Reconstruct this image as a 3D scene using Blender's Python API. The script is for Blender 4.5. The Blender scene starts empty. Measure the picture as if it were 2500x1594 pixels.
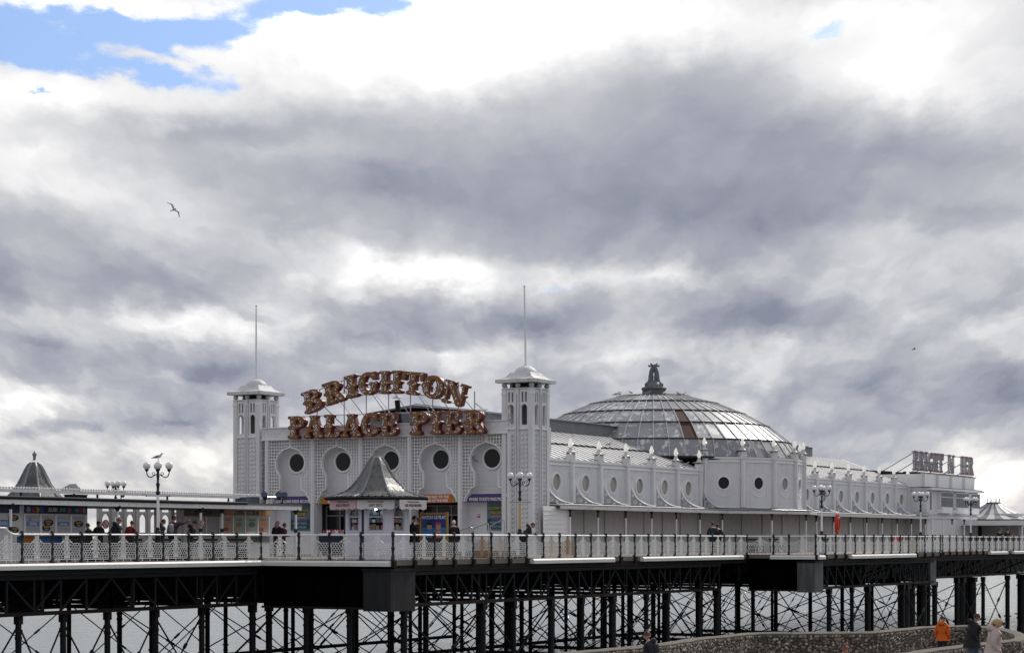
import bpy, bmesh, math, random
from mathutils import Vector, Matrix
import numpy as np
R = math.radians
random.seed(7)
scene = bpy.context.scene
COL = scene.collection

# ------------------------------------------------------------------ camera
EYE = 0.851
cam_data = bpy.data.cameras.new('camera')
cam = bpy.data.objects.new('camera', cam_data)
COL.objects.link(cam)
cam.location = (0, 0, EYE)
cam.rotation_euler = (R(90), 0, R(30))
cam_data.sensor_width = 36
cam_data.lens = 36 * 4887 / 2500
cam_data.shift_y = (1316 - 797) / 2500
cam_data.clip_start = 0.5
cam_data.clip_end = 80000
scene.camera = cam

# ------------------------------------------------------------------ sky, sun, exposure
SUN_EL = 40
view_ang = R(120)           # world angle of the view axis (from +X)
sun_ang = view_ang - R(34)
sun_dir = Vector((math.cos(sun_ang) * math.cos(R(SUN_EL)), math.sin(sun_ang) * math.cos(R(SUN_EL)), math.sin(R(SUN_EL))))
sun_data = bpy.data.lights.new('sun', 'SUN')
sun_data.energy = 2.8
sun_data.angle = R(3)
sun_data.color = (1.0, 0.95, 0.88)
sun = bpy.data.objects.new('sun', sun_data)
COL.objects.link(sun)
sun.rotation_euler = (-sun_dir).to_track_quat('-Z', 'Y').to_euler()

world = bpy.data.worlds.new('World')
scene.world = world
world.use_nodes = True

class N:
    """tiny helper for writing node maths"""
    def __init__(s, tree): s.t = tree; s.n = tree.nodes; s.l = tree.links
    def new(s, typ, **kw):
        x = s.n.new(typ)
        for k, v in kw.items(): setattr(x, k, v)
        return x
    def put(s, sock, v):
        if hasattr(v, 'is_linked') or isinstance(v, bpy.types.NodeSocket): s.l.new(v, sock)
        elif v is not None: sock.default_value = v
    def m(s, op, a, b=None, c=None, clamp=False):
        x = s.new('ShaderNodeMath', operation=op); x.use_clamp = clamp
        s.put(x.inputs[0], a)
        if b is not None: s.put(x.inputs[1], b)
        if c is not None: s.put(x.inputs[2], c)
        return x.outputs[0]
    def vm(s, op, a, b=None, out=0):
        x = s.new('ShaderNodeVectorMath', operation=op)
        s.put(x.inputs[0], a)
        if b is not None: s.put(x.inputs[1], b)
        return x.outputs[out]
    def xyz(s, x, y, z=0.0):
        c = s.new('ShaderNodeCombineXYZ'); s.put(c.inputs[0], x); s.put(c.inputs[1], y); s.put(c.inputs[2], z); return c.outputs[0]
    def sep(s, v):
        c = s.new('ShaderNodeSeparateXYZ'); s.put(c.inputs[0], v); return c.outputs
    def noise(s, vec, scale, detail=6, rough=.55, dist=0.0, out='Fac'):
        x = s.new('ShaderNodeTexNoise'); x.noise_dimensions = '3D'
        s.put(x.inputs['Vector'], vec); x.inputs['Scale'].default_value = scale; x.inputs['Detail'].default_value = detail
        x.inputs['Roughness'].default_value = rough; x.inputs['Distortion'].default_value = dist
        return x.outputs[out]
    def ramp(s, fac, stops, interp='LINEAR'):
        x = s.new('ShaderNodeValToRGB'); r = x.color_ramp; r.interpolation = interp
        while len(r.elements) < len(stops): r.elements.new(.5)
        for e, (p, c) in zip(r.elements, stops):
            e.position = p; e.color = (*c, 1) if len(c) == 3 else c
        s.put(x.inputs[0], fac); return x.outputs[0]
    def mix(s, fac, a, b, blend='MIX'):
        x = s.new('ShaderNodeMix', data_type='RGBA', blend_type=blend)
        s.put(x.inputs[0], fac)
        for sock, v in ((x.inputs[6], a), (x.inputs[7], b)):
            if isinstance(v, tuple): v = (*v, 1) if len(v) == 3 else v
            s.put(sock, v)
        return x.outputs[2]
    def smooth(s, v, a, b):
        x = s.new('ShaderNodeMapRange', interpolation_type='SMOOTHSTEP')
        s.put(x.inputs[0], v); x.inputs[1].default_value = a; x.inputs[2].default_value = b
        return x.outputs[0]

def build_sky():
    nt = world.node_tree; nt.nodes.clear(); k = N(nt)
    d = k.new('ShaderNodeTexCoord').outputs['Generated']
    c30, s30 = math.cos(R(30)), math.sin(R(30))
    fx = k.vm('DOT_PRODUCT', d, (-s30, c30, 0), 1); rx = k.vm('DOT_PRODUCT', d, (c30, s30, 0), 1)
    dz = k.sep(d)[2]
    az = k.m('ARCTAN2', rx, fx)                       # azimuth, radians, 0 towards the dome
    el = k.m('MAXIMUM', k.m('ARCSINE', dz), 0.0)      # elevation
    # cloud-deck coordinates: features shrink towards the horizon
    den = k.m('ADD', el, 0.28)
    U = k.m('DIVIDE', az, den); V = k.m('MULTIPLY', k.m('LOGARITHM', den, math.e), 1.45)
    P = k.xyz(U, V, 0.37)
    w1 = k.noise(P, 3.2, 4, .55, 0, 'Color')
    wx, wy, wz = k.sep(k.vm('SUBTRACT', w1, (.5, .5, .5)))
    w2 = k.noise(k.vm('ADD', P, (4, 2, 1)), 13.0, 5, .62, 0, 'Color')
    w2x, w2y, w2z = k.sep(k.vm('SUBTRACT', w2, (.5, .5, .5)))
    amp = k.m('MULTIPLY', den, 0.14); amp2 = k.m('MULTIPLY', den, 0.06)
    azw = k.m('ADD', k.m('MULTIPLY_ADD', wx, amp, az), k.m('MULTIPLY', w2x, amp2))
    elw = k.m('ADD', k.m('MULTIPLY_ADD', wy, k.m('MULTIPLY', amp, .7), el), k.m('MULTIPLY', w2y, amp2))
    Q = k.xyz(azw, elw, 0)
    f = 4887.
    def blob(px, py, rx_, ry_):
        a = math.atan((px - 1250) / f); e = (1316 - py) / f
        sx, sy = f / rx_ / 2.3, f / ry_ / 2.3
        x = k.new('ShaderNodeVectorMath', operation='MULTIPLY_ADD')
        k.put(x.inputs[0], Q); x.inputs[1].default_value = (sx, sy, 0); x.inputs[2].default_value = (-a * sx, -e * sy, 0)
        g = k.new('ShaderNodeTexGradient', gradient_type='QUADRATIC_SPHERE')
        k.l.new(x.outputs[0], g.inputs[0])
        return g.outputs['Fac']
    def field(lst):
        acc = None
        for amp_, px, py, rx_, ry_ in lst:
            b = blob(px, py, rx_, ry_)
            acc = k.m('MULTIPLY', b, amp_) if acc is None else k.m('MULTIPLY_ADD', b, amp_, acc)
        return acc
    # light and dark cloud masses of this sky
    bright = field(SKY_BLOBS)
    # heaped, billowing relief: rounded cells, sampled again a little towards the light
    def puffs(vec, scale, detail):
        x = k.new('ShaderNodeTexVoronoi', voronoi_dimensions='2D', feature='SMOOTH_F1')
        k.put(x.inputs['Vector'], vec); x.inputs['Scale'].default_value = scale; x.inputs['Detail'].default_value = detail
        x.inputs['Roughness'].default_value = .52; x.inputs['Smoothness'].default_value = .35; x.inputs['Lacunarity'].default_value = 2.2
        return x.outputs['Distance']
    PW = k.vm('ADD', P, k.vm('MULTIPLY', k.vm('SUBTRACT', w2, (.5, .5, .5)), (.10, .10, 0)))
    pa = puffs(PW, 3.7, 3.5)
    pb = puffs(k.vm('ADD', PW, (-.02, .05, 0)), 3.7, 3.5)
    rel = k.m('SUBTRACT', pb, pa)
    soft = k.m('MULTIPLY_ADD', k.smooth(el, .20, .06), .65, .35)      # crisper heaps low down, smoother deck above
    n2 = k.noise(k.vm('ADD', P, (7.3, 2.1, 4)), 7.0, 5, .56)
    t = k.m('ADD', bright, .525)
    t = k.m('MULTIPLY_ADD', wz, 0.36, t)
    t = k.m('MULTIPLY_ADD', k.m('SUBTRACT', n2, .5), 0.17, t)
    t = k.m('MULTIPLY_ADD', k.m('MULTIPLY', rel, soft), .55, t)
    t = k.m('MULTIPLY_ADD', k.m('MULTIPLY', k.m('SUBTRACT', .42, pa), soft), .18, t)
    t = k.m('MULTIPLY_ADD', w2z, 0.10, t)
    # separate darker heaps with a definite edge
    cl = field([(1.0, px, py, rx_, ry_) for px, py, rx_, ry_ in CLUMPS])
    cl = k.m('MULTIPLY_ADD', w2y, .55, cl)
    cl = k.m('MULTIPLY_ADD', k.m('SUBTRACT', .40, pa), .45, cl)
    t = k.m('MULTIPLY_ADD', k.smooth(cl, .24, .50), -.13, t)
    t = k.m('MULTIPLY_ADD', t, .76, .045)
    cloud = k.ramp(t, [(0.0, (.24, .262, .335)), (.16, (.335, .352, .42)), (.33, (.45, .462, .512)), (.48, (.61, .615, .642)), (.63, (.83, .83, .84)), (.76, (1.02, 1.02, 1.01)), (.96, (2.2, 2.18, 2.1))])
    # warmer light low over the sea
    low = k.m('MULTIPLY', k.smooth(el, .085, 0.0), k.smooth(t, .28, .6))
    cloud = k.mix(k.m('MULTIPLY', low, .55), cloud, (1.0, .93, .84), 'MULTIPLY')
    # blue gaps
    blue = field(BLUE_BLOBS)
    wisp = k.noise(k.vm('MULTIPLY', P, (1.0, 1.8, 1)), 6.5, 7, .62)
    bm = k.m('ADD', blue, k.m('MULTIPLY', k.m('SUBTRACT', wisp, .52), -3.4))
    bmask = k.m('MULTIPLY', k.smooth(bm, .34, .95), k.smooth(blue, .10, .34))
    sky = k.new('ShaderNodeTexSky', sky_type='NISHITA')
    sky.sun_disc = False; sky.sun_elevation = R(SUN_EL)
    sky.sun_rotation = math.atan2(sun_dir.x, sun_dir.y)
    sky.air_density = 1.0; sky.dust_density = .4; sky.ozone_density = 2.0
    # the blue gaps are high blue: read the Nishita dome well above the haze
    hi = k.vm('NORMALIZE', k.vm('ADD', d, (0, 0, .42)))
    k.l.new(hi, sky.inputs[0])
    blue_c = k.mix(1.0, sky.outputs[0], (.205, .20, .195), 'MULTIPLY')
    full = k.mix(bmask, cloud, blue_c)
    world.cycles.sampling_method = 'MANUAL'; world.cycles.sample_map_resolution = 512
    bg = k.new('ShaderNodeBackground'); k.put(bg.inputs[0], full); bg.inputs[1].default_value = 1.0
    out = k.new('ShaderNodeOutputWorld'); k.l.new(bg.outputs[0], out.inputs[0])

# (amount, then direction and extent in photograph pixels turned to angles inside)
SKY_BLOBS = [
    (.60, 1250, -560, 4200, 460),
    (.46, 150, 290, 420, 70), (.40, 60, 420, 200, 45), (.46, 820, 140, 330, 85), (.40, 1150, 130, 330, 120), (.40, 1450, 60, 520, 90),
    (.52, 2120, 190, 210, 90), (.22, 2250, 60, 400, 90), (.25, 2230, 250, 260, 70), (.40, 300, 60, 500, 120),
    (-.36, 1750, 330, 430, 220), (-.26, 1000, 420, 620, 110), (-.20, 450, 345, 250, 45), (-.30, 930, 470, 190, 36), (-.34, 1850, 560, 600, 110),
    (-.22, 1250, 560, 260, 80), (-.20, 2200, 390, 300, 50), (-.40, 250, 680, 360, 95), (-.16, 2420, 520, 150, 70),
    (.36, 130, 500, 250, 60), (.22, 620, 400, 300, 30), (.30, 760, 660, 300, 70), (.48, 1080, 690, 240, 42), (.46, 1620, 690, 330, 36),
    (.44, 420, 790, 300, 45), (.22, 2150, 590, 260, 45), (-.34, 1850, 775, 220, 85), (-.26, 1290, 800, 190, 75), (.34, 1080, 850, 160, 40),
    (-.2, 900, 790, 150, 45), (-.22, 500, 905, 170, 50), (-.24, 2420, 960, 240, 90), (.26, 2150, 720, 220, 38), (-.18, 130, 850, 190, 48),
    (.34, 60, 1000, 230, 32), (.42, 350, 1120, 400, 60), (-.18, 160, 1065, 180, 28), (-.22, 400, 1035, 190, 25), (.55, 2420, 1180, 220, 75), (.20, 2340, 1080, 170, 30),
    (-.22, 2000, 950, 300, 55), (-.22, 1400, 960, 280, 60),
]
CLUMPS = [(1850, 755, 190, 75), (1700, 790, 130, 45), (1290, 800, 130, 60), (500, 905, 150, 38), (160, 1070, 170, 26), (420, 1040, 120, 22), (900, 800, 120, 36), (2430, 960, 190, 70), (2060, 900, 130, 40), (130, 850, 150, 40), (640, 770, 90, 26), (1560, 900, 140, 30)]
BLUE_BLOBS = [
    (.95, 20, 120, 300, 80), (.80, 330, 130, 240, 85), (.95, 560, 90, 230, 75), (.80, 800, 50, 170, 50), (.60, 330, 215, 240, 28),
    (-.45, 230, 50, 200, 26), (-.60, 430, 195, 150, 17), (.9, 20, 283, 60, 10), (.80, 2000, 85, 36, 16), (.6, 1390, 712, 90, 9),
]
build_sky()

scene.view_settings.view_transform = 'Standard'
scene.view_settings.look = 'None'
scene.view_settings.exposure = 0.06
scene.view_settings.gamma = 1.0
scene.view_settings.use_curve_mapping = False
scene.render.engine = 'CYCLES'
scene.render.resolution_x = 1024
scene.render.resolution_y = 652

# ------------------------------------------------------------------ helpers
F_PX, HOR = 4887., 1316.
S30, C30 = math.sin(R(30)), math.cos(R(30))
def at(px, py=None, v=None, u=None, Z=None):
    """survey helper: sight line of the photograph met with a known vertical plane (x=v or y=u) or distance"""
    x = (px - 1250) / F_PX
    if v is not None: Z = v / (C30 * x - S30)
    elif u is not None: Z = u / (S30 * x + C30)
    z = 0 if py is None else EYE + (HOR - py) * Z / F_PX
    return Vector((Z * (C30 * x - S30), Z * (S30 * x + C30), z))

class MB:
    """collects faces of ONE mesh"""
    def __init__(s): s.v = []; s.f = []; s.mi = []
    def add(s, vs, fs, mi=0):
        o = len(s.v); s.v += [tuple(p) for p in vs]
        for f in fs: s.f.append([i + o for i in f]); s.mi.append(mi)
        return s
    def box(s, x0, x1, y0, y1, z0, z1, mi=0):
        if x0 > x1: x0, x1 = x1, x0
        if y0 > y1: y0, y1 = y1, y0
        vs = [(x0, y0, z0), (x1, y0, z0), (x1, y1, z0), (x0, y1, z0), (x0, y0, z1), (x1, y0, z1), (x1, y1, z1), (x0, y1, z1)]
        return s.add(vs, [(0, 3, 2, 1), (4, 5, 6, 7), (0, 1, 5, 4), (1, 2, 6, 5), (2, 3, 7, 6), (3, 0, 4, 7)], mi)
    def bar(s, p, q, w, h, up=(0, 0, 1), mi=0):
        p, q = Vector(p), Vector(q); d = (q - p).normalized(); up = Vector(up)
        a = d.cross(up)
        if a.length < 1e-4: a = d.cross(Vector((1, 0, 0)))
        a.normalize(); b = a.cross(d)
        a *= w / 2; b *= h / 2
        vs = [p - a - b, p + a - b, p + a + b, p - a + b, q - a - b, q + a - b, q + a + b, q - a + b]
        return s.add(vs, [(0, 1, 2, 3), (7, 6, 5, 4), (0, 4, 5, 1), (1, 5, 6, 2), (2, 6, 7, 3), (3, 7, 4, 0)], mi)
    def tube(s, pts, r, n=6, caps=True, mi=0, closed=False):
        pts = [Vector(p) for p in pts]; m = len(pts)
        rs = r if isinstance(r, (list, tuple)) else [r] * m
        vs = []; prev = None
        for i, p in enumerate(pts):
            if closed: d = pts[(i + 1) % m] - pts[i - 1]
            else: d = pts[min(i + 1, m - 1)] - pts[max(i - 1, 0)]
            if d.length < 1e-9: d = Vector((0, 0, 1))
            d.normalize()
            if prev is None:
                a = d.cross(Vector((0, 0, 1)))
                if a.length < 1e-3: a = d.cross(Vector((0, 1, 0)))
            else:
                a = prev - d * prev.dot(d)
                if a.length < 1e-4: a = d.cross(Vector((0, 0, 1)))
            a.normalize(); prev = a; b = d.cross(a)
            for k in range(n):
                t = 2 * math.pi * k / n + math.pi / n
                vs.append(p + (a * math.cos(t) + b * math.sin(t)) * rs[i])
        fs = []
        for i in range(m if closed else m - 1):
            j = (i + 1) % m
            for k in range(n):
                k2 = (k + 1) % n
                fs.append((i * n + k, i * n + k2, j * n + k2, j * n + k))
        if caps and not closed:
            fs.append(tuple(range(n - 1, -1, -1))); fs.append(tuple((m - 1) * n + k for k in range(n)))
        return s.add(vs, fs, mi)
    def lathe(s, prof, n, cx=0, cy=0, a0=0.0, mi=0, cap=True, a1=None):
        vs = []; fs = []; full = a1 is None
        cnt = n if full else n + 1
        for r, z in prof:
            for k in range(cnt):
                t = a0 + (2 * math.pi if full else (a1 - a0)) * k / n
                vs.append((cx + r * math.cos(t), cy + r * math.sin(t), z))
        for i in range(len(prof) - 1):
            for k in range(n):
                k2 = (k + 1) % cnt if full else k + 1
                fs.append((i * cnt + k, i * cnt + k2, (i + 1) * cnt + k2, (i + 1) * cnt + k))
        if cap and full:
            if prof[0][0] > 1e-4: fs.append(tuple(range(n - 1, -1, -1)))
            if prof[-1][0] > 1e-4: fs.append(tuple((len(prof) - 1) * n + k for k in range(n)))
        return s.add(vs, fs, mi)
    def sphere(s, c, r, n=12, m=8, mi=0, sz=1.0):
        prof = [(r * math.sin(math.pi * i / m) + 1e-5, c[2] - r * sz * math.cos(math.pi * i / m)) for i in range(m + 1)]
        return s.lathe(prof, n, c[0], c[1], mi=mi, cap=False)
    def prism(s, poly, o, ex, ey, dep, mi=0):
        """polygon poly (2-D) in the frame o, ex, ey, pushed along vector dep"""
        o, ex, ey, dep = Vector(o), Vector(ex), Vector(ey), Vector(dep)
        a = [o + ex * x + ey * y for x, y in poly]; n = len(a)
        vs = a + [p + dep for p in a]
        fs = [tuple(range(n - 1, -1, -1)), tuple(range(n, 2 * n))] + [(i, (i + 1) % n, n + (i + 1) % n, n + i) for i in range(n)]
        return s.add(vs, fs, mi)
    def quad(s, a, b, c, d, mi=0): return s.add([a, b, c, d], [(0, 1, 2, 3)], mi)
    def plate(s, polys, depth, o, ex, ey, mi=0, bevel=0.0):
        """outline polygons with holes (even-odd), extruded +-depth/2 about the plane o, ex, ey"""
        vs, fs = fill(polys, depth, bevel)
        o, ex, ey = Vector(o), Vector(ex), Vector(ey); ez = ex.cross(ey)
        return s.add([o + ex * x + ey * y + ez * z for x, y, z in vs], fs, mi)
    def xf(s, M):
        s.v = [tuple(M @ Vector(p)) for p in s.v]; return s
    def mesh(s, name, mats, smooth=False, off=(0, 0, 0)):
        me = bpy.data.meshes.new(name)
        vs = s.v if tuple(off) == (0, 0, 0) else [(x - off[0], y - off[1], z - off[2]) for x, y, z in s.v]
        me.from_pydata(vs, [], s.f)
        for m_ in (mats if isinstance(mats, (list, tuple)) else [mats]): me.materials.append(m_)
        if any(s.mi): me.polygons.foreach_set('material_index', s.mi)
        if smooth:
            me.polygons.foreach_set('use_smooth', [True] * len(me.polygons))
            try: me.set_sharp_from_angle(angle=R(42))
            except Exception: pass
        me.update()
        return me

_fill_cache = {}
def fill(polys, depth, bevel=0.0):
    cu = bpy.data.curves.new('tmp', 'CURVE'); cu.dimensions = '2D'; cu.fill_mode = 'BOTH'
    cu.extrude = max(depth / 2 - bevel, 0); cu.bevel_depth = bevel; cu.bevel_resolution = 0
    for p in polys:
        sp = cu.splines.new('POLY'); sp.points.add(len(p) - 1)
        for i, (x, y) in enumerate(p): sp.points[i].co = (x, y, 0, 1)
        sp.use_cyclic_u = True
    ob = bpy.data.objects.new('tmp', cu)
    me = bpy.data.meshes.new_from_object(ob)
    vs = [tuple(v.co) for v in me.vertices]; fs = [tuple(p.vertices) for p in me.polygons]
    bpy.data.objects.remove(ob); bpy.data.curves.remove(cu); bpy.data.meshes.remove(me)
    return vs, fs

def text_geo(txt, size=1.0, depth=0.01, xs=1.0, bold=0.0):
    cu = bpy.data.curves.new('tmp', 'FONT'); cu.body = txt; cu.size = size; cu.align_x = 'CENTER'; cu.align_y = 'CENTER'
    cu.extrude = depth / 2; cu.offset = bold; cu.resolution_u = 2
    ob = bpy.data.objects.new('tmp', cu)
    me = bpy.data.meshes.new_from_object(ob)
    vs = [(v.co.x * xs, v.co.y, v.co.z) for v in me.vertices]; fs = [tuple(p.vertices) for p in me.polygons]
    bpy.data.objects.remove(ob); bpy.data.curves.remove(cu); bpy.data.meshes.remove(me)
    return vs, fs

ORG = {}
def thing(name, label, cat, loc=(0, 0, 0), rz=0, group=None):
    o = bpy.data.objects.new(name, None); COL.objects.link(o)
    o.empty_display_size = .2
    o.location = loc; o.rotation_euler = (0, 0, rz)
    o['label'] = label; o['category'] = cat
    if group: o['group'] = group
    ORG[o] = Vector(loc)
    return o
def part(name, mb, mat, parent, smooth=False, kind=None, label=None, local=False):
    """mesh child; MB coordinates are world unless local"""
    off = (0, 0, 0) if local else ORG.get(parent, (0, 0, 0))
    o = bpy.data.objects.new(name, mb.mesh(name, mat, smooth, tuple(off)) if isinstance(mb, MB) else mb)
    COL.objects.link(o); o.parent = parent
    ORG[o] = ORG.get(parent, Vector((0, 0, 0)))
    if kind: o['kind'] = kind
    if label: o['label'] = label
    return o
def inst(name, me, parent, loc, rot=(0, 0, 0), scale=None, mat=None):
    """child that shares mesh data; loc is a world place"""
    o = bpy.data.objects.new(name, me); COL.objects.link(o); o.parent = parent
    off = ORG.get(parent, Vector((0, 0, 0)))
    o.location = Vector(loc) - off; o.rotation_euler = rot
    if scale: o.scale = scale
    return o
def single(name, mb, mat, label, cat, loc=(0, 0, 0), group=None, smooth=False, kind=None):
    o = bpy.data.objects.new(name, mb.mesh(name, mat, smooth, tuple(loc))); COL.objects.link(o)
    o.location = loc
    if kind: o['kind'] = kind
    if label: o['label'] = label
    if cat: o['category'] = cat
    if group: o['group'] = group
    ORG[o] = Vector(loc)
    return o
def structure(name, mb, mat, smooth=False):
    o = bpy.data.objects.new(name, mb.mesh(name, mat, smooth)); COL.objects.link(o); o['kind'] = 'structure'; ORG[o] = Vector((0, 0, 0)); return o
def copy_tree(o, parent=None):
    c = o.copy(); COL.objects.link(c); c.parent = parent
    for ch in o.children: copy_tree(ch, c)
    return c
def lettering(txt, o, ex, ey, size, mat, parent, depth=.012, xs=1.0, bold=0.0, name='lettering', local=False):
    vs, fs = text_geo(txt, size, depth, xs, bold)
    mb = MB(); o, ex, ey = Vector(o), Vector(ex), Vector(ey); ez = ex.cross(ey)
    mb.add([o + ex * x + ey * y + ez * z for x, y, z in vs], fs)
    return part(name, mb, mat, parent, local=local)
def seg(a, b, n): return [a + (b - a) * i / n for i in range(n + 1)]
def catmull(pts, n=8):
    out = []; P = [Vector(p) for p in pts]
    for i in range(len(P) - 1):
        p0, p1, p2, p3 = P[max(i - 1, 0)], P[i], P[i + 1], P[min(i + 2, len(P) - 1)]
        for j in range(n):
            t = j / n
            out.append(.5 * ((2 * p1) + (p2 - p0) * t + (2 * p0 - 5 * p1 + 4 * p2 - p3) * t * t + (3 * p1 - p0 - 3 * p2 + p3) * t ** 3))
    out.append(P[-1]); return out

# ------------------------------------------------------------------ materials
MATS = {}
def base_mat(name):
    m = bpy.data.materials.new(name); m.use_nodes = True
    k = N(m.node_tree); b = m.node_tree.nodes['Principled BSDF']
    return m, k, b
def plain(name, col, rough=.6, metal=0.0, var=.12, scale=3.0, bump=0.0, bscale=20., spec=.4, emit=None, estr=0.0):
    """one colour with cloudy variation and fine relief"""
    if name in MATS: return MATS[name]
    m, k, b = base_mat(name)
    pos = k.new('ShaderNodeNewGeometry').outputs['Position']
    n = k.noise(pos, scale, 5, .6)
    c = k.mix(n, tuple(x * (1 - var) for x in col), tuple(min(1, x * (1 + var)) for x in col))
    k.put(b.inputs['Base Color'], c); b.inputs['Roughness'].default_value = rough; b.inputs['Metallic'].default_value = metal
    b.inputs['Specular IOR Level'].default_value = spec
    if bump:
        bn = k.new('ShaderNodeBump'); bn.inputs['Strength'].default_value = bump; bn.inputs['Distance'].default_value = .02
        k.put(bn.inputs['Height'], k.noise(pos, bscale, 4, .6)); k.l.new(bn.outputs[0], b.inputs['Normal'])
    if emit:
        b.inputs['Emission Color'].default_value = (*emit, 1); b.inputs['Emission Strength'].default_value = estr
    MATS[name] = m; return m
def paint(name, col=(.70, .70, .725), dirt=(.33, .31, .29), amount=.35, rough=.5, rust=0.0, streak=True):
    """weathered paint: blotches, vertical streaks, specks of rust"""
    if name in MATS: return MATS[name]
    m, k, b = base_mat(name)
    pos = k.new('ShaderNodeNewGeometry').outputs['Position']
    a = k.noise(pos, .9, 6, .62)
    s = k.noise(k.vm('MULTIPLY', pos, (9, 9, .7)), 1.0, 4, .6)
    f = k.noise(pos, 14, 4, .65)
    mask = k.m('MULTIPLY', k.smooth(a, .48, .72), k.smooth(s, .42, .7))
    mask = k.m('MULTIPLY', k.m('MULTIPLY_ADD', k.smooth(f, .60, .74), .5, mask), amount, clamp=True)
    c = k.mix(mask, col, dirt)
    c = k.mix(k.m('MULTIPLY', k.smooth(a, .3, .7), .25), c, tuple(x * .8 for x in col))
    if rust:
        rn = k.noise(pos, 6.5, 5, .7)
        c = k.mix(k.m('MULTIPLY', k.smooth(rn, .66 - rust * .2, .76), .9), c, (.23, .085, .03))
    k.put(b.inputs['Base Color'], c); b.inputs['Roughness'].default_value = rough
    bn = k.new('ShaderNodeBump'); bn.inputs['Strength'].default_value = .25; bn.inputs['Distance'].default_value = .015
    k.put(bn.inputs['Height'], f); k.l.new(bn.outputs[0], b.inputs['Normal'])
    MATS[name] = m; return m
BLACK = plain('pitch_black', (.0015, .0015, .002), .95, 0, .3, 2, spec=.02)
WHITE = paint('white_paint')
WHITE_WORN = paint('white_paint_worn', amount=.8, dirt=(.22, .2, .19))
ROOF_WORN = paint('roof_worn', (.58, .58, .60), dirt=(.10, .095, .09), amount=1.6, rough=.6)
WHITE_TRIM = paint('white_trim', (.80, .80, .81), amount=.18)
WHITE_RUST = paint('white_paint_rusty', (.62, .61, .60), amount=.5, rust=.55)
RAIL_WHITE = paint('railing_white', (.85, .84, .83), amount=.2, rust=.04, rough=.45)
RAIL_STAIN = paint('railing_stained', (.62, .55, .46), dirt=(.3, .16, .07), amount=.8, rust=.5, rough=.6)
RAIL_RUST = paint('railing_rusted', (.40, .27, .16), dirt=(.22, .085, .03), amount=1.0, rust=1.0, rough=.7)
GREY_SHADED = paint('grey_white_shaded', (.52, .51, .50), amount=.4)  # grey-white with the shade under the canopy put into the colour
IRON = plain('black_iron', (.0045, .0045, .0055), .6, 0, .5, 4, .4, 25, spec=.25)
IRON_RUST = plain('rusty_iron', (.014, .0085, .007), .8, 0, .6, 3, .6, 18, spec=.2)
IRON_GREY = plain('grey_iron', (.011, .011, .013), .75, 0, .5, 2, .5, 12, spec=.2)
POST_BLACK = plain('post_black', (.012, .013, .018), .4, 0, .3, 6)
STEEL = plain('grey_steel', (.38, .39, .40), .35, .6, .15, 5)
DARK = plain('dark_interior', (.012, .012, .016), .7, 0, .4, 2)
GLASS_DARK = plain('dark_glass', (.010, .012, .011), .12, 0, .3, 2, spec=.22)
GLASS_PALE = plain('pale_glass', (.26, .25, .22), .12, 0, .35, 1.5, spec=.6)
GLOBE = plain('white_globe', (.82, .82, .83), .25, 0, .05, 3)
BULB_OFF = plain('bulb_white', (.7, .69, .66), .3, 0, .1, 5)
SKIN = plain('skin', (.42, .24, .17), .55, 0, .12, 9)
BLACKGUTTER = plain('black_felt', (.010, .011, .015), .7, 0, .4, 4, spec=.2)

# ------------------------------------------------------------------ sea
WATER_Z = -6.6
def sea():
    m, k, b = base_mat('sea_water')
    pos = k.new('ShaderNodeNewGeometry').outputs['Position']
    p2 = k.vm('MULTIPLY', pos, (1, 1, 1))
    a = k.noise(k.vm('MULTIPLY', p2, (.75, .35, 1)), .55, 5, .6, .6)
    c = k.noise(k.vm('MULTIPLY', p2, (1.0, .5, 1)), 2.4, 5, .62, .4)
    h = k.m('MULTIPLY_ADD', a, 1.0, k.m('MULTIPLY', c, .30))
    bn = k.new('ShaderNodeBump'); bn.inputs['Strength'].default_value = .75; bn.inputs['Distance'].default_value = .6
    k.put(bn.inputs['Height'], h); k.l.new(bn.outputs[0], b.inputs['Normal'])
    big = k.noise(k.vm('MULTIPLY', pos, (.05, .02, 1)), 1.0, 3, .5)
    k.put(b.inputs['Base Color'], k.mix(big, (.09, .12, .12), (.15, .18, .175)))
    b.inputs['Roughness'].default_value = .13; b.inputs['IOR'].default_value = 1.33
    mb = MB(); e = 30000
    mb.quad((-e, -200, WATER_Z), (e, -200, WATER_Z), (e, e, WATER_Z), (-e, e, WATER_Z))
    structure('sea', mb, m)
    bed = MB(); bed.quad((-e, -210, WATER_Z - 3), (e, -210, WATER_Z - 3), (e, e, WATER_Z - 3), (-e, e, WATER_Z - 3))
sea()

# ------------------------------------------------------------------ pier deck
VA, VB, VC, VD = -51.82, -45.106, -40.974, -43.47
PAN = 1.577
UJ1, UJ2, UJ3 = 68.40, 104.70, 126.9
VFAR = -76.0
deck_poly = [(VA, 40), (VA, UJ1), (VB, UJ1), (VB, UJ2), (VC, UJ2), (VC, UJ3), (VD, UJ3), (VD, 205), (VFAR, 205), (VFAR, 40)]
DECK = plain('deck_timber', (.16, .13, .11), .8, 0, .3, 1.5, .4, 9)
mb = MB(); mb.prism(deck_poly, (0, 0, -.22), (1, 0, 0), (0, 1, 0), (0, 0, .22)); structure('pier_deck', mb, DECK)

# ------------------------------------------------------------------ under the deck
def rolled(mb, p, q, w, h): mb.bar(p, q, w, h)
UNDER = plain('under_deck', (.004, .004, .005), .9, 0, .3, 2, spec=.1)
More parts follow.
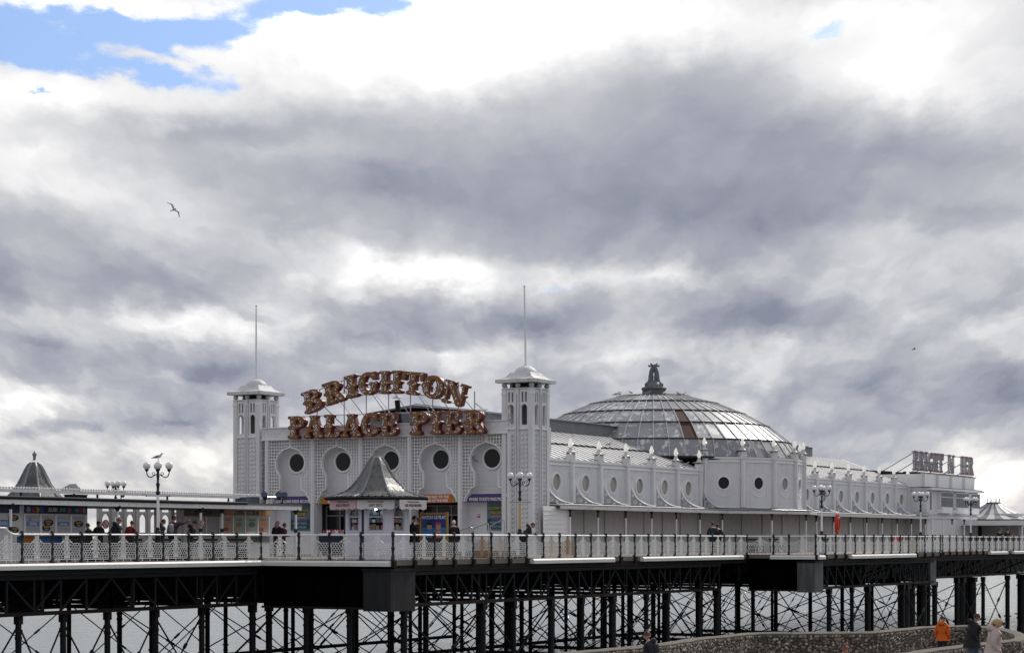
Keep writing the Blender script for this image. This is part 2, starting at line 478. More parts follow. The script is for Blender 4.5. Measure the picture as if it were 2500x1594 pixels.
# deck joists, close together, hide the sky above the girders
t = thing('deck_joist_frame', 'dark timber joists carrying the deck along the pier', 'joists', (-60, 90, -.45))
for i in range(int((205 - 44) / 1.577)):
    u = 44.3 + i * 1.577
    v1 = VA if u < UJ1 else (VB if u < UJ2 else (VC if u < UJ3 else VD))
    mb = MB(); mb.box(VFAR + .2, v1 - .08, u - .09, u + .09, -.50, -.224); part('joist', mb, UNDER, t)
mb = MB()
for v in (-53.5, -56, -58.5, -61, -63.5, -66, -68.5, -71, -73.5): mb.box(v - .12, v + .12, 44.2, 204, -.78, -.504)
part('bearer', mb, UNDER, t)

def girder(p, q, ztop, zbot, n, label, group, mat=IRON_GREY, flip=None, chord=.16, web=.09, side=1):
    """lattice girder of N panels from p to q (plan points)"""
    p, q = Vector((*p, 0)), Vector((*q, 0)); d = (q - p)
    t = thing('lattice_girder', label, 'girder', (p + q) / 2 + Vector((0, 0, zbot)), 0, group)
    P = lambda s, z: p + d * s + Vector((0, 0, z))
    mb = MB(); mb.bar(P(0, ztop - .07), P(1, ztop - .07), .22, .14); part('top_chord', mb, mat, t)
    mb = MB(); mb.bar(P(0, zbot + .07), P(1, zbot + .07), .22, .14); part('bottom_chord', mb, IRON_RUST, t)
    for i in range(n + 1):
        mb = MB(); mb.bar(P(i / n, zbot + .141), P(i / n, ztop - .141), web, .05, (1, 0, 0)); part('upright', mb, mat, t)
    for i in range(n):
        a, b = (i, i + 1) if i < n / 2 else (i + 1, i)
        mb = MB(); mb.bar(P(a / n, ztop - .15), P(b / n, zbot + .15), .07, web * .8, d.normalized()); part('diagonal', mb, mat, t)
    return t
GZ0, GZ1 = -.50, -1.95
SHADE = 'lattice girders on the shaded inner lines under the pier'
EDGE = 'lattice girders along the outer edge of the pier'
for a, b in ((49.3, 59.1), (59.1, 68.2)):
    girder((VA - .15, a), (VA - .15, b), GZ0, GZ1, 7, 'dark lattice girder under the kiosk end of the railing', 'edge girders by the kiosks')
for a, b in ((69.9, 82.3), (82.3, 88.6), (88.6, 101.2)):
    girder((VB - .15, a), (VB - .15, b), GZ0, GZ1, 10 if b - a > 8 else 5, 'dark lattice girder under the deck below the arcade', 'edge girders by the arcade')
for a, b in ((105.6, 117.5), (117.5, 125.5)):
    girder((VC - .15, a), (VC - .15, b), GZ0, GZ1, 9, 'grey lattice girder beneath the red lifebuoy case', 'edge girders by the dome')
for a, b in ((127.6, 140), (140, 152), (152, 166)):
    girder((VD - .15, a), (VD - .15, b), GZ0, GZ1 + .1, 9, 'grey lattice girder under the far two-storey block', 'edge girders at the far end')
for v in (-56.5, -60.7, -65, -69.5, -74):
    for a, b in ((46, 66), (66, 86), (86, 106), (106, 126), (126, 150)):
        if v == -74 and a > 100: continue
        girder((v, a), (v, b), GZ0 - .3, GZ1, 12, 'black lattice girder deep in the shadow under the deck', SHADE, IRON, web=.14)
for v in (-57.2, -61.5, -66.3):  # solid plates added to block light showing through the lattice girders
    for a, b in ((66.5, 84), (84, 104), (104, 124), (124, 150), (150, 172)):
        t = thing('plate_girder', 'added solid black plate blocking bright sea light under the deck', 'girder', (v, (a + b) / 2, -1.8), 0, 'added light-blocking plates under the deck')
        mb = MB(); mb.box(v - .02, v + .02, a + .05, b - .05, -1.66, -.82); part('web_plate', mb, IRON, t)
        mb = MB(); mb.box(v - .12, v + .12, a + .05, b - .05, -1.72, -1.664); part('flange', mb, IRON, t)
for v in (-46.4, -50):  # more added plates, closing off the bright sea behind the far girders
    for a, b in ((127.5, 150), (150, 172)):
        t = thing('plate_girder', 'added solid black plate blocking bright sea light under the deck', 'girder', (v, (a + b) / 2, -1.8), 0, 'added light-blocking plates under the deck')
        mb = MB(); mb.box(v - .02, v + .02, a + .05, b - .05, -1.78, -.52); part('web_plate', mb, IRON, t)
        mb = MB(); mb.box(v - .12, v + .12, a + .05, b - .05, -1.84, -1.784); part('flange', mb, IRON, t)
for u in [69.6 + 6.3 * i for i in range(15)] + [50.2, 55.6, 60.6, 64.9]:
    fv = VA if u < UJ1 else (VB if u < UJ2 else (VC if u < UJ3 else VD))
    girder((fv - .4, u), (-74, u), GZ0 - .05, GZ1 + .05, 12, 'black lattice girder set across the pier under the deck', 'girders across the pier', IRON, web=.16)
# plate girders closing the outward step of the deck
t = thing('plate_girder', 'black riveted plate girder across the step in the deck', 'girder', ((VA + VB) / 2, UJ1, -2))
mb = MB(); mb.box(VA + .1, VB - 1.2, UJ1 + .05, UJ1 + .12, GZ1, GZ0 + .2); part('web_plate', mb, BLACK, t)
for i in range(5):
    v = VA + .3 + i * 1.2
    mb = MB(); mb.box(v - .04, v + .04, UJ1 - .06, UJ1 + .048, GZ1, GZ0 + .2); part('stiffener', mb, BLACK, t)
mb = MB(); mb.box(VA + .1, VB - 1.2, UJ1 - .1, UJ1 + .2, GZ1 - .1, GZ1 - .004); part('flange', mb, IRON_RUST, t)
t = thing('plate_girder', 'black plate girder across the step beside the dome', 'girder', ((VC + VB) / 2, UJ2, -2))
mb = MB(); mb.box(VB + .1, VC - 1.0, UJ2 + .05, UJ2 + .12, GZ1, GZ0 + .2); part('web_plate', mb, BLACK, t)
mb = MB(); mb.box(VB + .1, VC - 1.0, UJ2 - .1, UJ2 + .2, GZ1 - .1, GZ1 - .004); part('flange', mb, IRON_RUST, t)
# box casings at the corners
def stained(name, col, stain, light):
    m, k, b = base_mat(name); pos = k.new('ShaderNodeNewGeometry').outputs['Position']
    s = k.noise(k.vm('MULTIPLY', pos, (5, 5, .5)), 1.2, 5, .65)
    f = k.noise(pos, 5, 5, .7)
    c = k.mix(k.smooth(s, .4, .62), col, light); c = k.mix(k.m('MULTIPLY', k.smooth(s, .62, .7), k.smooth(f, .4, .6)), c, stain)
    k.put(b.inputs['Base Color'], c); b.inputs['Roughness'].default_value = .8; return m
CASE_D = stained('casing_dark', (.006, .006, .007), (.06, .03, .014), (.013, .013, .016))
CASE_G = stained('casing_grey', (.06, .06, .065), (.03, .026, .022), (.10, .10, .105))
def casing(label, v0, v1, u0, u1, mat):
    t = thing('corner_casing', label, 'casing', ((v0 + v1) / 2, (u0 + u1) / 2, -2.1))
    mb = MB(); mb.box(v0, v1, u0 - .05, u0, -2.1, GZ0 + .05); part('casing_panel', mb, mat, t)
    mb = MB(); mb.box(v1, v1 + .05, u0 - .05, u1, -2.1, GZ0 + .05); part('casing_panel', mb, mat, t)
    mb = MB(); mb.box(v0 - .05, v1 + .09, u0 - .09, u1, GZ0 + .054, GZ0 + .14); part('casing_lid', mb, IRON, t)
casing('large dark rust-streaked steel casing at the deck corner', VB - 1.3, VB, UJ1 - .2, UJ1 + 1.6, CASE_D)
casing('pale grey concrete casing at the deck corner by the dome', VC - 1.0, VC, UJ2 - .2, UJ2 + 1.0, CASE_G)
casing('pale grey concrete casing at the far inward corner', VC - 1.3, VC - .1, UJ3 - 2.0, UJ3 - .9, CASE_G)

# ------------------------------------------------------------------ piles and their tie rods
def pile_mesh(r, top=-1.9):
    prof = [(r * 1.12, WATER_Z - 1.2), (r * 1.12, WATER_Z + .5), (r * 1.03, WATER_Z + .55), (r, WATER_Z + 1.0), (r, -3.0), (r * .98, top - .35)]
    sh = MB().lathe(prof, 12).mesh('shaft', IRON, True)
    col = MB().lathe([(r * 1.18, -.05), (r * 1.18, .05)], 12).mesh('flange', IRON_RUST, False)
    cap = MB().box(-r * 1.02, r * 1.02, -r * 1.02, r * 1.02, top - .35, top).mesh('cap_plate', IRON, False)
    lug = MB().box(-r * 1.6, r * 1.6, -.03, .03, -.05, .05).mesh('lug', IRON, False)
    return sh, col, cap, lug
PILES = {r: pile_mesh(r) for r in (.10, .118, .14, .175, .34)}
def pile(v, u, r, label, group):
    t = thing('iron_pile', label, 'pile', (v, u, WATER_Z), 0, group)
    sh, col, cap, lug = PILES[r]
    inst('shaft', sh, t, (v, u, 0)); inst('cap_plate', cap, t, (v, u, 0))
    for z in (-2.75, -5.3): inst('flange', col, t, (v, u, z))
    inst('lug', lug, t, (v, u, -2.5), (0, 0, R(90))); inst('lug', lug, t, (v, u, -5.0), (0, 0, 0))
    return t
rod_mesh = {}
def rod(mb, p, q, r=.028): mb.tube([p, q], r, 5)
def xbrace(a, b, za, zb, label, group, r=.030):
    a, b = Vector((*a, 0)), Vector((*b, 0))
    t = thing('cross_brace', label, 'brace', (a + b) / 2 + Vector((0, 0, zb)), 0, group)
    for z0, z1 in ((za, zb), (zb, za)):
        p, q = a + Vector((0, 0, z0)), b + Vector((0, 0, z1))
        off = (q - p).cross(Vector((0, 0, 1))).normalized() * (.03 if z0 == za else -.03)
        p, q = p + off, q + off
        mb = MB(); mb.tube([p, q], r, 5); o = part('tie_rod', mb, IRON, t)
        m = p.lerp(q, .62); n = p.lerp(q, .67)
        mb = MB(); mb.tube([m, n], r * 2.0, 6); part('turnbuckle', mb, IRON, o)
    return t
G_A, G_B, G_C, G_IN = 'front piles under the kiosks', 'front piles below the arcade', 'front piles by the dome', 'piles on the inner rows'
L_A = 'black iron pile in the sea under the kiosk end'
L_B = 'stout black iron pile at the deck edge below the arcade'
L_C = 'black iron pile at the deck edge near the lifebuoy'
L_IN = 'slender black iron pile on an inner row under the pier'
rowA = [49.0, 51.5, 54.25, 56.6, 59.06, 61.9, 64.8]
for u in rowA: pile(VA - .3, u, .118, L_A, G_A)
pile(VA - .3, 68.2, .14, L_A, G_A)
for i in range(len(rowA) - 1): xbrace((VA - .3, rowA[i]), (VA - .3, rowA[i + 1]), -2.3, -6.2 + .6 * (i % 2), 'crossed tie rods between the front piles under the kiosks', 'cross braces under the kiosks', .036)
for v in (-49.6, -47.4): pile(v, UJ1 + .2, .118, L_B, G_B)
bents = [69.6 + 6.3 * i for i in range(14)]
for i, u in enumerate(bents):
    fv = VB if u < UJ2 else (VC if u < UJ3 else VD)
    pile(fv - .25, u, .175 if i % 2 == 1 else .14, L_B if u < UJ2 else L_C, G_B if u < UJ2 else G_C)
    rows = [-52.3, -60.7, -69.5]
    for v in rows:
        if u > 140 and v < -60: continue
        pile(v, u, .14 if v > -55 else .118, L_IN, G_IN)
    if i:
        u0 = bents[i - 1]
        fv0 = VB if u0 < UJ2 else (VC if u0 < UJ3 else VD)
        if abs(fv0 - fv) < .1:
            xbrace((fv - .25, u0), (fv - .25, u), -2.2, -6.4, 'crossed tie rods along the outer line of piles', 'cross braces on the outer line', .042)
        xbrace((-52.3, u0), (-52.3, u), -2.4, -6.2, 'crossed tie rods along the inner lines of piles', 'cross braces on the inner lines')
        if u < 140: xbrace((-60.7, u0), (-60.7, u), -2.4, -6.0, 'crossed tie rods along the inner lines of piles', 'cross braces on the inner lines')
        if u < 125: xbrace((-69.5, u0), (-69.5, u), -2.4, -6.0, 'crossed tie rods along the inner lines of piles', 'cross braces on the inner lines')
    xbrace((fv - .25, u), (-52.3, u), -2.3, -6.3, 'crossed tie rods set across the pier between pile rows', 'cross braces across the pier')
    if u < 140: xbrace((-52.3, u), (-60.7, u), -2.3, -6.3, 'crossed tie rods set across the pier between pile rows', 'cross braces across the pier')
# extra intermediate piles
for v, u in ((-52.3, 72.7), (-52.3, 79.2), (-45.3, 78.6), (-52.3, 91.6), (-45.3, 85.2), (-56.5, 97.2), (-60.7, 91.7), (-45.3, 92.2), (-52.3, 104.2), (-45.3, 98.7), (-41.2, 111.0), (-47, 110), (-60.7, 117), (-52.3, 117)):
    pile(v, u, .118, L_IN, G_IN)
for i, u in enumerate(bents[2:-3]):      # half-bents on one more line, with their own ties
    pile(-56.5, u + 3.15, .10, L_IN, G_IN)
    xbrace((-56.5, u + 3.15), (-56.5, u + 9.45), -2.3, -6.1, 'crossed tie rods along the inner lines of piles', 'cross braces on the inner lines', .024)
for px, v in ((2208, -41.6), (2222, -42.4), (2250, -43.0), (2345, -44.2), (2360, -45.5), (2372, -44.0), (2494, -44.0)):
    q = at(px, v=v); pile(v, q.y, .34, 'very thick dark pile in the cluster near the far casing', 'thick far piles')
# low horizontal ties just above the water
def tie(a, b, z, label):
    mb = MB(); mb.bar((*a, z), (*b, z), .14, .2); single('tie_beam', mb, IRON, label, 'beam', ((a[0] + b[0]) / 2, (a[1] + b[1]) / 2, z), 'low tie beams above the water')
for v, a, b in ((VB - .25, 75.9, 101.1), (-52.3, 69.6, 126), (-60.7, 75.9, 126), (-69.5, 75.9, 113), (VC - .25, 107.4, 126), (VD - .25, 132.6, 151)):
    tie((v, a), (v, b), -5.55, 'low black tie beam linking piles just above the water')
for u in (75.9, 88.5, 101.1, 107.4, 120, 126.3, 132.6): tie((VB if u < UJ2 else VC, u), (-60.7, u), -5.75, 'low black tie beam linking piles just above the water')

# ------------------------------------------------------------------ cast-iron railings
def panel_geo(W, H=1.0):
    mb = MB(); r = .0125
    T = lambda pts, rr=r, cl=False: mb.tube([(x, 0, z * H) for x, z in pts], rr, 4, False, 0, cl)
    x0, x1 = .085, W - .085; cx = W / 2
    zb, zt = .085, .69
    T([(x0, zb), (x1, zb)], .017); T([(x0, zb + .075), (x1, zb + .075)], .011)
    for f in (.18, .5, .82): T([(x0 + (x1 - x0) * f, -.02), (x0 + (x1 - x0) * f, zb)], .012)
    nx = 10; px = (x1 - x0) / nx; rows = 6; ph = (zt - zb - .075) / rows
    for i in range(nx + 1): T([(x0 + i * px, zb), (x0 + i * px, zb + .075)], .010)
    top = lambda x: zt + (0 if abs(x - cx) > .36 else .0)
    for j in range(rows):
        z0 = zb + .075 + j * ph; off = (j % 2) * px / 2
        for i in range(nx + 1):
            x = x0 + i * px + off
            if x > x1 + .01: continue
            if abs(x - cx) < .17 and .2 < z0: continue
            T([(x, z0 + ph * .22), (x, z0 + ph * .80)], .0115)
            nz = z0 + ph
            if j < rows - 1:
                for dx in (-px / 2, px / 2):
                    if x0 - .01 <= x + dx <= x1 + .01 and not (abs(x + dx / 2 - cx) < .15): T([(x, z0 + ph * .8), (x + dx, nz + ph * .22)], .0115)
    for s in (-1, 1):
        # end margins with a bulging outline, top ledge and the sweep up to the finial
        xe = cx + s * (x1 - cx)
        T([(xe, zb), (xe + s * .02, .22), (xe - s * .012, .33), (xe + s * .015, .5), (xe + s * .03, .64), (xe - s * .02, .69)], .014)
        T([(xe - s * .02, zt), (cx + s * .42, zt)], .015)
        T([(cx + s * .42, zt), (cx + s * .36, .665), (cx + s * .29, .69), (cx + s * .235, .755), (cx + s * .17, .765), (cx + s * .15, .82)], .017)
        T([(cx + s * .15, .82), (cx + s * .09, .83), (cx + s * .07, .88), (cx + s * .075, .96)], .015)
        for cxx, cz, rr in ((.075, .20, .062), (.10, .33, .05), (.095, .455, .075), (.085, .60, .068), (.07, .715, .05), (.045, .80, .035), (.045, .90, .03), (.20, .735, .03), (.075, .965, .022)):
            T([(cx + s * (cxx + rr * math.cos(a)), cz + rr * math.sin(a)) for a in [i * math.pi / 4 for i in range(8)]], .0135, True)
            if rr > .045: T([(cx + s * (cxx + rr * .45 * math.cos(a)), cz + rr * .45 * math.sin(a)) for a in [i * math.pi / 3 for i in range(6)]], .010, True)
    T([(cx, zb), (cx, 1.0)], .012)
    for z in (.27, .39, .53, .665, .85): T([(cx - .05, z), (cx, z + .03), (cx + .05, z)], .012)
    return mb
PANEL = {}
def panel_mesh(W, m):
    key = (round(W, 2), m.name)
    if key not in PANEL: PANEL[key] = panel_geo(W).mesh('railing_panel', m)
    return PANEL[key]
POST = MB().lathe([(.085, -.03), (.085, .03), (.06, .05), (.062, .16), (.045, .2), (.045, .42), (.062, .46), (.062, .52), (.042, .56), (.042, .66), (.058, .69), (.04, .73), (.04, .93), (.06, .96), (.06, 1.08), (.045, 1.10), (.055, 1.12), (.05, 1.15), (.02, 1.165)], 8).mesh('post', POST_BLACK, True)
FOOT = MB().box(-.10, .10, -.12, .10, -.30, -.035).mesh('bracket', IRON_RUST)
def railing(label, a, b, stops, stain={}, brackets=True, hgt=1.0, group=None, first=True, last=True):
    """straight run from plan point a to b, with posts at the distances in stops"""
    a, b = Vector((*a, 0)), Vector((*b, 0)); d = (b - a).normalized(); ang = math.atan2(d.y, d.x)
    t = thing('railing', label, 'railing', (a + b) / 2, 0, group)
    for i, s in enumerate(stops):
        p = a + d * s
        if (i or first) and (i < len(stops) - 1 or last):
            inst('post', POST, t, p, (0, 0, 0), (1.28, 1.28, hgt))
        if brackets: inst('bracket', FOOT, t, p + Vector((0, 0, -.0)), (0, 0, ang))
        if i < len(stops) - 1:
            w = stops[i + 1] - s
            inst('railing_panel', panel_mesh(w, stain.get(i, RAIL_WHITE)), t, p + Vector((0, 0, .015)), (0, 0, ang), (1, 1, hgt))
    mb = MB(); z = 1.03 * hgt
    mb.tube([a + Vector((0, 0, z)), b + Vector((0, 0, z))], .034, 8); part('top_rail', mb, RAIL_WHITE, t, True)
    return t
uA, uB, uC, uD = 54.115, 68.466, 106.161, 134.875
railing('white cast-iron railing with black posts in front of the kiosks', (VA, uA), (VA, UJ1), [i * PAN for i in range(9)] + [UJ1 - uA], {}, False)
railing('taller brown-stained railing ending with a swept rail beside the slush kiosk', (VA, uA - 3 * PAN), (VA, uA - PAN + .6), [0, PAN, 2 * PAN], {0: RAIL_STAIN, 1: RAIL_STAIN}, False, 1.22)
t = thing('railing', 'single railing panel with swept handrail joining low and tall railings', 'railing', (VA, uA - .5 * PAN, 0))
inst('railing_panel', panel_mesh(PAN, RAIL_WHITE), t, (VA, uA - PAN, .015), (0, 0, R(90)))
mb = MB(); y0 = uA - PAN + .62
mb.tube(catmull([(VA, y0 - .02, 1.257), (VA, y0 + .12, 1.25), (VA, y0 + .25, 1.15), (VA, y0 + .45, 1.05), (VA, y0 + .7, 1.03), (VA, uA, 1.03)], 5), .034, 8); part('top_rail', mb, RAIL_WHITE, t, True)
railing('white railing across the outward step of the deck before the gift kiosk', (VA, UJ1), (VB, UJ1), [0, VB - 3 * PAN - VA, VB - 2 * PAN - VA, VB - PAN - VA, VB - VA], {}, False, first=False)
railing('long white railing with one rust-brown panel below the arcade', (VB, UJ1), (VB, UJ2), [i * PAN for i in range(23)] + [UJ2 - UJ1], {4: RAIL_RUST, 5: RAIL_STAIN, 8: RAIL_STAIN, 9: RAIL_RUST, 3: RAIL_STAIN if False else RAIL_WHITE}, first=False)
railing('short white railing across the step of the deck by the dome', (VB, UJ2), (VC, UJ2), [0, 1.62, 2.55, VC - VB], {}, False, first=False)
railing('white railing with black posts running past the red lifebuoy case', (VC, UJ2), (VC, 126.66), [0] + [uC - UJ2 + i * PAN for i in range(14)], {10: RAIL_STAIN}, first=False)
railing('two white railing panels returning inward at the far corner', (VC, 126.66), (VD, 126.66), [0, 1.25, VC - VD], {}, False, first=False)
railing('farthest white railing in front of the two-storey block', (VD, 126.66), (VD, uD + 24 * PAN), [0] + [uD - 126.66 + i * PAN for i in range(-4, 25)], {}, first=False)

# ------------------------------------------------------------------ white trunking along the deck edge
TRUNK = paint('trunking_white', (.70, .69, .67), dirt=(.42, .36, .28), amount=.45, rust=.05, rough=.55)
def trunking(label, a, b, n, drop=0):
    a, b = Vector((*a, 0)), Vector((*b, 0)); d = (b - a); L = d.length; d.normalize(); out = Vector((d.y, -d.x, 0))
    t = thing('edge_trunking', label, 'trunking', (a + b) / 2 + Vector((0, 0, -.2)))
    prof = [(.03, -.26), (.26, -.26), (.27, -.11), (.19, -.035), (.03, -.035)]
    for i in range(n):
        p = a + d * (L * i / n + .008)
        mb = MB(); mb.prism(prof, p, out, (0, 0, 1), d * (L / n - .016)); o = part('trunking_length', mb, TRUNK, t)
        if i:
            mb = MB(); mb.prism([(x * 1.02 - .001, z * 1.012 + .001) for x, z in prof], a + d * (L * i / n - .05), out, (0, 0, 1), d * .10); part('joint_cover', mb, TRUNK, o)
trunking('long white trunking on the deck edge below the kiosk railing', (VA, 46), (VA, UJ1 - .28), 9)
trunking('white trunking on the outward step of the deck edge', (VA + .02, UJ1), (VB - .02, UJ1), 4)
trunking('white trunking under the railing in front of the oval-wing tower', (VB, 79.7), (VB, 87.85), 2)
trunking('white trunking below the small bays before the dome', (VB, 91.0), (VB, 103.7), 3)
trunking('white trunking on the deck step below the dome', (VB + 1.5, UJ2), (VC + .02, UJ2), 1)
trunking('white trunking under the lifebuoy case', (VC, 109.8), (VC, 121.2), 3)
trunking('short white trunking on the return beside the grey casing', (VC, UJ2 - .02), (VC, UJ2 + .9), 1)
trunking('short white trunking near the far end of the railing', (VD, 145.5), (VD, 150.0), 3)
trunking('farthest white trunking on the deck edge', (VD, 151.6), (VD, 166), 4)
# edge beam where the trunking is missing
mb = MB(); mb.box(VB - .12, VB - .02, UJ1 + .1, UJ2, -.48, -.225); single('edge_beam', mb, IRON_RUST, 'rust-brown edge beam under the railing below the arcade', 'beam', (VB, 86, -.35))
mb = MB(); mb.box(VC - .12, VC - .02, UJ2 + .1, UJ3, -.48, -.225); single('edge_beam', mb, IRON_RUST, 'rust-brown edge beam under the railing by the dome', 'beam', (VC, 115, -.35))
mb = MB(); mb.box(VD - .12, VD - .02, UJ3, 200, -.48, -.225); single('edge_beam', mb, IRON_RUST, 'rust-brown edge beam under the far end railing', 'beam', (VD, 150, -.35))
mb = MB(); mb.box(VA - .12, VA - .02, 44, UJ1, -.48, -.262); single('edge_beam', mb, IRON, 'black edge beam under the kiosk railing', 'beam', (VA, 56, -.35))

# ------------------------------------------------------------------ lamp posts
COLUMN_BUFF = paint('column_buff', (.52, .36, .16), dirt=(.6, .55, .45), amount=.8)
def lamp_post(label, v, u, rz, colmat):
    t = thing('lamp_post', label, 'lamp post', (v, u, 0), rz, 'ornate lamp posts with four globes')
    L = dict(local=True)
    part('base', MB().lathe([(.16, 0), (.16, .5), (.12, .6), (.10, 1.0), (.13, 1.04), (.13, 1.16), (.085, 1.22), (.10, 1.28), (.07, 1.33)], 12), POST_BLACK, t, True, **L)
    part('column', MB().lathe([(.062, 1.33), (.052, 2.5), (.046, 2.62)], 10), colmat, t, True, **L)
    cap = part('capital', MB().lathe([(.046, 2.62), (.085, 2.68), (.085, 2.74), (.05, 2.8), (.06, 2.95), (.085, 3.05), (.045, 3.12), (.05, 3.3), (.07, 3.36), (.05, 3.42), (.06, 3.6), (.035, 3.66), (.075, 3.70)], 10), POST_BLACK, t, True, **L)
    mb = MB(); mb.tube([(-.46, 0, 2.58), (.46, 0, 2.58)], .012, 5); mb.sphere((-.46, 0, 2.58), .03, 6, 4); mb.sphere((.46, 0, 2.58), .03, 6, 4); part('ladder_bar', mb, POST_BLACK, t, **L)
    for i in range(4):
        a = i * math.pi / 2; ca, sa = math.cos(a), math.sin(a)
        P = lambda x, z: (x * ca, x * sa, z)
        rr = .44
        mb = MB(); mb.tube(catmull([P(.02, 3.46), P(.14, 3.40), P(.27, 3.33), P(.39, 3.37), P(rr, 3.5), P(rr, 3.56)], 5), .022, 6)
        mb.tube([P(.17 + .055 * math.cos(q), 3.47 + .055 * math.sin(q)) for q in [j * .7 for j in range(10)]], .013, 5)
        arm = part('arm', mb, POST_BLACK, t, True, **L)
        mb = MB(); mb.lathe([(.03, 3.55), (.06, 3.58), (.085, 3.635), (.08, 3.65)], 10, rr * ca, rr * sa); part('cup', mb, POST_BLACK, arm, True, **L)
        mb = MB(); mb.sphere((rr * ca, rr * sa, 3.79), .155, 16, 10); part('globe', mb, GLOBE, t, True, **L)
    return t
lamp_post('lamp post with a gull standing on it behind the kiosk railing', -52.25, 62.2, R(30 + 12), WHITE_TRIM)
lamp_post('lamp post on the far side seen above the shelter roof', -71, 81.1, R(30 + 28), WHITE_TRIM)
lamp_post('lamp post with buff column in front of the oval-wing tower', -46.0, 80.4, R(30 + 3), COLUMN_BUFF)
lamp_post('lamp post between the dome and the red lifebuoy case', -42.0, 108.25, R(30 - 20), WHITE_TRIM)
lamp_post('lamp post at the far corner before the two-storey block', -42.2, 126.4, R(30 - 24), WHITE_TRIM)
lamp_post('lamp post behind the farthest railing run', -44.4, 144.4, R(30 + 18), WHITE_TRIM)

# ------------------------------------------------------------------ arcade: entrance front
UF, UBK = 90.3, 90.96            # plane of the lattice screen, plane of the recessed wall
VL, VR = -68.3, -52.35
PIL = [-67.95, -64.81, -61.63, -58.45, -55.27, -52.25]
BAYC = [-66.36, -63.22, -60.04, -56.86, -53.68]
front = thing('arcade_building', 'long white arcade building with horseshoe-arched front and oval-windowed side', 'building', (-60, UF, 0))
PURPLE = plain('sign_purple', (.07, .035, .15), .5, 0, .15, 3)
ORANGE = plain('sign_orange', (.50, .13, .02), .5, 0, .15, 3)
GREEN = plain('sign_green', (.16, .30, .05), .5, 0, .15, 3)
PRINT_W = plain('print_white', (.72, .72, .74), .5, 0, .05, 3)
PRINT_BLK = plain('print_black', (.02, .02, .025), .5)
def horseshoe(scale=1.0, n=26, bottom=2.86):
    r = []
    r += [(0.0, 6.05), (.025, 5.97), (.09, 5.925)]
    a0 = math.acos(.14)
    for i in range(n):
        a = a0 + (-R(40) - a0) * i / (n - 1)
        r.append((1.02 * math.cos(a), 5.02 + .90 * math.sin(a)))
    r += [(.74, 4.32), (.73, 4.18), (.73, 3.66), (.80, 3.58), (.93, 3.54), (1.03, 3.44), (1.08, 3.31), (1.16, 3.24), (1.25, 3.12), (1.32, 2.98), (1.345, bottom)]
    return r
HS = horseshoe()
def inside(x, z):
    x = abs(x)
    if z > 6.0: return False
    for (xa, za), (xb, zb) in zip(HS, HS[1:]):
        if zb <= z <= za:
            f = (za - z) / (za - zb + 1e-9); return x < xa + (xb - xa) * f + .0
    return z < 2.86 and x < 1.345
SCREEN_TOP = 6.36
scr_off = Vector((0, 0, 0))
def lattice_mesh(xl, xr):
    mb = MB(); p = .172; wb = .028; zlo = 2.9
    def runs(fn, a, b, st=.015):
        out = []; on = None; t_ = a
        while t_ <= b + 1e-6:
            ok = not fn(t_)
            if ok and on is None: on = t_
            if not ok and on is not None: out.append((on, t_)); on = None
            t_ += st
        if on is not None: out.append((on, b))
        return [(q, w) for q, w in out if w - q > .03]
    nx = int(round((xr - xl) / p)); px = (xr - xl) / nx
    for i in range(nx + 1):
        x = xl + i * px
        for a, b in runs(lambda z: inside(x, z), zlo, SCREEN_TOP): mb.box(x - wb / 2 * 1.3, x + wb / 2 * 1.3, -.02, .02, a, b)
    nz = int(round((SCREEN_TOP - zlo) / p)); pz = (SCREEN_TOP - zlo) / nz
    for j in range(nz + 1):
        z = zlo + j * pz
        for a, b in runs(lambda x: inside(x, z), xl, xr): mb.box(a, b, -.017, .017, z - wb / 2 * 1.3, z + wb / 2 * 1.3)
    return mb
HALF = 1.47
LAT = lattice_mesh(-HALF, HALF).mesh('lattice_screen', WHITE_TRIM)
mbm = MB(); pts = [(-x, 0, z) for x, z in reversed(HS)] + [(x, 0, z) for x, z in HS[1:]]
mbm.tube(pts, .045, 6); mbm.tube([(p_[0] * .965, .09, p_[2] - .03) for p_ in pts], .035, 5)
mbm.bar((0, 0, 6.03), (0, 0, 6.36), .07, .05)
MOULD = mbm.mesh('arch_moulding', WHITE_TRIM, True)
for i, c in enumerate(BAYC):
    inst('lattice_screen', LAT, front, (c, UF, 0)); inst('arch_moulding', MOULD, front, (c, UF - .02, 0))
    # recessed weatherboarded wall with its round window
    solid = i in (0, 4)
    z0 = 0.0 if solid else 2.86
    nb = int((6.5 - z0) / .2)
    for j in range(nb):
        za = z0 + (6.5 - z0) * j / nb; zb_ = z0 + (6.5 - z0) * (j + 1) / nb
        mb = MB(); mb.prism([(0, za), (.022, za), (.006, zb_ + .004), (0, zb_ + .004)], (c - 1.5, UBK, 0), (0, -1, 0), (0, 0, 1), (3.0, 0, 0)); part('weatherboard', mb, WHITE, front)
    win = part('round_window', MB().plate([[(.61 * math.cos(q), .61 * math.sin(q)) for q in [k * math.pi / 20 for k in range(40)]], [(.50 * math.cos(q), .50 * math.sin(q)) for q in [k * math.pi / 20 for k in range(40)]]], .10, (c, UBK - .045, 5.12), (1, 0, 0), (0, 0, 1)), WHITE_TRIM, front)
    part('pane', MB().plate([[(.505 * math.cos(q), .505 * math.sin(q)) for q in [k * math.pi / 20 for k in range(40)]]], .02, (c, UBK - .035, 5.12), (1, 0, 0), (0, 0, 1)), GLASS_DARK, win)
for i, v in enumerate(PIL):
    mb = MB(); mb.box(v - .12, v + .12, UF - .10, UBK, 0, 6.37); o = part('pilaster', mb, WHITE, front)
    mb = MB(); mb.box(v - .035, v + .035, UF - .14, UF - .104, .1, 6.3); part('fillet', mb, WHITE_TRIM, o)
